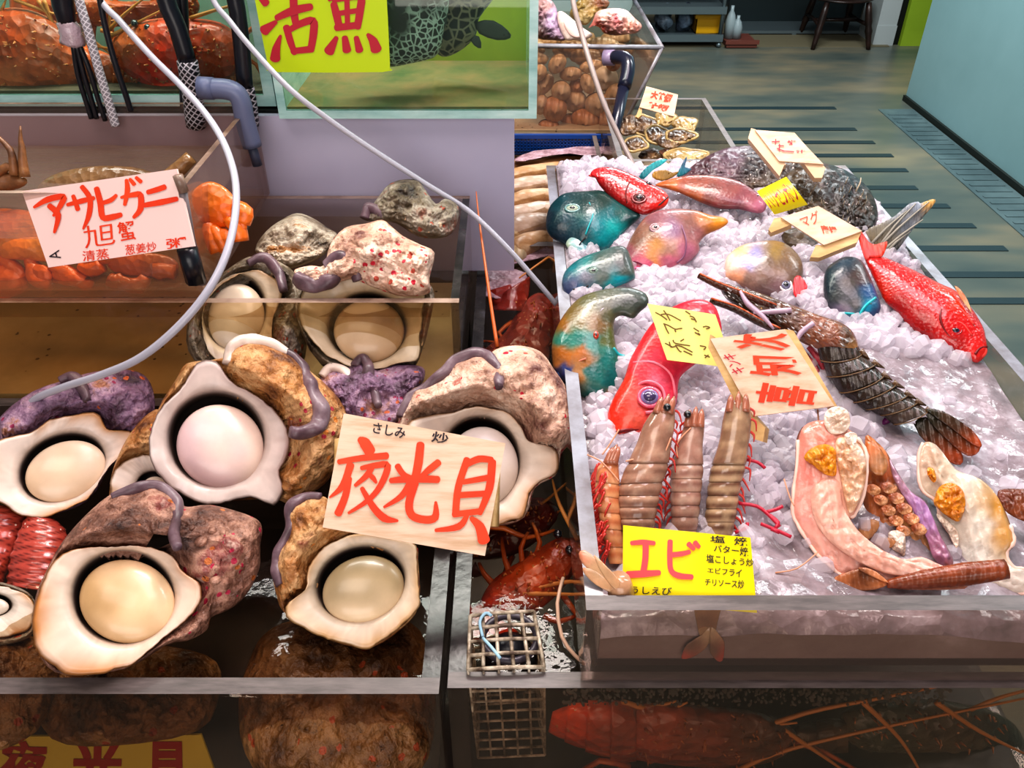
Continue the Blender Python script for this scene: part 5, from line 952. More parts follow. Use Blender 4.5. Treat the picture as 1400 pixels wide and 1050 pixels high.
# the prawn card bends over the rim
t = thing('paper_card', 'bright yellow card with two big red katakana in front of the prawns', 'sign', pl.p(942, 775)); C4 = [V((852,718)), V((1026,735)), V((1035,838)), V((851,822))]
bend = lambda u, v: .006*sin(u*pi)-.014*max(0, v-.86)
def YP(h0): 
    def f(x, y):
        u = (x-852)/178; v = (y-718-17*u)/104; return pl.p(x, y, h0+bend(max(0, min(1, u)), v))
    return f
m = MB(); m.grid([[YP(0)(*(C4[0].lerp(C4[1], i/20).lerp(C4[3].lerp(C4[2], i/20), j/14))) for i in range(21)] for j in range(15)]); o = m.build('card', YEL, t)
m = MB(); P = YP(.0008)
for pts, w in (([(325,205),(385,200),(445,205)], (5, 6, 5)), ([(400,210),(398,290),(385,370)], (7, 7, 7)), ([(305,372),(390,368),(472,362)], (8, 8, 6)), ([(530,195),(528,280),(535,350),(575,378),(645,385)], (6, 6, 6, 7, 6)), ([(535,268),(590,262),(632,252)], (6, 6, 5)), ([(628,210),(655,235)], (6, 5)), ([(662,203),(682,225)], (6, 5))): ribbon(m, P, G_(*pts), w)
m.build('lettering', PINKR, B0(t)); m = MB()
for s, qd in (('塩', G_((742,165),(822,165),(822,205),(742,200))), ('焼', G_((870,172),(940,175),(940,222),(870,215))), ('バター焼', G_((762,212),(945,228),(945,278),(762,250))), ('塩こしょう炒', G_((722,262),(975,290),(972,330),(722,308))), ('エビフライ', G_((728,335),(912,342),(908,388),(728,360))), ('チリソース炒', G_((715,392),(925,402),(922,448),(715,430))), ('うしえび', G_((322,432),(540,440),(535,482),(322,474)))): glyphs(m, P, s, qd, .012)
m.build('small_lettering', INK, B0(t))

B2 = lambda *p: zz(*ZB, p)
pl = PL(1060, 510, 1.04, .78)
t = sign('wooden_sign', 'plywood stand sign with three orange characters turned sideways, on the ice', pl, [(971,463),(1073,450),(1141,555),(1030,569)], WOODM, .003); P = on(pl)
m = MB(); m.prism([pl.p(x, y, -.002) for x, y in ((971,457),(968,475),(1030,600),(1043,604),(1046,585),(1030,567))], -pl.n*.010+V((.004, 0, 0)), 0); m.build('batten', WOODB, t)
m = MB(); m.prism([pl.p(x, y, -.003) for x, y in ((1073,450),(1085,452),(1145,556),(1138,562))], -pl.n*.016, 0); m.build('batten', WOODB, t)
m = MB(); glyphs(m, P, '喜', B2((1015,632),(1040,530),(1325,565),(1300,655)), .022); glyphs(m, P, '知', B2((998,508),(990,405),(1225,415),(1250,498)), .025); glyphs(m, P, '次', B2((912,372),(925,300),(1180,300),(1200,385)), .025); m.build('lettering', RED, B0(t))
m = MB(); glyphs(m, P, 'キンキ', B2((918,500),(862,402),(925,395),(980,480)), .01); m.build('small_lettering', RED2, B0(t))

pl = PL(935, 455, 1.042, .8)
t = sign('paper_card', 'pale yellow card with sideways brown writing lying on the red big-eyed fish', pl, [(885,415),(978,430),(992,470),(985,501),(912,492)], LEMON, .001); P = on(pl); X_ = lambda *p: zz(880, 400, 11.667, p)
m = MB()
for pts in ([(190,320),(290,375),(370,435)], [(320,290),(365,350),(420,445)], [(280,352),(400,352),(590,450)], [(320,500),(400,530),(500,585),(560,580),(610,575)], [(330,510),(365,590),(400,655)], [(510,630),(500,600)],
   [(345,812),(400,840),(455,870)], [(470,760),(510,810),(735,848)], [(410,790),(440,870),(520,850)], [(510,840),(600,860),(775,950)], [(520,860),(570,930),(600,945)], [(640,935),(770,995)], [(590,775),(640,745)], [(670,300),(740,345)], [(740,375),(800,400),(840,470)], [(760,420),(830,440)], [(950,550),(1000,540),(1055,560),(1000,580)], [(800,570),(880,620)], [(820,640),(900,680),(870,650)], [(900,850),(990,870),(960,910)], [(970,1000),(1050,1030)], [(980,1040),(1030,1000)]): ribbon(m, P, X_(*pts), 1.5)
m.build('lettering', GOLDI, B0(t))

def stand(label, pl, corners, bats, texts, inkm, bt=None):
    t = sign('wooden_sign', label, pl, corners, WOODM, .003); P = on(pl, .0009)
    for b in bats: m = MB(); m.prism([pl.p(x, y, -.003) for x, y in b], -pl.n*.012, 0); m.build('batten', bt or WOODB, t)
    m = MB()
    for s, qd, bo in texts:
        if isinstance(s, str): glyphs(m, P, s, qd, bo)
        else:
            for pts in s: ribbon(m, P, pts, bo)
    m.build('lettering', inkm, B0(t)); return t
S_ = lambda *p: zz(1020, 170, 8.75, p)
PALEB = mat('pale_batten', '#dcb892', .5, stops=[(.3, '#cda67e'), (.7, '#e8caa8')], nscale=12)
stand('small plywood stand sign nearest the far right corner of the ice bin', PL(1075, 205, 1.075, .6), S_((108,65),(570,100),(925,475),(395,438)), [S_((60,45),(115,60),(480,480),(455,490),(400,620),(25,165)), S_((490,95),(580,100),(950,520),(910,640),(820,640),(640,400))],
  [([S_((310,210),(400,205)), S_((355,180),(350,230)), S_((390,255),(450,260)), S_((400,240),(395,320)), S_((370,290),(450,320)), S_((440,320),(570,330))], None, 1.2), ('炸', S_((490,190),(590,185),(600,250),(500,240)), .03), ('汁', S_((590,310),(710,300),(700,335),(600,340)), .03)], RED2, PALEB)
T_ = lambda *p: zz(1020, 240, 7, p)
stand('small plywood stand sign with red writing, right of the yellow curved card', PL(1120, 305, 1.045, .6), T_((335,400),(690,290),(1110,530),(745,665)), [T_((335,400),(350,425),(440,465),(240,545),(215,515),(270,410)), T_((745,665),(1110,530),(1060,640),(700,785),(615,780),(670,665))],
  [('マグ', T_((500,400),(680,330),(710,450),(560,490)), .0), ('唐揚', T_((700,470),(860,490),(880,540),(740,560)), .03)], RED)
R3 = lambda *p: zz(830, 100, 7, p)
stand('small pinkish plywood sign with red brush writing over the oysters', PL(900, 140, 1.02, .75), R3((375,125),(680,205),(640,415),(310,325)), [R3((310,325),(335,335),(330,400),(300,430),(275,415)), R3((590,400),(635,415),(625,450),(585,470))],
  [('大特價', R3((425,165),(640,205),(600,290),(410,235)), .06), ('牡蠣', R3((395,270),(600,310),(560,370),(390,330)), .05)], RED)
# curved yellow card
t = thing('paper_card', 'glossy yellow card bent in a curve with red katakana, among the back fish', 'sign', W(1068, 268, 1.03)); pl = PL(1068, 268, 1.045, .7)
TLc, TRc, BRc, BLc = [V(q) for q in S_((130,800),(480,628),(740,960),(340,1080))]
cv = lambda v: .012*sin(pi*min(1, max(0, v)))
def CP(u, v, h=0): q = TLc.lerp(TRc, u).lerp(BLc.lerp(BRc, u), v); return pl.p(q.x, q.y, cv(v)+h)
m = MB(); m.grid([[CP(i/12, j/16) for i in range(13)] for j in range(17)]); m.build('card', YEL, t)
m = MB(); glyphs(m, lambda x, y: CP(x, y, .0008), 'ハリセンボン', [(.04,.12),(.96,.12),(.96,.8),(.04,.8)], .01); m.build('lettering', RED2, B0(t))

# lime sign on the grouper aquarium
o = WY(450, 50, .997); pl = PL(0, 0, 0, n=(0, -1, 0), o=o)
t = sign('plastic_sign', 'lime yellow rounded sign with two red characters on the grouper aquarium', pl, smpx(zz(350, 0, 3.5, [(-10,-160),(600,-180),(618,-120),(640,290),(635,325),(605,345),(100,345),(60,325),(50,280),(-20,-80)]), 2), LIME, .002, 'sign'); P = on(pl)
m = MB()
for pts, w in (([(25,-10),(48,15)], (7, 9)), ([(40,145),(95,105)], (12, 5)), ([(92,280),(98,230),(118,170)], (12, 9, 3)), ([(100,85),(180,50),(262,32)], (7, 10, 8)), ([(178,-40),(182,60),(190,110)], (9, 9, 8)), ([(90,-60),(180,-80),(240,-100)], (6, 8, 6)), ([(145,130),(165,200),(185,255)], (8, 8, 6)), ([(150,150),(210,115),(272,100),(275,160),(262,240)], (6, 8, 9, 9, 8)), ([(175,245),(265,235)], (7, 8)),
   ([(372,20),(385,70),(400,135)], (8, 9, 8)), ([(370,0),(430,-10),(500,-15),(498,50),(485,130)], (6, 7, 9, 9, 8)), ([(390,65),(490,50)], (6, 6)), ([(435,0),(438,120)], (6, 6)), ([(385,132),(490,120)], (8, 8)), ([(385,180),(350,245)], (5, 12)), ([(425,180),(435,240)], (7, 10)), ([(480,180),(495,240)], (6, 9)), ([(535,165),(560,195),(575,235)], (4, 10, 13)), ([(400,-60),(350,0)], (8, 4)), ([(380,-70),(470,-90),(450,-40)], (6, 8, 6))): ribbon(m, P, zz(350, 0, 3.5, pts), w)
m.build('lettering', RED2, B0(t))
# submerged card behind the front pane
o = WY(140, 1040, .385); pl = PL(0, 0, 0, n=(0, -1, .25), o=o)
t = sign('paper_card', 'yellow card with red characters behind the front pane, cut off at the bottom', pl, [(-60,1008),(275,1005),(310,1100),(-60,1120)], mat('wet_yellow_card', '#e0c850', .5), .002); P = on(pl)
m = MB(); glyphs(m, P, '夜', [(0,1012),(68,1014),(66,1078),(-2,1080)], .04); glyphs(m, P, '光', [(98,1012),(168,1014),(166,1078),(96,1080)], .04); glyphs(m, P, '貝', [(200,1014),(256,1014),(258,1080),(198,1080)], .04); m.build('lettering', mat('wet_red_ink', '#a8281a', .5), B0(t))
# ================================================================ live lobsters
def lmat(name, base, d, sp): return mat(name, vc=True, vcn=.5, vcs=40, rough=.3, coat=.3, bumps=[('voro', 70, .7, .006), ('noise', 40, .4, .006)], dots=[(sp, 120, .14)])
LL = lmat('orange_spiny_shell', '#a04a20', '#5a2010', '#d8a070'); LLEG = mat('orange_brown_legs', '#b8501c', .35, stops=[(.35, '#983a10'), (.6, '#cc6828'), (.75, '#e09a58')], nscale=25)
LANT = mat('amber_antenna', '#cc8440', .4); REDL = mat('red_antenna', '#b04a20', .4)
GAINS = {'rusty': 2.0, 'dark': 1.8, 'bright': 1.7, 'orange': 1.8, 'dusky': 1.7}
def spiny(label, pl, head, tail, cols, legs, ants, wid=None, eyes=(), ratio=.7, legm=None, lr=.0035, gain=1.0):
    """head: traced carapace outline + spine; tail: list of edge pairs"""
    t = thing('spiny_lobster', label, 'lobster', pl.o); gain = GAINS.get(label.split()[0], 1.0); ol, sp = head; cf0 = blob(cols, 3, 8, .08); cf = lambda x, y: tuple(min(1, v*gain) for v in cf0(x, y))
    if ol: m = MB(); dome(m, pl, ol, sp, ratio, 0, cf, M=80, N=12, disp=lambda x, y, f: .002*abs(noise.noise(V((x*.25, y*.25, 5))))*(1-f**4)*2); m.build('carapace', LL, t)
    if ol:
        random.seed(len(label)); m = MB(); bx0 = min(q[0] for q in ol); bx1 = max(q[0] for q in ol); by0 = min(q[1] for q in ol); by1 = max(q[1] for q in ol)
        for i in range(90):
            x = random.uniform(bx0, bx1); y = random.uniform(by0, by1)
            if inpoly(x, y, ol): h = hat(pl, ol, sp, ratio, x, y, 0)-.001; s_ = pl.p(x, y, h); m.tube([s_, s_+(pl.n+V((random.uniform(-.5, .5), random.uniform(-.2, .2), random.uniform(-.2, .5)))).normalized()*.007], [.0016, .0002], 5, 0, lin('#d88850'), sm=0)
        m.build('spines', LL, t)
    for i in range(len(tail)-1):
        a, b = tail[i], tail[i+1]; md = [(p*.5+q*.5) for p, q in zip(a, b)]; en = [q+(q-p)*.12 for p, q in zip(a, b)]; m = MB()
        g = lambda s, k: (s[0]*(1+k)/2+s[2]*(1-k)/2, s[1]*(1+k)/2+s[3]*(1-k)/2, s[0]*(1-k)/2+s[2]*(1+k)/2, s[1]*(1-k)/2+s[3]*(1+k)/2)
        loft(m, pl, [g(a, .9), g(md, 1), g(en, 1.03)], ratio, 18, 4, 0, cf); m.build('tail_segment', LL, t)
    if label.split()[0] in ('orange', 'bright', 'dusky') and 'aquarium' in label:      # tangle of thin legs and feelers
        random.seed(len(label)*3); xs = [q[0] for q in ol]; x0, x1 = min(xs), max(xs); yb = max(q[1] for q in ol)
        for i in range(11):
            x = x0+(x1-x0)*(i+.5)/11; y = yb-random.uniform(15, 45); d = random.uniform(-14, 18); legs.append([(x, y), (x+d*.5, y+random.uniform(-8, 8)), (x+d, y+random.uniform(14, 24)), (x+d*.9, min(136, y+random.uniform(30, 44)))])
        for i in range(5):
            x = random.uniform(x0, x1); y = random.uniform(-5, 60); d = random.uniform(-90, 90); ants.append([(x, y), (x+d*.5, y+random.uniform(-10, 30)), (x+d, y+random.uniform(-20, 60))])
    if label.split()[0] in ('rusty', 'dark'):
        legs = [[(q[0], min(q[1], 1058)) for q in l] for l in legs]; ants = [[(q[0], min(q[1], 1058)) for q in l] for l in ants]
    for l in legs: m = MB(); n = len(l); m.tube([pl.p(q[0], q[1], (q[2] if len(q) > 2 else .004*sin(k*1.5))) for k, q in enumerate(l)], [lr*(1-.55*k/(n-1)) for k in range(n)], 6, sm=2); m.build('leg', legm or LLEG, t)
    for l in ants: m = MB(); n = len(l); m.tube([pl.p(q[0], q[1], (q[2] if len(q) > 2 else .01)) for q in l], [.0028*(1-.65*k/(n-1)) for k in range(n)], 6, sm=4); m.build('antenna', LANT, t)
    for x, y in eyes: m = MB(); sph(m, pl.p(x, y, .016), .0045, n=12); m.build('eye', EYEB, t)
    return t
U = PL(0, 0, 0, n=(0, -1, .1), o=WY(100, 80, 1.10)); U2 = PL(0, 0, 0, n=(0, -1, .1), o=WY(250, 80, 1.09)); U3 = PL(0, 0, 0, n=(0, -1, .1), o=WY(200, 40, 1.19))
OC = lambda *c: [(x, y, h) for x, y, h in c]
spiny('orange brown spiny lobster facing left, left end of the upper aquarium', U, ([(-30,30),(20,10),(70,25),(110,55),(140,85),(130,115),(80,128),(30,132),(-30,128)], [(0,75),(100,90)]), [(120,62,150,122),(150,75,165,125),(172,90,182,126)],
  OC((10,60,'#a03c14'),(50,40,'#7c3412'),(40,100,'#b04c28'),(90,90,'#a04418'),(120,100,'#903c14'),(20,110,'#b85c38')), [[(60,70),(75,85),(85,110),(95,128)],[(50,62),(60,44),(72,58),(80,100)],[(20,30),(30,34),(27,60),(22,90)],[(70,75),(90,95),(100,120)],[(80,70),(100,95),(112,122)],[(36,108),(52,100),(88,103),(92,92)],[(0,112),(38,122),(58,100)],[(30,118),(55,126),(75,130)]],
  [[(-10,20),(30,55),(55,68)],[(-5,105),(20,117),(42,122)],[(20,0),(60,15),(82,22),(110,40)],[(52,0),(78,42),(92,85)],[(94,102),(118,90),(150,80)],[(95,138),(115,110),(135,90)],[(60,0),(72,30),(80,50)],[(0,20),(8,0)]], eyes=[(18,70),(45,62)])
spiny('bright red tailed spiny lobster in the middle of the upper aquarium', U2, ([(150,60),(175,35),(215,25),(255,25),(300,30),(330,55),(335,85),(310,110),(270,115),(250,110),(225,125),(195,115),(160,90)], [(190,70),(300,70)]), [(186,70,250,60),(184,95,245,100),(200,120,252,118),(215,130,262,124)],
  OC((170,55,'#a04818'),(210,100,'#b8200c'),(230,90,'#c0240c'),(260,50,'#a0300e'),(300,60,'#a0380e'),(320,80,'#903010'),(240,120,'#b82408'),(280,90,'#a83810')), [[(285,85),(300,100),(310,112)],[(300,80),(318,95),(326,115)],[(320,70),(350,88),(362,115)],[(270,78),(290,82),(312,74)],[(164,75),(168,95),(165,118)],[(172,80),(182,100),(190,122)],[(155,78),(160,100)],[(330,50),(350,35),(365,20)]],
  [[(150,50),(190,30),(225,12)],[(205,50),(225,35),(232,30)],[(260,25),(300,12),(330,5)],[(165,65),(185,75),(195,70)],[(150,40),(172,18),(200,-5)],[(205,68),(230,62),(262,70),(300,65)]], eyes=[(202,38),(184,32)])
spiny('dusky orange spiny lobster behind the others in the upper aquarium', U3, ([(80,-20),(150,0),(210,0),(260,-10),(270,20),(200,35),(120,35),(80,20)], [(120,10),(230,10)]), [(70,-10,80,40),(40,-10,45,35),(15,-5,18,30)], OC((120,10,'#8a3c14'),(200,10,'#7c3010'),(40,10,'#903c14')), [[(150,30),(155,55),(150,75)],[(130,30),(128,52),(135,70)]], [[(260,0),(300,-10)]])
m = MB(); random.seed(2)
for i, (x, y) in enumerate(((45,118),(70,112),(96,108),(190,133),(332,118))): m.ell(PL(0,0,0,n=(0,-1,0),o=WY(100,80,1.08)).p(x, y+22), .004, .003, .003)
m.build('gravel', mat('pale_gravel', '#b8a890', .5), label='few pale pebbles on the silt of the lobster aquarium', cat='gravel', kind='stuff')
# lower tank: lobster by the wire basket
LT = PL(720, 770, .868, .5)
spiny('hairy orange lobster beside the wire basket in the lower tank', LT, ([(655,835),(668,800),(690,780),(715,765),(740,748),(765,735),(785,740),(792,765),(780,790),(760,815),(730,838),(690,850)], [(690,815),(765,765)]), [(650,822,712,866),(640,840,700,885),(634,860,690,905)],
  OC((690,800,'#b8421c'),(720,785,'#c0501e'),(750,760,'#a8401c'),(670,835,'#a82a14'),(780,760,'#8c3418')), [[(700,790),(690,765),(686,735)],[(716,776),(712,750),(722,728)],[(730,765),(738,742),(728,715)],[(676,800),(662,785),(655,770)],[(660,720),(690,722),(720,735),(758,725)],[(770,815),(785,835),(795,850)],[(745,842),(765,850),(790,840)]],
  [[(712,812,.012),(750,800,.013),(790,795,.012),(850,802,.012)],[(715,812,.014),(750,812,.014),(800,813,.012)],[(790,738),(765,690),(755,655)]], eyes=[(779,752),(763,730)])
spiny('red lobster under the foam at the back of the lower tank', PL(710, 430, .868, .4), ([(660,480),(690,455),(712,418),(735,400),(755,410),(762,440),(755,475),(740,520),(690,530),(655,510)], [(690,500),(735,430)]), [(680,405,728,375),(672,422,720,420),(668,400,700,392)],
  OC((700,470,'#8c3424'),(730,430,'#a04434'),(690,410,'#8a2418'),(740,490,'#9c5040'),(720,520,'#9a5a48')), [[(700,440),(682,455),(690,468),(660,466)],[(745,462),(770,468),(785,460)],[(720,460),(700,480),(676,470)]], [[(758,372),(756,350),(735,362),(710,380)]])
spiny('deep red lobster half seen beneath the opened shell in the lower tank', PL(690, 700, .86, .4), ([(640,745),(660,715),(700,690),(740,680),(765,700),(740,735),(700,760),(650,765)], [(680,730),(740,705)]), [(640,745,660,790),(620,740,636,790)], OC((690,720,'#5a1410'),(740,700,'#6c1c14'),(650,760,'#480f0c')), [[(700,760),(690,785),(684,810)],[(720,755),(715,785)]], [[(660,690),(720,700),(775,660)]])
# lobsters against the front pane of the lower tank
F1 = PL(0, 0, 0, n=(0, -1, .15), o=WY(850, 1000, .415)); F2 = PL(0, 0, 0, n=(0, -1, .15), o=WY(850, 1000, .45))
spiny('rusty red lobster pressed along the front pane of the lower tank', F1, ([(850,975),(900,960),(960,965),(1020,970),(1070,985),(1090,1010),(1060,1040),(990,1050),(910,1045),(850,1030)], [(900,1005),(1040,1010)]), [(870,960,870,1045),(840,958,838,1040),(808,958,804,1028),(780,962,775,1015),(758,972,752,1002)],
  OC((780,990,'#a83818'),(850,1000,'#7c3420'),(950,1000,'#6a3422'),(1050,1010,'#503020'),(900,980,'#8a3c22')), [[(950,1040),(940,1010),(945,985)],[(890,1040),(880,1020),(870,1000)],[(1020,1040),(1010,1020),(1025,1000)],[(860,1048),(820,1040),(790,1060),(760,1075)],[(1080,1010),(1130,1030),(1180,1060)]],
  [[(760,990),(820,980),(900,965),(925,958)],[(1000,1010),(1100,975),(1200,955),(1300,935)],[(850,960),(950,985),(1050,990),(1090,988)],[(1060,990),(1120,1030),(1160,1075)],[(1180,960),(1230,1010),(1260,1060)],[(1000,1060),(1060,1030),(1180,1000),(1400,955)],[(820,985),(900,975),(940,960)],[(1280,960),(1340,1000),(1400,1030)]])
spiny('dark olive lobster at the lower right behind the front pane', F2, ([(1150,975),(1250,955),(1350,970),(1395,1000),(1395,1050),(1300,1058),(1180,1050)], [(1200,1020),(1380,1030)]), [(1160,980,1160,1060),(1120,985,1125,1055),(1090,990,1095,1045)], OC((1200,1000,'#33342a'),(1300,1020,'#463a2a'),(1400,1030,'#2e3a34'),(1130,1010,'#4a3626')), [[(1200,1060),(1190,1080)],[(1280,1080),(1300,1060),(1290,1040)]], [[(1260,1000),(1300,1050),(1330,1090)],[(1250,1010),(1350,960),(1420,940)]])
m = MB(); n0 = PL(0, 0, 0, n=(0, -1, 0), o=WY(850, 1000, .386)); random.seed(6)
for i in range(600): x = random.uniform(770, 1300); y = 942+random.random()**1.4*22; r = random.uniform(.0006, .0018); m.ell(n0.p(x, y), r, r, r, nu=6, nv=4)
m.build('bubbles', clear('bubble_skin', '#b8b0a8', .05, 1.4, .35, '#8c8680'), label='froth of small bubbles under the waterline behind the front pane', cat='bubbles', kind='stuff')
FOAM = mat('pinkish_foam', '#b08c98', .5, stops=[(.3, '#7c5c62'), (.5, '#b08e98'), (.75, '#d4bcc8')], nscale=60, bumps=[('voro', 150, .8, .004)])
m = MB(); fp = PL(710, 390, .884, 0); plate(m, fp, [(640,372),(700,362),(750,350),(770,345),(772,300),(740,270),(700,300),(640,350)], .004, .001); plate(m, fp, [(655,372),(705,368),(722,380),(706,402),(690,408),(668,407),(655,395)], .004, .002)
m.build('foam', FOAM, label='pinkish froth floating at the back of the lower lobster tank', cat='foam', kind='stuff')

# wire basket
t = thing('wire_basket', 'rusty wire mesh basket around a pump, hanging in the lower tank', 'basket', W(690, 880, .80)); RUST = mat('rusty_wire', '#a89880', .4, metal=.2, stops=[(.35, '#4a382a'), (.48, '#a0907c'), (.62, '#d8ccb8')], nscale=70)
TP = [W(643, 842, .905), W(730, 836, .905), W(744, 912, .905), W(640, 916, .905)]
a, b, c, d = TP; dn = V((.004, .006, -.135)); m = MB()
def side(p, q, nu, nv, taper=.0):
    for i in range(nu+1): s = p.lerp(q, i/nu); m.tube([s, s+dn*.98], .0011, 6, sm=0)
    for j in range(nv+1): m.tube([p+dn*j/nv, q+dn*j/nv], .0011, 6, sm=0)
side(d, c, 5, 9); side(c, b, 5, 9); side(b, a, 5, 9); side(a, d, 5, 9)
m.build('mesh_sides', RUST, t); m = MB()
for i in range(6): m.tube([a.lerp(b, i/5), d.lerp(c, i/5)], [.0016]*2, 6, sm=0)
for i in range(5): k = i/4; m.tube([a.lerp(d, k), a.lerp(d, k).lerp(b.lerp(c, k), .5)+V((0, 0, .0015)), b.lerp(c, k)], .0016, 6)
m.build('mesh_lid', RUST, t)
t = thing('water_pump', 'dark cylindrical pump with a ring mouth inside the wire basket', 'pump', W(695, 880, .86)); q = W(697, 872, .893); m = MB()
m.ell(q-V((0, 0, .035)), .024, .024, .03, nu=20, nv=10); m.build('pump_body', BLACKR, t); m = MB(); m.tube([q+V((.022*cos(a_), .022*sin(a_), 0)) for a_ in [2*pi*i/24 for i in range(25)]], .003, 8, sm=0); m.build('ring', mat('grey_rubber_ring', '#4c4650', .3), t)
m = MB(); m.tube([W(770, 790, .90), W(762, 825, .90), W(768, 870, .89), W(785, 895, .885), W(800, 908, .88)], .0016, 8); m.build('cable', mat('cream_cable', '#c8a48c', .4), label='thin cream cable curling in the water beside the wire basket', cat='cable')
m = MB(); tpx(m, PL(700, 870, .907, 0), [(660,870),(656,850),(664,838),(672,842)], .0013, .002); tpx(m, PL(700, 870, .907, 0), [(660,872),(672,885),(684,900)], .0013, .002); m.build('tie', mat('pale_blue_tie', '#9cc4d8', .3), label='pale blue plastic tie knotted on the wire basket', cat='tie')

# ================================================================ spanner crabs
CRB = mat('orange_crab_shell', vc=True, vcn=.3, vcs=40, rough=.3, coat=.4, bumps=[('voro', 130, .5, .003), ('noise', 40, .3, .004)])
def crab(label, pl, body, spine, cols, legs, claws, legc='#e8701c', eyes=()):
    t = thing('spanner_crab', label, 'crab', pl.o, None); cf = blob(cols, 3, 5, .1); m = MB(); dome(m, pl, body, spine, .5, 0, cf, M=70, N=12); m.build('carapace', CRB, t)
    for l in legs:
        m = MB(); n = len(l); m.tube([pl.p(x, y, .004) for x, y in l], [.006, .009, .008, .004][:n], 10, 0, lin(legc), 3); m.build('leg', CRB, t)
    for l in claws: m = MB(); dome(m, pl, l, [(sum(p[0] for p in l)/len(l), sum(p[1] for p in l)/len(l))], .5, .006, lambda x, y: lin(legc), M=36, N=8); m.build('claw', CRB, t)
    for x, y in eyes: m = MB(); sph(m, pl.p(x, y, .012), .0028, n=8); m.build('eye', EYEB, t)
CP1 = PL(0, 0, 0, n=(0, -1, .6), o=WY(40, 330, .80)); CP2 = PL(0, 0, 0, n=(0, -1, .5), o=WY(200, 380, .775)); CP3 = PL(0, 0, 0, n=(0, -1, .5), o=WY(290, 310, .80))
crab('large orange spanner crab at the left front of the crab tank', CP1, [(-40,300),(-10,285),(40,288),(80,300),(95,325),(70,348),(30,352),(-30,350)], [(0,320),(60,322)], [(0,300,'#f07820'),(60,330,'#e88a2c'),(20,345,'#e8a040')], [[(0,350),(20,368),(30,388),(5,405)],[(-20,350),(-10,380),(10,400)],[(40,350),(50,370),(80,378),(120,388)]], [[(-20,368),(10,362),(30,375),(30,398),(0,412),(-20,405)]])
crab('orange spanner crab with folded legs under the left of the white sign', CP2, [(0,330),(50,322),(110,325),(150,340),(160,358),(120,362),(40,356),(0,352)], [(30,340),(120,345)], [(60,335,'#f0a040'),(120,350,'#e07828'),(20,345,'#f09030')], [[(45,360),(48,380),(70,388)],[(70,362),(90,372),(118,388),(122,382)],[(110,362),(125,368),(140,362)]], [[(38,365),(60,362),(72,376),(66,390),(46,384)],[(70,370),(95,368),(120,384),(110,392),(80,388)]])
crab('orange spanner crab half hidden behind the right of the white sign', CP2, [(150,350),(190,345),(230,350),(245,365),(225,378),(180,378),(150,368)], [(170,362),(220,364)], [(170,360,'#c86428'),(220,365,'#a8602c')], [[(170,378),(160,385),(150,382)],[(200,378),(190,390),(165,388)],[(225,378),(215,370),(240,372)]], [[(150,385),(165,376),(190,388),(196,402),(170,396)]], '#c0682c')
crab('bright orange crab at the right end of the crab tank', CP3, [(262,265),(285,248),(310,258),(325,280),(322,305),(300,312),(272,300)], [(280,275),(305,290)], [(280,270,'#f08028'),(305,290,'#f07018'),(315,300,'#e86010')], [[(290,310),(300,325),(310,342)],[(310,300),(325,312),(330,330)],[(285,305),(290,325),(298,345)],[(320,280),(335,290),(332,305)]], [[(290,318),(308,312),(322,325),(312,340),(296,336)],[(318,300),(332,296),(338,312),(326,318)]])
crab('dim tan crab lying in the middle of the crab tank water', PL(0, 0, 0, n=(0, -1, .7), o=WY(130, 240, .90)), [(50,262),(70,240),(120,228),(180,228),(215,240),(225,262),(180,275),(90,275)], [(90,252),(190,252)], [(100,250,'#7c5c3a'),(180,250,'#6a4c30')], [[(215,250),(240,235),(262,215)],[(225,260),(250,262)]], [], '#8a643c')
t = thing('crab', 'brown crab lifting two jointed legs out of the water at the far left', 'crab', WY(10, 240, .85)); KP = PL(0, 0, 0, n=(0, -1, .4), o=WY(10, 240, .83)); BC = mat('brown_crab_shell', '#7c5232', .4, stops=[(.35, '#4a3020'), (.6, '#8a5c38'), (.75, '#b08a5c')], nscale=40, bumps=[('noise', 60, .4, .004)])
m = MB(); dome(m, KP, [(-30,240),(-5,232),(20,238),(36,244),(34,254),(10,262),(-25,265)], [(-10,250),(20,248)], .6, 0); m.build('carapace', BC, t)
for l in ([(20,240),(18,222),(14,205),(0,190),(-8,180)], [(34,242),(31,222),(30,203),(28,190),(28,172)], [(-5,238),(10,228),(22,232)]): m = MB(); m.tube([KP.p(x, y, .006) for x, y in l], [.0055, .0045, .0035, .0022, .0008][:len(l)], 8); m.build('leg', BC, t)

# ================================================================ groupers
def honeycomb(name, light, dark, sc):
    m, nt, out = newmat(name); b = node(nt, 'ShaderNodeBsdfPrincipled', Roughness=.4); vec = coords(nt); v = node(nt, 'ShaderNodeTexVoronoi', Scale=sc); v.feature = 'DISTANCE_TO_EDGE'; nt.links.new(vec, v.inputs['Vector'])
    a = ramp(nt, v.outputs['Distance'], [(.05, light), (.14, dark)]); g = node(nt, 'ShaderNodeTexNoise', Scale=16., Detail=3.); nt.links.new(vec, g.inputs['Vector']); k = ramp(nt, g.outputs['Fac'], [(.40, '#000000'), (.52, '#ffffff')])
    x = node(nt, 'ShaderNodeMix', data_type='RGBA'); nt.links.new(k, x.inputs[0]); x.inputs[6].default_value = col4(dark); nt.links.new(a, x.inputs[7]); nt.links.new(x.outputs[2], b.inputs['Base Color']); nt.links.new(b.outputs[0], out.inputs[0]); return m
GRP = honeycomb('honeycomb_grouper_skin', '#c8ccc4', '#2a261e', 130); GRP2 = honeycomb('dark_grouper_skin', '#8a7c68', '#181812', 90)
GP = PL(0, 0, 0, n=(0, -1, 0), o=WY(600, 40, 1.045)); GP2 = PL(0, 0, 0, n=(0, -1, 0), o=WY(600, 40, 1.09))
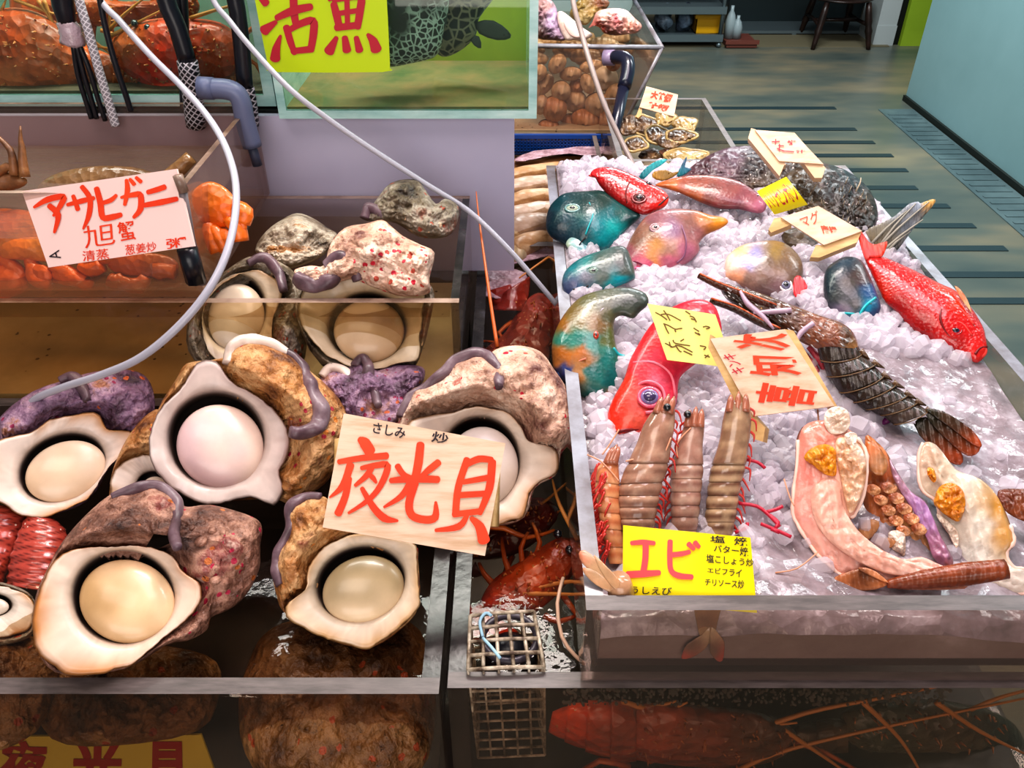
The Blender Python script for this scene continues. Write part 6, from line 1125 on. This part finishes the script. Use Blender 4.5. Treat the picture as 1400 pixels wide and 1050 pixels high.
def grouper(label, pl, ol, sp, fins, eyes, skin=None):
    t = thing('grouper', label, 'fish', pl.o); m = MB(); dome(m, pl, ol, sp, .5, 0, M=90, N=12); m.build('body', skin or GRP, t)
    for f_ in fins: m = MB(); plate(m, pl, f_, .004, .003); m.build('fin', mat('dark_spotted_fin', '#3a3a34', .4, dots=[('#14140f', 150, .2)]), t)
    for x, y in eyes: eye(t, pl, x, y, 6, 6, .02, '#6a6a40', .5)
grouper('dark grouper with a pale honeycomb pattern nearest the lime sign', GP, [(500,-60),(560,-70),(605,-50),(614,0),(606,45),(598,75),(570,85),(530,92),(505,88),(490,40)], [(540,-20),(560,50)], [[(558,0),(600,-5),(612,15),(605,45),(580,50),(560,25)]], [])
grouper('blackish grouper behind, with a fin pointing right', GP2, [(560,-80),(640,-90),(690,-50),(680,-10),(655,25),(650,50),(625,72),(600,76),(590,40)], [(620,-40),(625,40)], [[(652,30),(675,28),(695,42),(698,52),(680,55),(655,46)],[(640,48),(655,50),(658,66),(648,62)]], [], GRP2)

# ================================================================ hoses
def hose(name, label, pts, r, m, cat='hose', parts=None): b = MB(); b.tube(pts, r, 12, 0, sm=6); o = b.build(name, m, label=label, cat=cat); return o
hose('vinyl_hose', 'long milky vinyl hose hanging in a loop across the crab tank', [D(60,-160,.96), D(128,-15,.93), D(165,30,.92), D(205,75,.91), D(250,120,.90), D(288,165,.88), D(312,210,.84), D(323,262,.80), D(316,325,.765), D(292,385,.745), D(250,440,.74), D(195,487,.745), D(140,512,.76), D(85,530,.78), D(45,548,.80), D(30,575,.82)], .0037, TUBEM)
hose('vinyl_hose', 'milky vinyl hose running from the lime sign down to the ice bin', [D(240,-160,.92), D(285,-15,.90), D(315,30,.90), D(352,75,.905), D(400,125,.91), D(452,165,.93), D(510,205,.95), D(580,250,.97), D(640,288,.98), D(690,335,.98), D(730,380,.99), D(762,418,1.0)], .0032, TUBEM)
hose('vinyl_hose', 'thin greyish hose hanging in front of the clam tank', [D(770,-150,1.32), D(782,-10,1.3), D(795,45,1.3), D(808,90,1.29), D(825,140,1.28), D(848,190,1.27), D(868,230,1.25)], .0042, mat('grey_vinyl_hose', '#8c7c78', .35))
BRD = mat('braided_white_hose', '#c8c4cc', .4, stops=[(.44, '#6c6870'), (.5, '#d8d4dc')], nscale=60); 
def braid(name, base, line, sc):
    if name in MATS: return MATS[name]
    m, nt, out = newmat(name); b = node(nt, 'ShaderNodeBsdfPrincipled', Roughness=.35); vec = coords(nt); fs = []
    for rot in (.8, -.8):
        mp = nt.nodes.new('ShaderNodeMapping'); mp.inputs['Rotation'].default_value = (0, rot, 0); nt.links.new(vec, mp.inputs['Vector'])
        w_ = node(nt, 'ShaderNodeTexWave', Scale=sc); w_.wave_type = 'BANDS'; w_.bands_direction = 'Z'; nt.links.new(mp.outputs[0], w_.inputs['Vector']); fs.append(w_.outputs['Fac'])
    mx = node(nt, 'ShaderNodeMath', operation='MAXIMUM'); nt.links.new(fs[0], mx.inputs[0]); nt.links.new(fs[1], mx.inputs[1])
    c = ramp(nt, mx.outputs[0], [(.82, base), (.9, line)]); nt.links.new(c, b.inputs['Base Color']); nt.links.new(b.outputs[0], out.inputs[0]); MATS[name] = m; return m
B1 = braid('white_braid', '#8c8890', '#dcd8e0', 75); B2m = braid('dark_braid', '#14141c', '#b8b4bc', 60); Yh = 1.0
h = lambda x, y, Y=1.0: WY(x, y, Y)
hose('braided_hose', 'white braided hose hanging in front of the lobster aquarium', [h(80,-150), h(106,-10), h(120,40), h(135,95), h(150,145), h(158,172)], .0052, B1)
t = thing('cable_bundle', 'thick black cable wrapped in clear tape that splits into three thin cables', 'cable', h(90, 30)); m = MB(); m.tube([h(75,-150), h(84,-10), h(88,15), h(93,35)], [.012, .012, .0115, .009], 12); m.build('thick_cable', BLACKR, t)
m = MB(); q = [h(88,28), h(95,40), h(99,52), h(100,60)]; m.tube(q, [.0095, .0125, .0135, .0135], 12)
for i, v in enumerate(m.v): m.v[i] = v+V((noise.noise(v*200), noise.noise(v*210+V((3,3,3))), noise.noise(v*190)))*.002
m.build('tape_wrap', mat('crinkled_clear_tape', '#a8949c', .2, coat=.6, bumps=[('noise', 120, .8, .004)]), t)
for l in ([(100,60),(106,100),(118,140),(125,162)], [(104,60),(114,100),(126,140),(132,162)], [(108,60),(122,95),(134,135),(144,165)]): m = MB(); m.tube([h(x, y, 1.003) for x, y in l], .0032, 8, sm=4); m.build('thin_cable', BLACKR, t)
hose('cable', 'single slim black cable right of the white braided hose', [h(112,-150), h(136,-5), h(146,45), h(160,95), h(172,130), h(179,152)], .0035, BLACKR, 'cable')
for lb, top, bot, end, r, sh in (('thick black hose with a dark braided lower sleeve, left of the grey elbow pipe', (224,-10), (256,83), (268,172), .0105, True), ('thick black hose standing right of the grey elbow pipe', (320,-10), (335,120), (342,170), .0095, False)):
    t = thing('black_hose', lb, 'hose', h(*top)); m = MB(); m.tube([h(top[0]-30, -150, 1.0), h(*top, 1.0), h((top[0]+bot[0])/2+2, (top[1]+bot[1])/2, 1.0), h(*bot, 1.0)], r, 14, sm=3); m.build('hose_upper', BLACKR, t)
    m = MB(); m.tube([h(*bot, 1.0), h((bot[0]+end[0])/2+1, (bot[1]+end[1])/2, 1.0), h(*end, 1.005)], r*1.15, 14, sm=3); m.build('braided_sleeve', B2m, t)
hose('black_hose', 'short black hose end behind the braided sleeve at the top', [h(248,-10,1.03), h(250,35,1.03), h(254,150,1.035)], .007, BLACKR)
t = thing('elbow_pipe', 'blue grey plastic elbow pipe reaching into the crab tank', 'pipe', h(310, 120, .97)); m = MB(); g = lambda x, y: h(x, y, .965)
m.tube([g(272,120), g(292,121)], .0125, 16, sm=0); m.build('socket', PVC, t); m = MB(); m.tube([g(290,121), g(308,122), g(322,127), g(330,140), g(335,165), g(345,200)], .0115, 16, sm=4); m.build('bend', PVC, t)
m = MB(); m.tube([g(344,198), g(352,226)], .006, 10, sm=0); m.build('spout', mat('dark_pvc', '#454a60', .4), t)
m = MB(); m.tube([D(651,262,1.02), D(655,300,1.0), D(668,395,.95), D(680,475,.92)], [.0006, .0012, .0019, .0024], 8, sm=4); m.build('lobster_feeler', mat('orange_feeler', '#c8622c', .35), label='long thin orange lobster feeler rising past the rear tank corner', cat='feeler')

# ================================================================ clam tank, oysters, long clams at the back
t = thing('acrylic_tank', 'clear slanted acrylic tank full of round tan clams at the back', 'tank', WY(800, 180, 1.57)); Yc = 1.575; c_ = lambda x, y: WY(x, y, Yc)
fr = [c_(690,178), c_(845,186), c_(905,65), c_(690,62)]; zt = fr[2].z; zb = fr[0].z
m = MB(); m.prism(fr, (0, .006, 0)); m.build('front_panel', ACRC, t)
m = MB(); e0, e1 = fr[1], fr[2]; off = V((0, .42, 0)); m.prism([e0, e1, e1+off, e0+off], (.005, 0, 0)); m.build('side_panel', ACRC, t)
m = MB(); 
for p_, q_ in ((fr[3], fr[2]), (fr[2], fr[1])): m.tube([p_, q_], .0042, 4, sm=0)
m.tube([fr[2], fr[2]+off], .0055, 4, sm=0); m.build('rim', EDGEL, t)
m = MB(); m.prism([V((fr[0].x, Yc+.41, zb)), V((fr[0].x, Yc+.41, zt)), V((fr[2].x, Yc+.41, zt)), V((fr[1].x, Yc+.41, zb))], (0, .005, 0)); m.build('back_panel', clear('pale_blue_acrylic', '#c8dcdc', .1, 1.4, .5, '#a8c0c0'), t)
m = MB(); m.bx((fr[0].x, Yc, zb-.006), (fr[1].x, Yc+.41, zb)); m.build('base_panel', TAN, t)
m = MB(); m.grid([[V((fr[0].x+(fr[2].x-.02-fr[0].x)*i/12, Yc+.01+.39*j/12, zt-.02+.001*noise.noise(V((i, j, 0))))) for i in range(13)] for j in range(13)]); m.build('water', WATER, label='water near the brim of the clam tank', cat='water', kind='stuff')
m = MB(); m.bx((fr[0].x, Yc+.02, .69), (fr[1].x-.01, Yc+.39, zb-.006)); m.build('riser', TAN, label='tan block under the clam tank', cat='riser')
CLM = mat('tan_clam_shell', '#a88458', .35, stops=[(.3, '#8c6c48'), (.48, '#b89870'), (.62, '#d4bc98'), (.78, '#e4d4bc')], nscale=11, coat=.2, bumps=[('wave', 26, .5, .004)])
CLO = mat('orange_brown_clam_shell', '#a8642c', .35, stops=[(.3, '#74482a'), (.5, '#b47c4c'), (.7, '#d0a880')], nscale=14, coat=.2, bumps=[('wave', 30, .5, .004)])
C7 = lambda p: (700+p[0]/6.364, p[1]/6.364)
CL = [((400,560),85,65,-.9,0,'top clam at the upper left of'),((510,650),90,55,-.1,0,'pinkish tan clam near the top of'),((290,740),95,60,-.9,0,'slanted open clam at the left of'),((420,800),80,80,.5,0,'square-patterned clam left of the middle of'),((650,730),85,55,1.1,0,'long slanted clam in the middle of'),((545,890),100,88,.3,0,'round striped clam at the centre of'),
  ((370,960),100,105,0,1,'orange brown clam at the lower left of'),((740,920),105,95,.2,0,'large plain clam at the right of'),((800,690),110,100,.4,2,'pale whitish clam beside the black pipe in'),((250,920),60,80,.2,0,'grey clam against the left of'),((630,1060),120,95,.3,1,'broad brown clam at the bottom of'),((490,1090),80,85,.6,1,'small oval clam low in'),((320,1110),90,60,.1,1,'flat lipped clam low left in'),((230,640),60,70,.6,0,'half seen clam at the upper left edge of'),((690,580),95,50,-.2,0,'flat clam under the waterline of'),((880,560),60,60,0,1,'orange clam behind the pipe bend in'),((880,830),70,90,.3,0,'brown clam behind the black pipe in'),((560,760),60,60,0,1,'dark small clam in the gap at the middle of'),((180,800),60,80,0,0,'clam at the far left edge of'),((820,1080),80,80,0,1,'brown clam at the lower right of')]
CLP = mat('pale_clam_shell', '#c8b89c', .35, stops=[(.35, '#a08a60'), (.6, '#d0c4b0')], nscale=10)
for i, (c, rx, ry, rot, km, lb) in enumerate(CL):
    x, y = C7(c); back = .035+.012*(i % 3); o = WY(x, y, Yc+back); sc = (WY(x+1, y, Yc+back)-o).length; R1 = rx/6.364*sc*1.08; R2 = ry/6.364*sc*1.08
    u = V((cos(rot), 0, -sin(rot))); v = V((sin(rot), 0, cos(rot))); t = thing('clam', lb+' the back tank', 'clam', o, 'round clams in the back tank')
    for s in (1, -1):
        m = MB(); rows = []
        for a in range(11):
            th = pi/2*a/10; rows.append([o+u*R1*cos(th)*cos(q)*(1+.02*sin(a*9))+v*R2*cos(th)*(sin(q)+.12*(1 if s > 0 else 1)*cos(th))+V((0, -s, 0))*(.002+.75*min(R1, R2)*sin(th)*(1+.3*sin(q))) for q in [2*pi*k/28 for k in range(28)]])
        m.grid(rows, wrap=True); m.build('shell_valve', (CLM, CLO, CLP)[km], t)
m = MB(); random.seed(12)
for i in range(26): o = V((random.uniform(fr[0].x+.02, fr[1].x+.02), random.uniform(Yc+.10, Yc+.36), random.uniform(zt-.055, zt-.03))); m.ell(o, .035, .025, .014, nu=12, nv=6, jit=.2)
m.build('clam_heap', CLM, label='unsorted mass of clams under the water at the back of the clam tank', cat='clams', kind='stuff')
# whelks / conches on top
def conch(label, body, sp, cols, y, dots=None, mtl=None, kn=0, ext=()):
    pl = PL(0, 0, 0, n=(0, -1, .6), o=WY(body[0][0], body[0][1]+8, y)); t = thing('conch_shell', label, 'shell', pl.o); m = MB(); dome(m, pl, body, sp, .7, 0, blob(cols, 3, 5, .1), M=70, N=12, disp=lambda x, y_, f: .022*abs(noise.noise(V((x*.16, y_*.16, 8))))*kn*(1-f**6)); m.build('shell_body', mtl or mat('knobbly_shell', vc=True, vcn=.4, vcs=40, rough=.35, bumps=[('noise', 60, .7, .006)]), t)
    for nm, ol, s2, cc in ext: m = MB(); dome(m, pl, ol, s2, .4, .012, blob(cc, 3, 2, .1), M=40, N=8); m.build(nm, NACRE, t)
T7 = lambda *p: [C7(q) for q in p]
conch('lilac brown knobbly conch at the left of the clam tank top', T7((200,60),(260,-20),(340,0),(390,80),(400,180),(430,260),(470,350),(350,350),(240,340),(195,280)), T7((270,100),(330,260)), [(740,20,'#8c6c74'),(735,45,'#4c342c'),(755,25,'#b8a0c0'),(745,10,'#a07c78')], 1.68, kn=1)
conch('conch with a smooth pink mouth lying open on the clam tank', T7((395,110),(440,100),(520,160),(600,230),(690,290),(690,320),(620,355),(540,350),(470,350),(430,280),(400,200)), T7((450,190),(580,300)), [(770,30,'#d8bcb0'),(790,45,'#e8d4cc')], 1.66, ext=[('shell_mouth', T7((450,190),(520,190),(600,260),(620,310),(560,330),(490,290)), T7((500,240),(570,290)), [(785,40,'#e8b8b0'),(792,44,'#f0d0c8')])])
conch('olive brown conch with a pale spout at the back of the clam tank', T7((500,120),(560,20),(640,-40),(760,-30),(850,20),(800,100),(720,150),(640,220),(560,180)), T7((580,80),(740,40)), [(795,10,'#8a7440'),(810,15,'#a88850'),(820,5,'#7a4a34'),(805,30,'#a09068')], 1.72, kn=.6)
conch('pink and cream barnacled conch at the right of the clam tank top', T7((730,110),(800,80),(900,70),(1000,90),(1060,150),(1130,220),(1100,280),(1000,300),(900,310),(800,290),(760,240),(690,220),(660,250),(700,190)), T7((840,180),(1020,220)), [(830,20,'#e8c4b8'),(845,25,'#b04a54'),(860,35,'#d8a898'),(820,40,'#a83c2c'),(850,20,'#f0d4cc'),(835,45,'#5c2c24'),(870,38,'#c88878')], 1.64, kn=1.6)
# black pipe
t = thing('drain_pipe', 'black plastic pipe with a bent top leaning over the clam tank front', 'pipe', WY(855, 90, 1.5)); q = lambda x, y, Y: WY(x, y, Y)
BP = mat('navy_black_pipe', '#1a1c2e', .25, coat=.3); m = MB(); m.tube([q(838,79,1.56), q(848,78,1.545), q(858,84,1.53), q(858,100,1.515), q(853,120,1.50)], [.012, .0125, .013, .0125, .0125], 14); m.build('elbow', BP, t)
m = MB(); m.tube([q(853,118,1.50), q(840,180,1.46), q(833,205,1.44)], .0105, 14, sm=0); m.build('pipe', BP, t); m = MB(); m.tube([q(826,79,1.568), q(840,79,1.56)], .014, 14, sm=0); m.build('collar', mat('lilac_collar', '#8c7c98', .3), t)
# blue basket
t = thing('plastic_basket', 'blue plastic mesh basket sitting in water below the clam tank', 'basket', WY(770, 200, 1.49)); BLU = mat('blue_plastic', '#0e3f86', .35); q = lambda x, y, Y=1.485: WY(x, y, Y)
m = MB(); a0 = q(702,186); a1 = q(822,184); m.bx((a0.x, 1.485, a0.z-.005), (a1.x, 1.492, a0.z+.002)); m.build('rim', BLU, t); m = MB(); n = 26
for i in range(n+1): x = a0.x+(a1.x-a0.x)*i/n; m.bx((x-.0012, 1.486, .90), (x+.0012, 1.490, a0.z-.004))
for k in range(6): z = .90+(a0.z-.905)*k/5; m.bx((a0.x, 1.486, z-.001), (a1.x, 1.490, z+.001))
m.build('mesh_side', BLU, t); m = MB(); m.bx((a0.x, 1.491, .895), (a1.x, 1.497, a0.z-.01)); m.build('liner', mat('deep_blue_liner', '#0b2450', .4), t)
m = MB(); plate(m, PL(770, 212, .912, 0), [(702,218),(730,206),(770,203),(800,198),(828,196),(832,205),(812,214),(780,210),(740,215),(715,221)], .004, 0); m.build('foam', FOAM, label='pinkish froth floating by the blue basket', cat='foam', kind='stuff')
# long clams
GEO = mat('tan_siphon_skin', '#b48a60', .4, stops=[(.3, '#7c5434'), (.5, '#b48a60'), (.68, '#cfae8c')], nscale=8, scale=(1, 5, 5), bumps=[('wave', 12, .4, .004)])
GEOP = mat('pale_siphon_skin', '#c8ac94', .35, stops=[(.3, '#a07c60'), (.6, '#cdb4a0')], nscale=8, scale=(1, 5, 5), bumps=[('wave', 12, .4, .004)])
for i, (l, r, mm, lb) in enumerate((([(690,232),(730,228),(770,222),(850,216)], .014, GEO, 'tan long-necked clam stretched along the back, farthest of the heap'), ([(690,246),(720,240),(760,232),(800,226)], .016, GEO, 'second long-necked tan clam lying behind the ice bin corner'), ([(690,262),(720,256),(755,250),(770,244)], .017, GEOP, 'pale long-necked clam just behind the ice bin corner'), ([(690,285),(720,275),(745,270),(762,262)], .018, GEO, 'orange tan long-necked clam beside the ice bin corner'), ([(690,300),(715,296),(740,288),(756,284)], .018, GEOP, 'cream long-necked clam next to the lilac board edge'), ([(690,322),(715,312),(738,306),(756,300)], .02, GEOP, 'nearest cream long-necked clam by the board edge'), ([(700,345),(720,335),(740,328),(756,322)], .017, GEO, 'darker tan long-necked clam under water by the board edge'))):
    t = thing('long_clam', lb, 'clam', W(*l[1], .90)); P3 = [W(x, y, .892+.002*(i % 3)) for x, y in l]; n = len(P3); mid = P3[0].lerp(P3[1], .5)
    m = MB(); m.tube(P3, [r*1.0, r*1.1, r*.9, r*.45], 14, sm=5); m.build('neck', mm, t); m = MB(); m.ell(P3[0]-V((.01, 0, .004)), r*1.8, r*1.3, r*1.2, nu=20, nv=12, jit=.1); m.build('shell_valve', CLM, t)
# oysters
OY = mat('dark_oyster_shell', '#3a2a20', .3, coat=.3, stops=[(.35, '#1a120e'), (.5, '#4c3626'), (.62, '#7c5e40'), (.75, '#a89068')], nscale=24, bumps=[('noise', 60, .8, .006)])
OYT = mat('tan_oyster_lip', '#a88c58', .3, coat=.3, stops=[(.35, '#7c6238'), (.6, '#b89c68')], nscale=30)
for i, (c, rx, ry, mm, rim, lb) in enumerate((((350,500),95,70,OY,True,'brown oyster with a wavy tan lip at the left of'),((470,590),80,60,OY,True,'olive oyster lying in the middle of'),((750,490),95,60,OYT,False,'tan wet oyster at the right of'),((270,680),85,50,OY,True,'green edged dark oyster at the front left of'),((600,660),100,50,OY,False,'glossy black oyster near the front of'),((700,600),110,45,OY,True,'brown oyster under the tan one in'),((200,500),70,80,OY,False,'dark rough oyster against the left wall of'),((560,430),80,60,OYT,False,'oyster in the shade of the small sign in'),((760,800),150,55,OYT,True,'ochre frilled oyster nearest the ice in'),((420,780),90,45,OY,False,'blackish oyster at the very front of'),((620,760),90,30,mat('pink_oyster', '#b87c68', .3),False,'pinkish flat oyster near the front wall of'))):
    x, y = 830+c[0]/7, 100+c[1]/7; z = .955+.008*(i % 3)-(.02 if y > 205 else 0); pl = PL(x, y, z, .3); sc = 1/7; t = thing('oyster', lb+' the oyster bin', 'oyster', pl.o, 'oysters in the small bin behind the ice'); random.seed(i+40); ph = random.random()*6
    rx *= 1.35; ry *= 1.35
    ol = [(x+rx*sc*cos(a)*(1+.14*sin(3*a+ph)), y+ry*sc*sin(a)*(1+.12*sin(4*a+ph))) for a in [2*pi*k/14 for k in range(14)]]
    m = MB(); dome(m, pl, ol, [(x-rx*sc*.4, y), (x+rx*sc*.4, y)], .6, 0, M=50, N=10, disp=lambda x_, y_, f: .004*noise.noise(V((x_*.3, y_*.3, i)))*(1-f**6)); m.build('shell_valve', mm, t)
    if rim: m = MB(); m.tube([pl.p(a, b, .002) for a, b in smpx(ol, 3)]+[pl.p(*smpx(ol, 3)[0], .002)], .0025, 8, sm=0); m.build('shell_lip', OYT, t)
# ================================================================ loose ice chips between the seafood
random.seed(77)
bmi = bmesh.new(); bmesh.ops.create_cube(bmi, size=1.3); bmesh.ops.bevel(bmi, geom=list(bmi.edges)+list(bmi.verts), offset=.30, segments=1, affect='EDGES'); IV = [v.co.copy() for v in bmi.verts]; IF = [tuple(v.index for v in f.verts) for f in bmi.faces]; bmi.free()
SHP = []
for k in range(30):
    sd = random.random()*50; SHP.append([v*1.35+V((noise.noise(v*.8+V((sd, 0, 0))), noise.noise(v*.8+V((0, sd, 0))), noise.noise(v*.8+V((0, 0, sd)))))*.30 for v in IV])
m = MB()
def chip(p, r):
    a = V((random.gauss(0, 1), random.gauss(0, 1), random.gauss(0, 1))).normalized(); b = a.orthogonal().normalized(); c = a.cross(b); s = (r*random.uniform(.8, 1.2), r*random.uniform(.6, 1), r*random.uniform(.5, .8)); sd = random.random()*50; i0 = len(m.v)
    col = .85+random.random()*.12; cc = (col*.97, col*.93, col)
    for w in random.choice(SHP): m.v.append(p+a*w.x*s[0]+b*w.y*s[1]+c*w.z*s[2]); m.c.append(cc)
    for f in IF: m.F([i0+k for k in f], 0, False)
cnt = 0
while cnt < 4600:
    x = random.uniform(X0+.008, X1-.008); y = random.uniform(.43, Y1-.01)
    wet = max(0, min(1, (x-.24)/.12))*max(0, min(1, (.80-y)/.1)); front = max(0, min(1, (.56-y)/.06))
    if random.random() < max(wet*.985, front*.9): continue
    q = V((x, y, icez(x, y)))-CAM; kq = q.dot(FW); qx = 700+q.x/kq*FPX; qy = 525-q.dot(UP)/kq*FPX
    if any(b_[0] < qx < b_[2] and b_[1] < qy < b_[3] and inpoly(qx, qy, o_) for b_, o_ in FOOT): cnt += .4; continue
    r = random.uniform(.006, .0115)*(1.25 if wet > .5 else 1); chip(V((x, y, icez(x, y)+random.uniform(-.002, .006)*(0 if wet > .5 else 1))), r); cnt += 1
m.build('ice_chips', ICE, it, kind='stuff')

# ================================================================ light and camera
def area(name, loc, tgt, size, power, colr, sy=None):
    l = bpy.data.lights.new(name, 'AREA'); l.energy = power; l.color = colr; l.shape = 'RECTANGLE'; l.size = size; l.size_y = sy or size
    o = bpy.data.objects.new(name, l); COL.objects.link(o); o.location = loc; o.rotation_euler = (V(tgt)-V(loc)).to_track_quat('-Z', 'Y').to_euler()
area('stall_lamp', (-.35, .25, 2.35), (-.3, .65, .9), .9, 7.6, (1, .86, .77), .5)
area('stall_lamp', (.3, .85, 2.25), (.25, .8, .98), .8, 8.2, (1, .83, .90), .4)
area('rear_fill', (.1, 1.25, 2.1), (.1, 1.6, 1.0), .5, 13, (1, .9, .84), .2)  # fill light added to brighten the clam tank
area('front_fill', (-.1, -1.3, 1.9), (0, .6, .85), 1.6, 15, (1, .95, .93), .8)  # soft fill added behind the camera to lift the tank fronts
area('low_front_fill', (.2, -1.7, 1.05), (.1, .4, .85), 1.4, 10, (1, .90, .82), .7)  # second added fill, low behind the camera, for the slush and lower lobsters
area('ceiling_lamp', (1.2, 4.0, 2.75), (1.2, 4.1, 0), 1.6, 105, (.93, .98, 1), .5)
area('ceiling_lamp', (2.0, 1.6, 2.75), (2.2, 2.6, 0), 1.4, 46, (.93, .98, 1), .4)
area('tank_lamp', (-.55, 1.16, 1.75), (-.55, 1.15, 1.1), .5, 5, (1, .95, .88), .12)
area('tank_lamp', (-.12, 1.12, 1.75), (-.12, 1.12, 1.1), .3, 3, (.95, 1, .9), .12)
w = bpy.data.worlds.new('World'); bpy.context.scene.world = w; w.use_nodes = True
w.node_tree.nodes['Background'].inputs[0].default_value = (.80, .78, .82, 1); w.node_tree.nodes['Background'].inputs[1].default_value = .27
cd = bpy.data.cameras.new('camera'); cam = bpy.data.objects.new('camera', cd); COL.objects.link(cam)
cam.location = CAM; cam.rotation_euler = (radians(90)-PIT, 0, 0); cd.sensor_width = 36; cd.lens = 36*FPX/1400; cd.clip_start = .02; cd.clip_end = 50
sc = bpy.context.scene; sc.camera = cam
sc.view_settings.view_transform = 'Standard'; sc.view_settings.look = 'None'
try: sc.view_settings.look = 'Medium High Contrast'
except Exception: pass
sc.view_settings.use_curve_mapping = False; sc.view_settings.exposure = 0; sc.view_settings.gamma = 1
sc.cycles.transparent_max_bounces = 24; sc.cycles.max_bounces = 8; sc.cycles.diffuse_bounces = 3; sc.cycles.glossy_bounces = 3; sc.cycles.transmission_bounces = 6
sc.cycles.caustics_reflective = False; sc.cycles.caustics_refractive = False; sc.cycles.sample_clamp_indirect = 3
try: sc.cycles.use_denoising = True
except Exception: pass
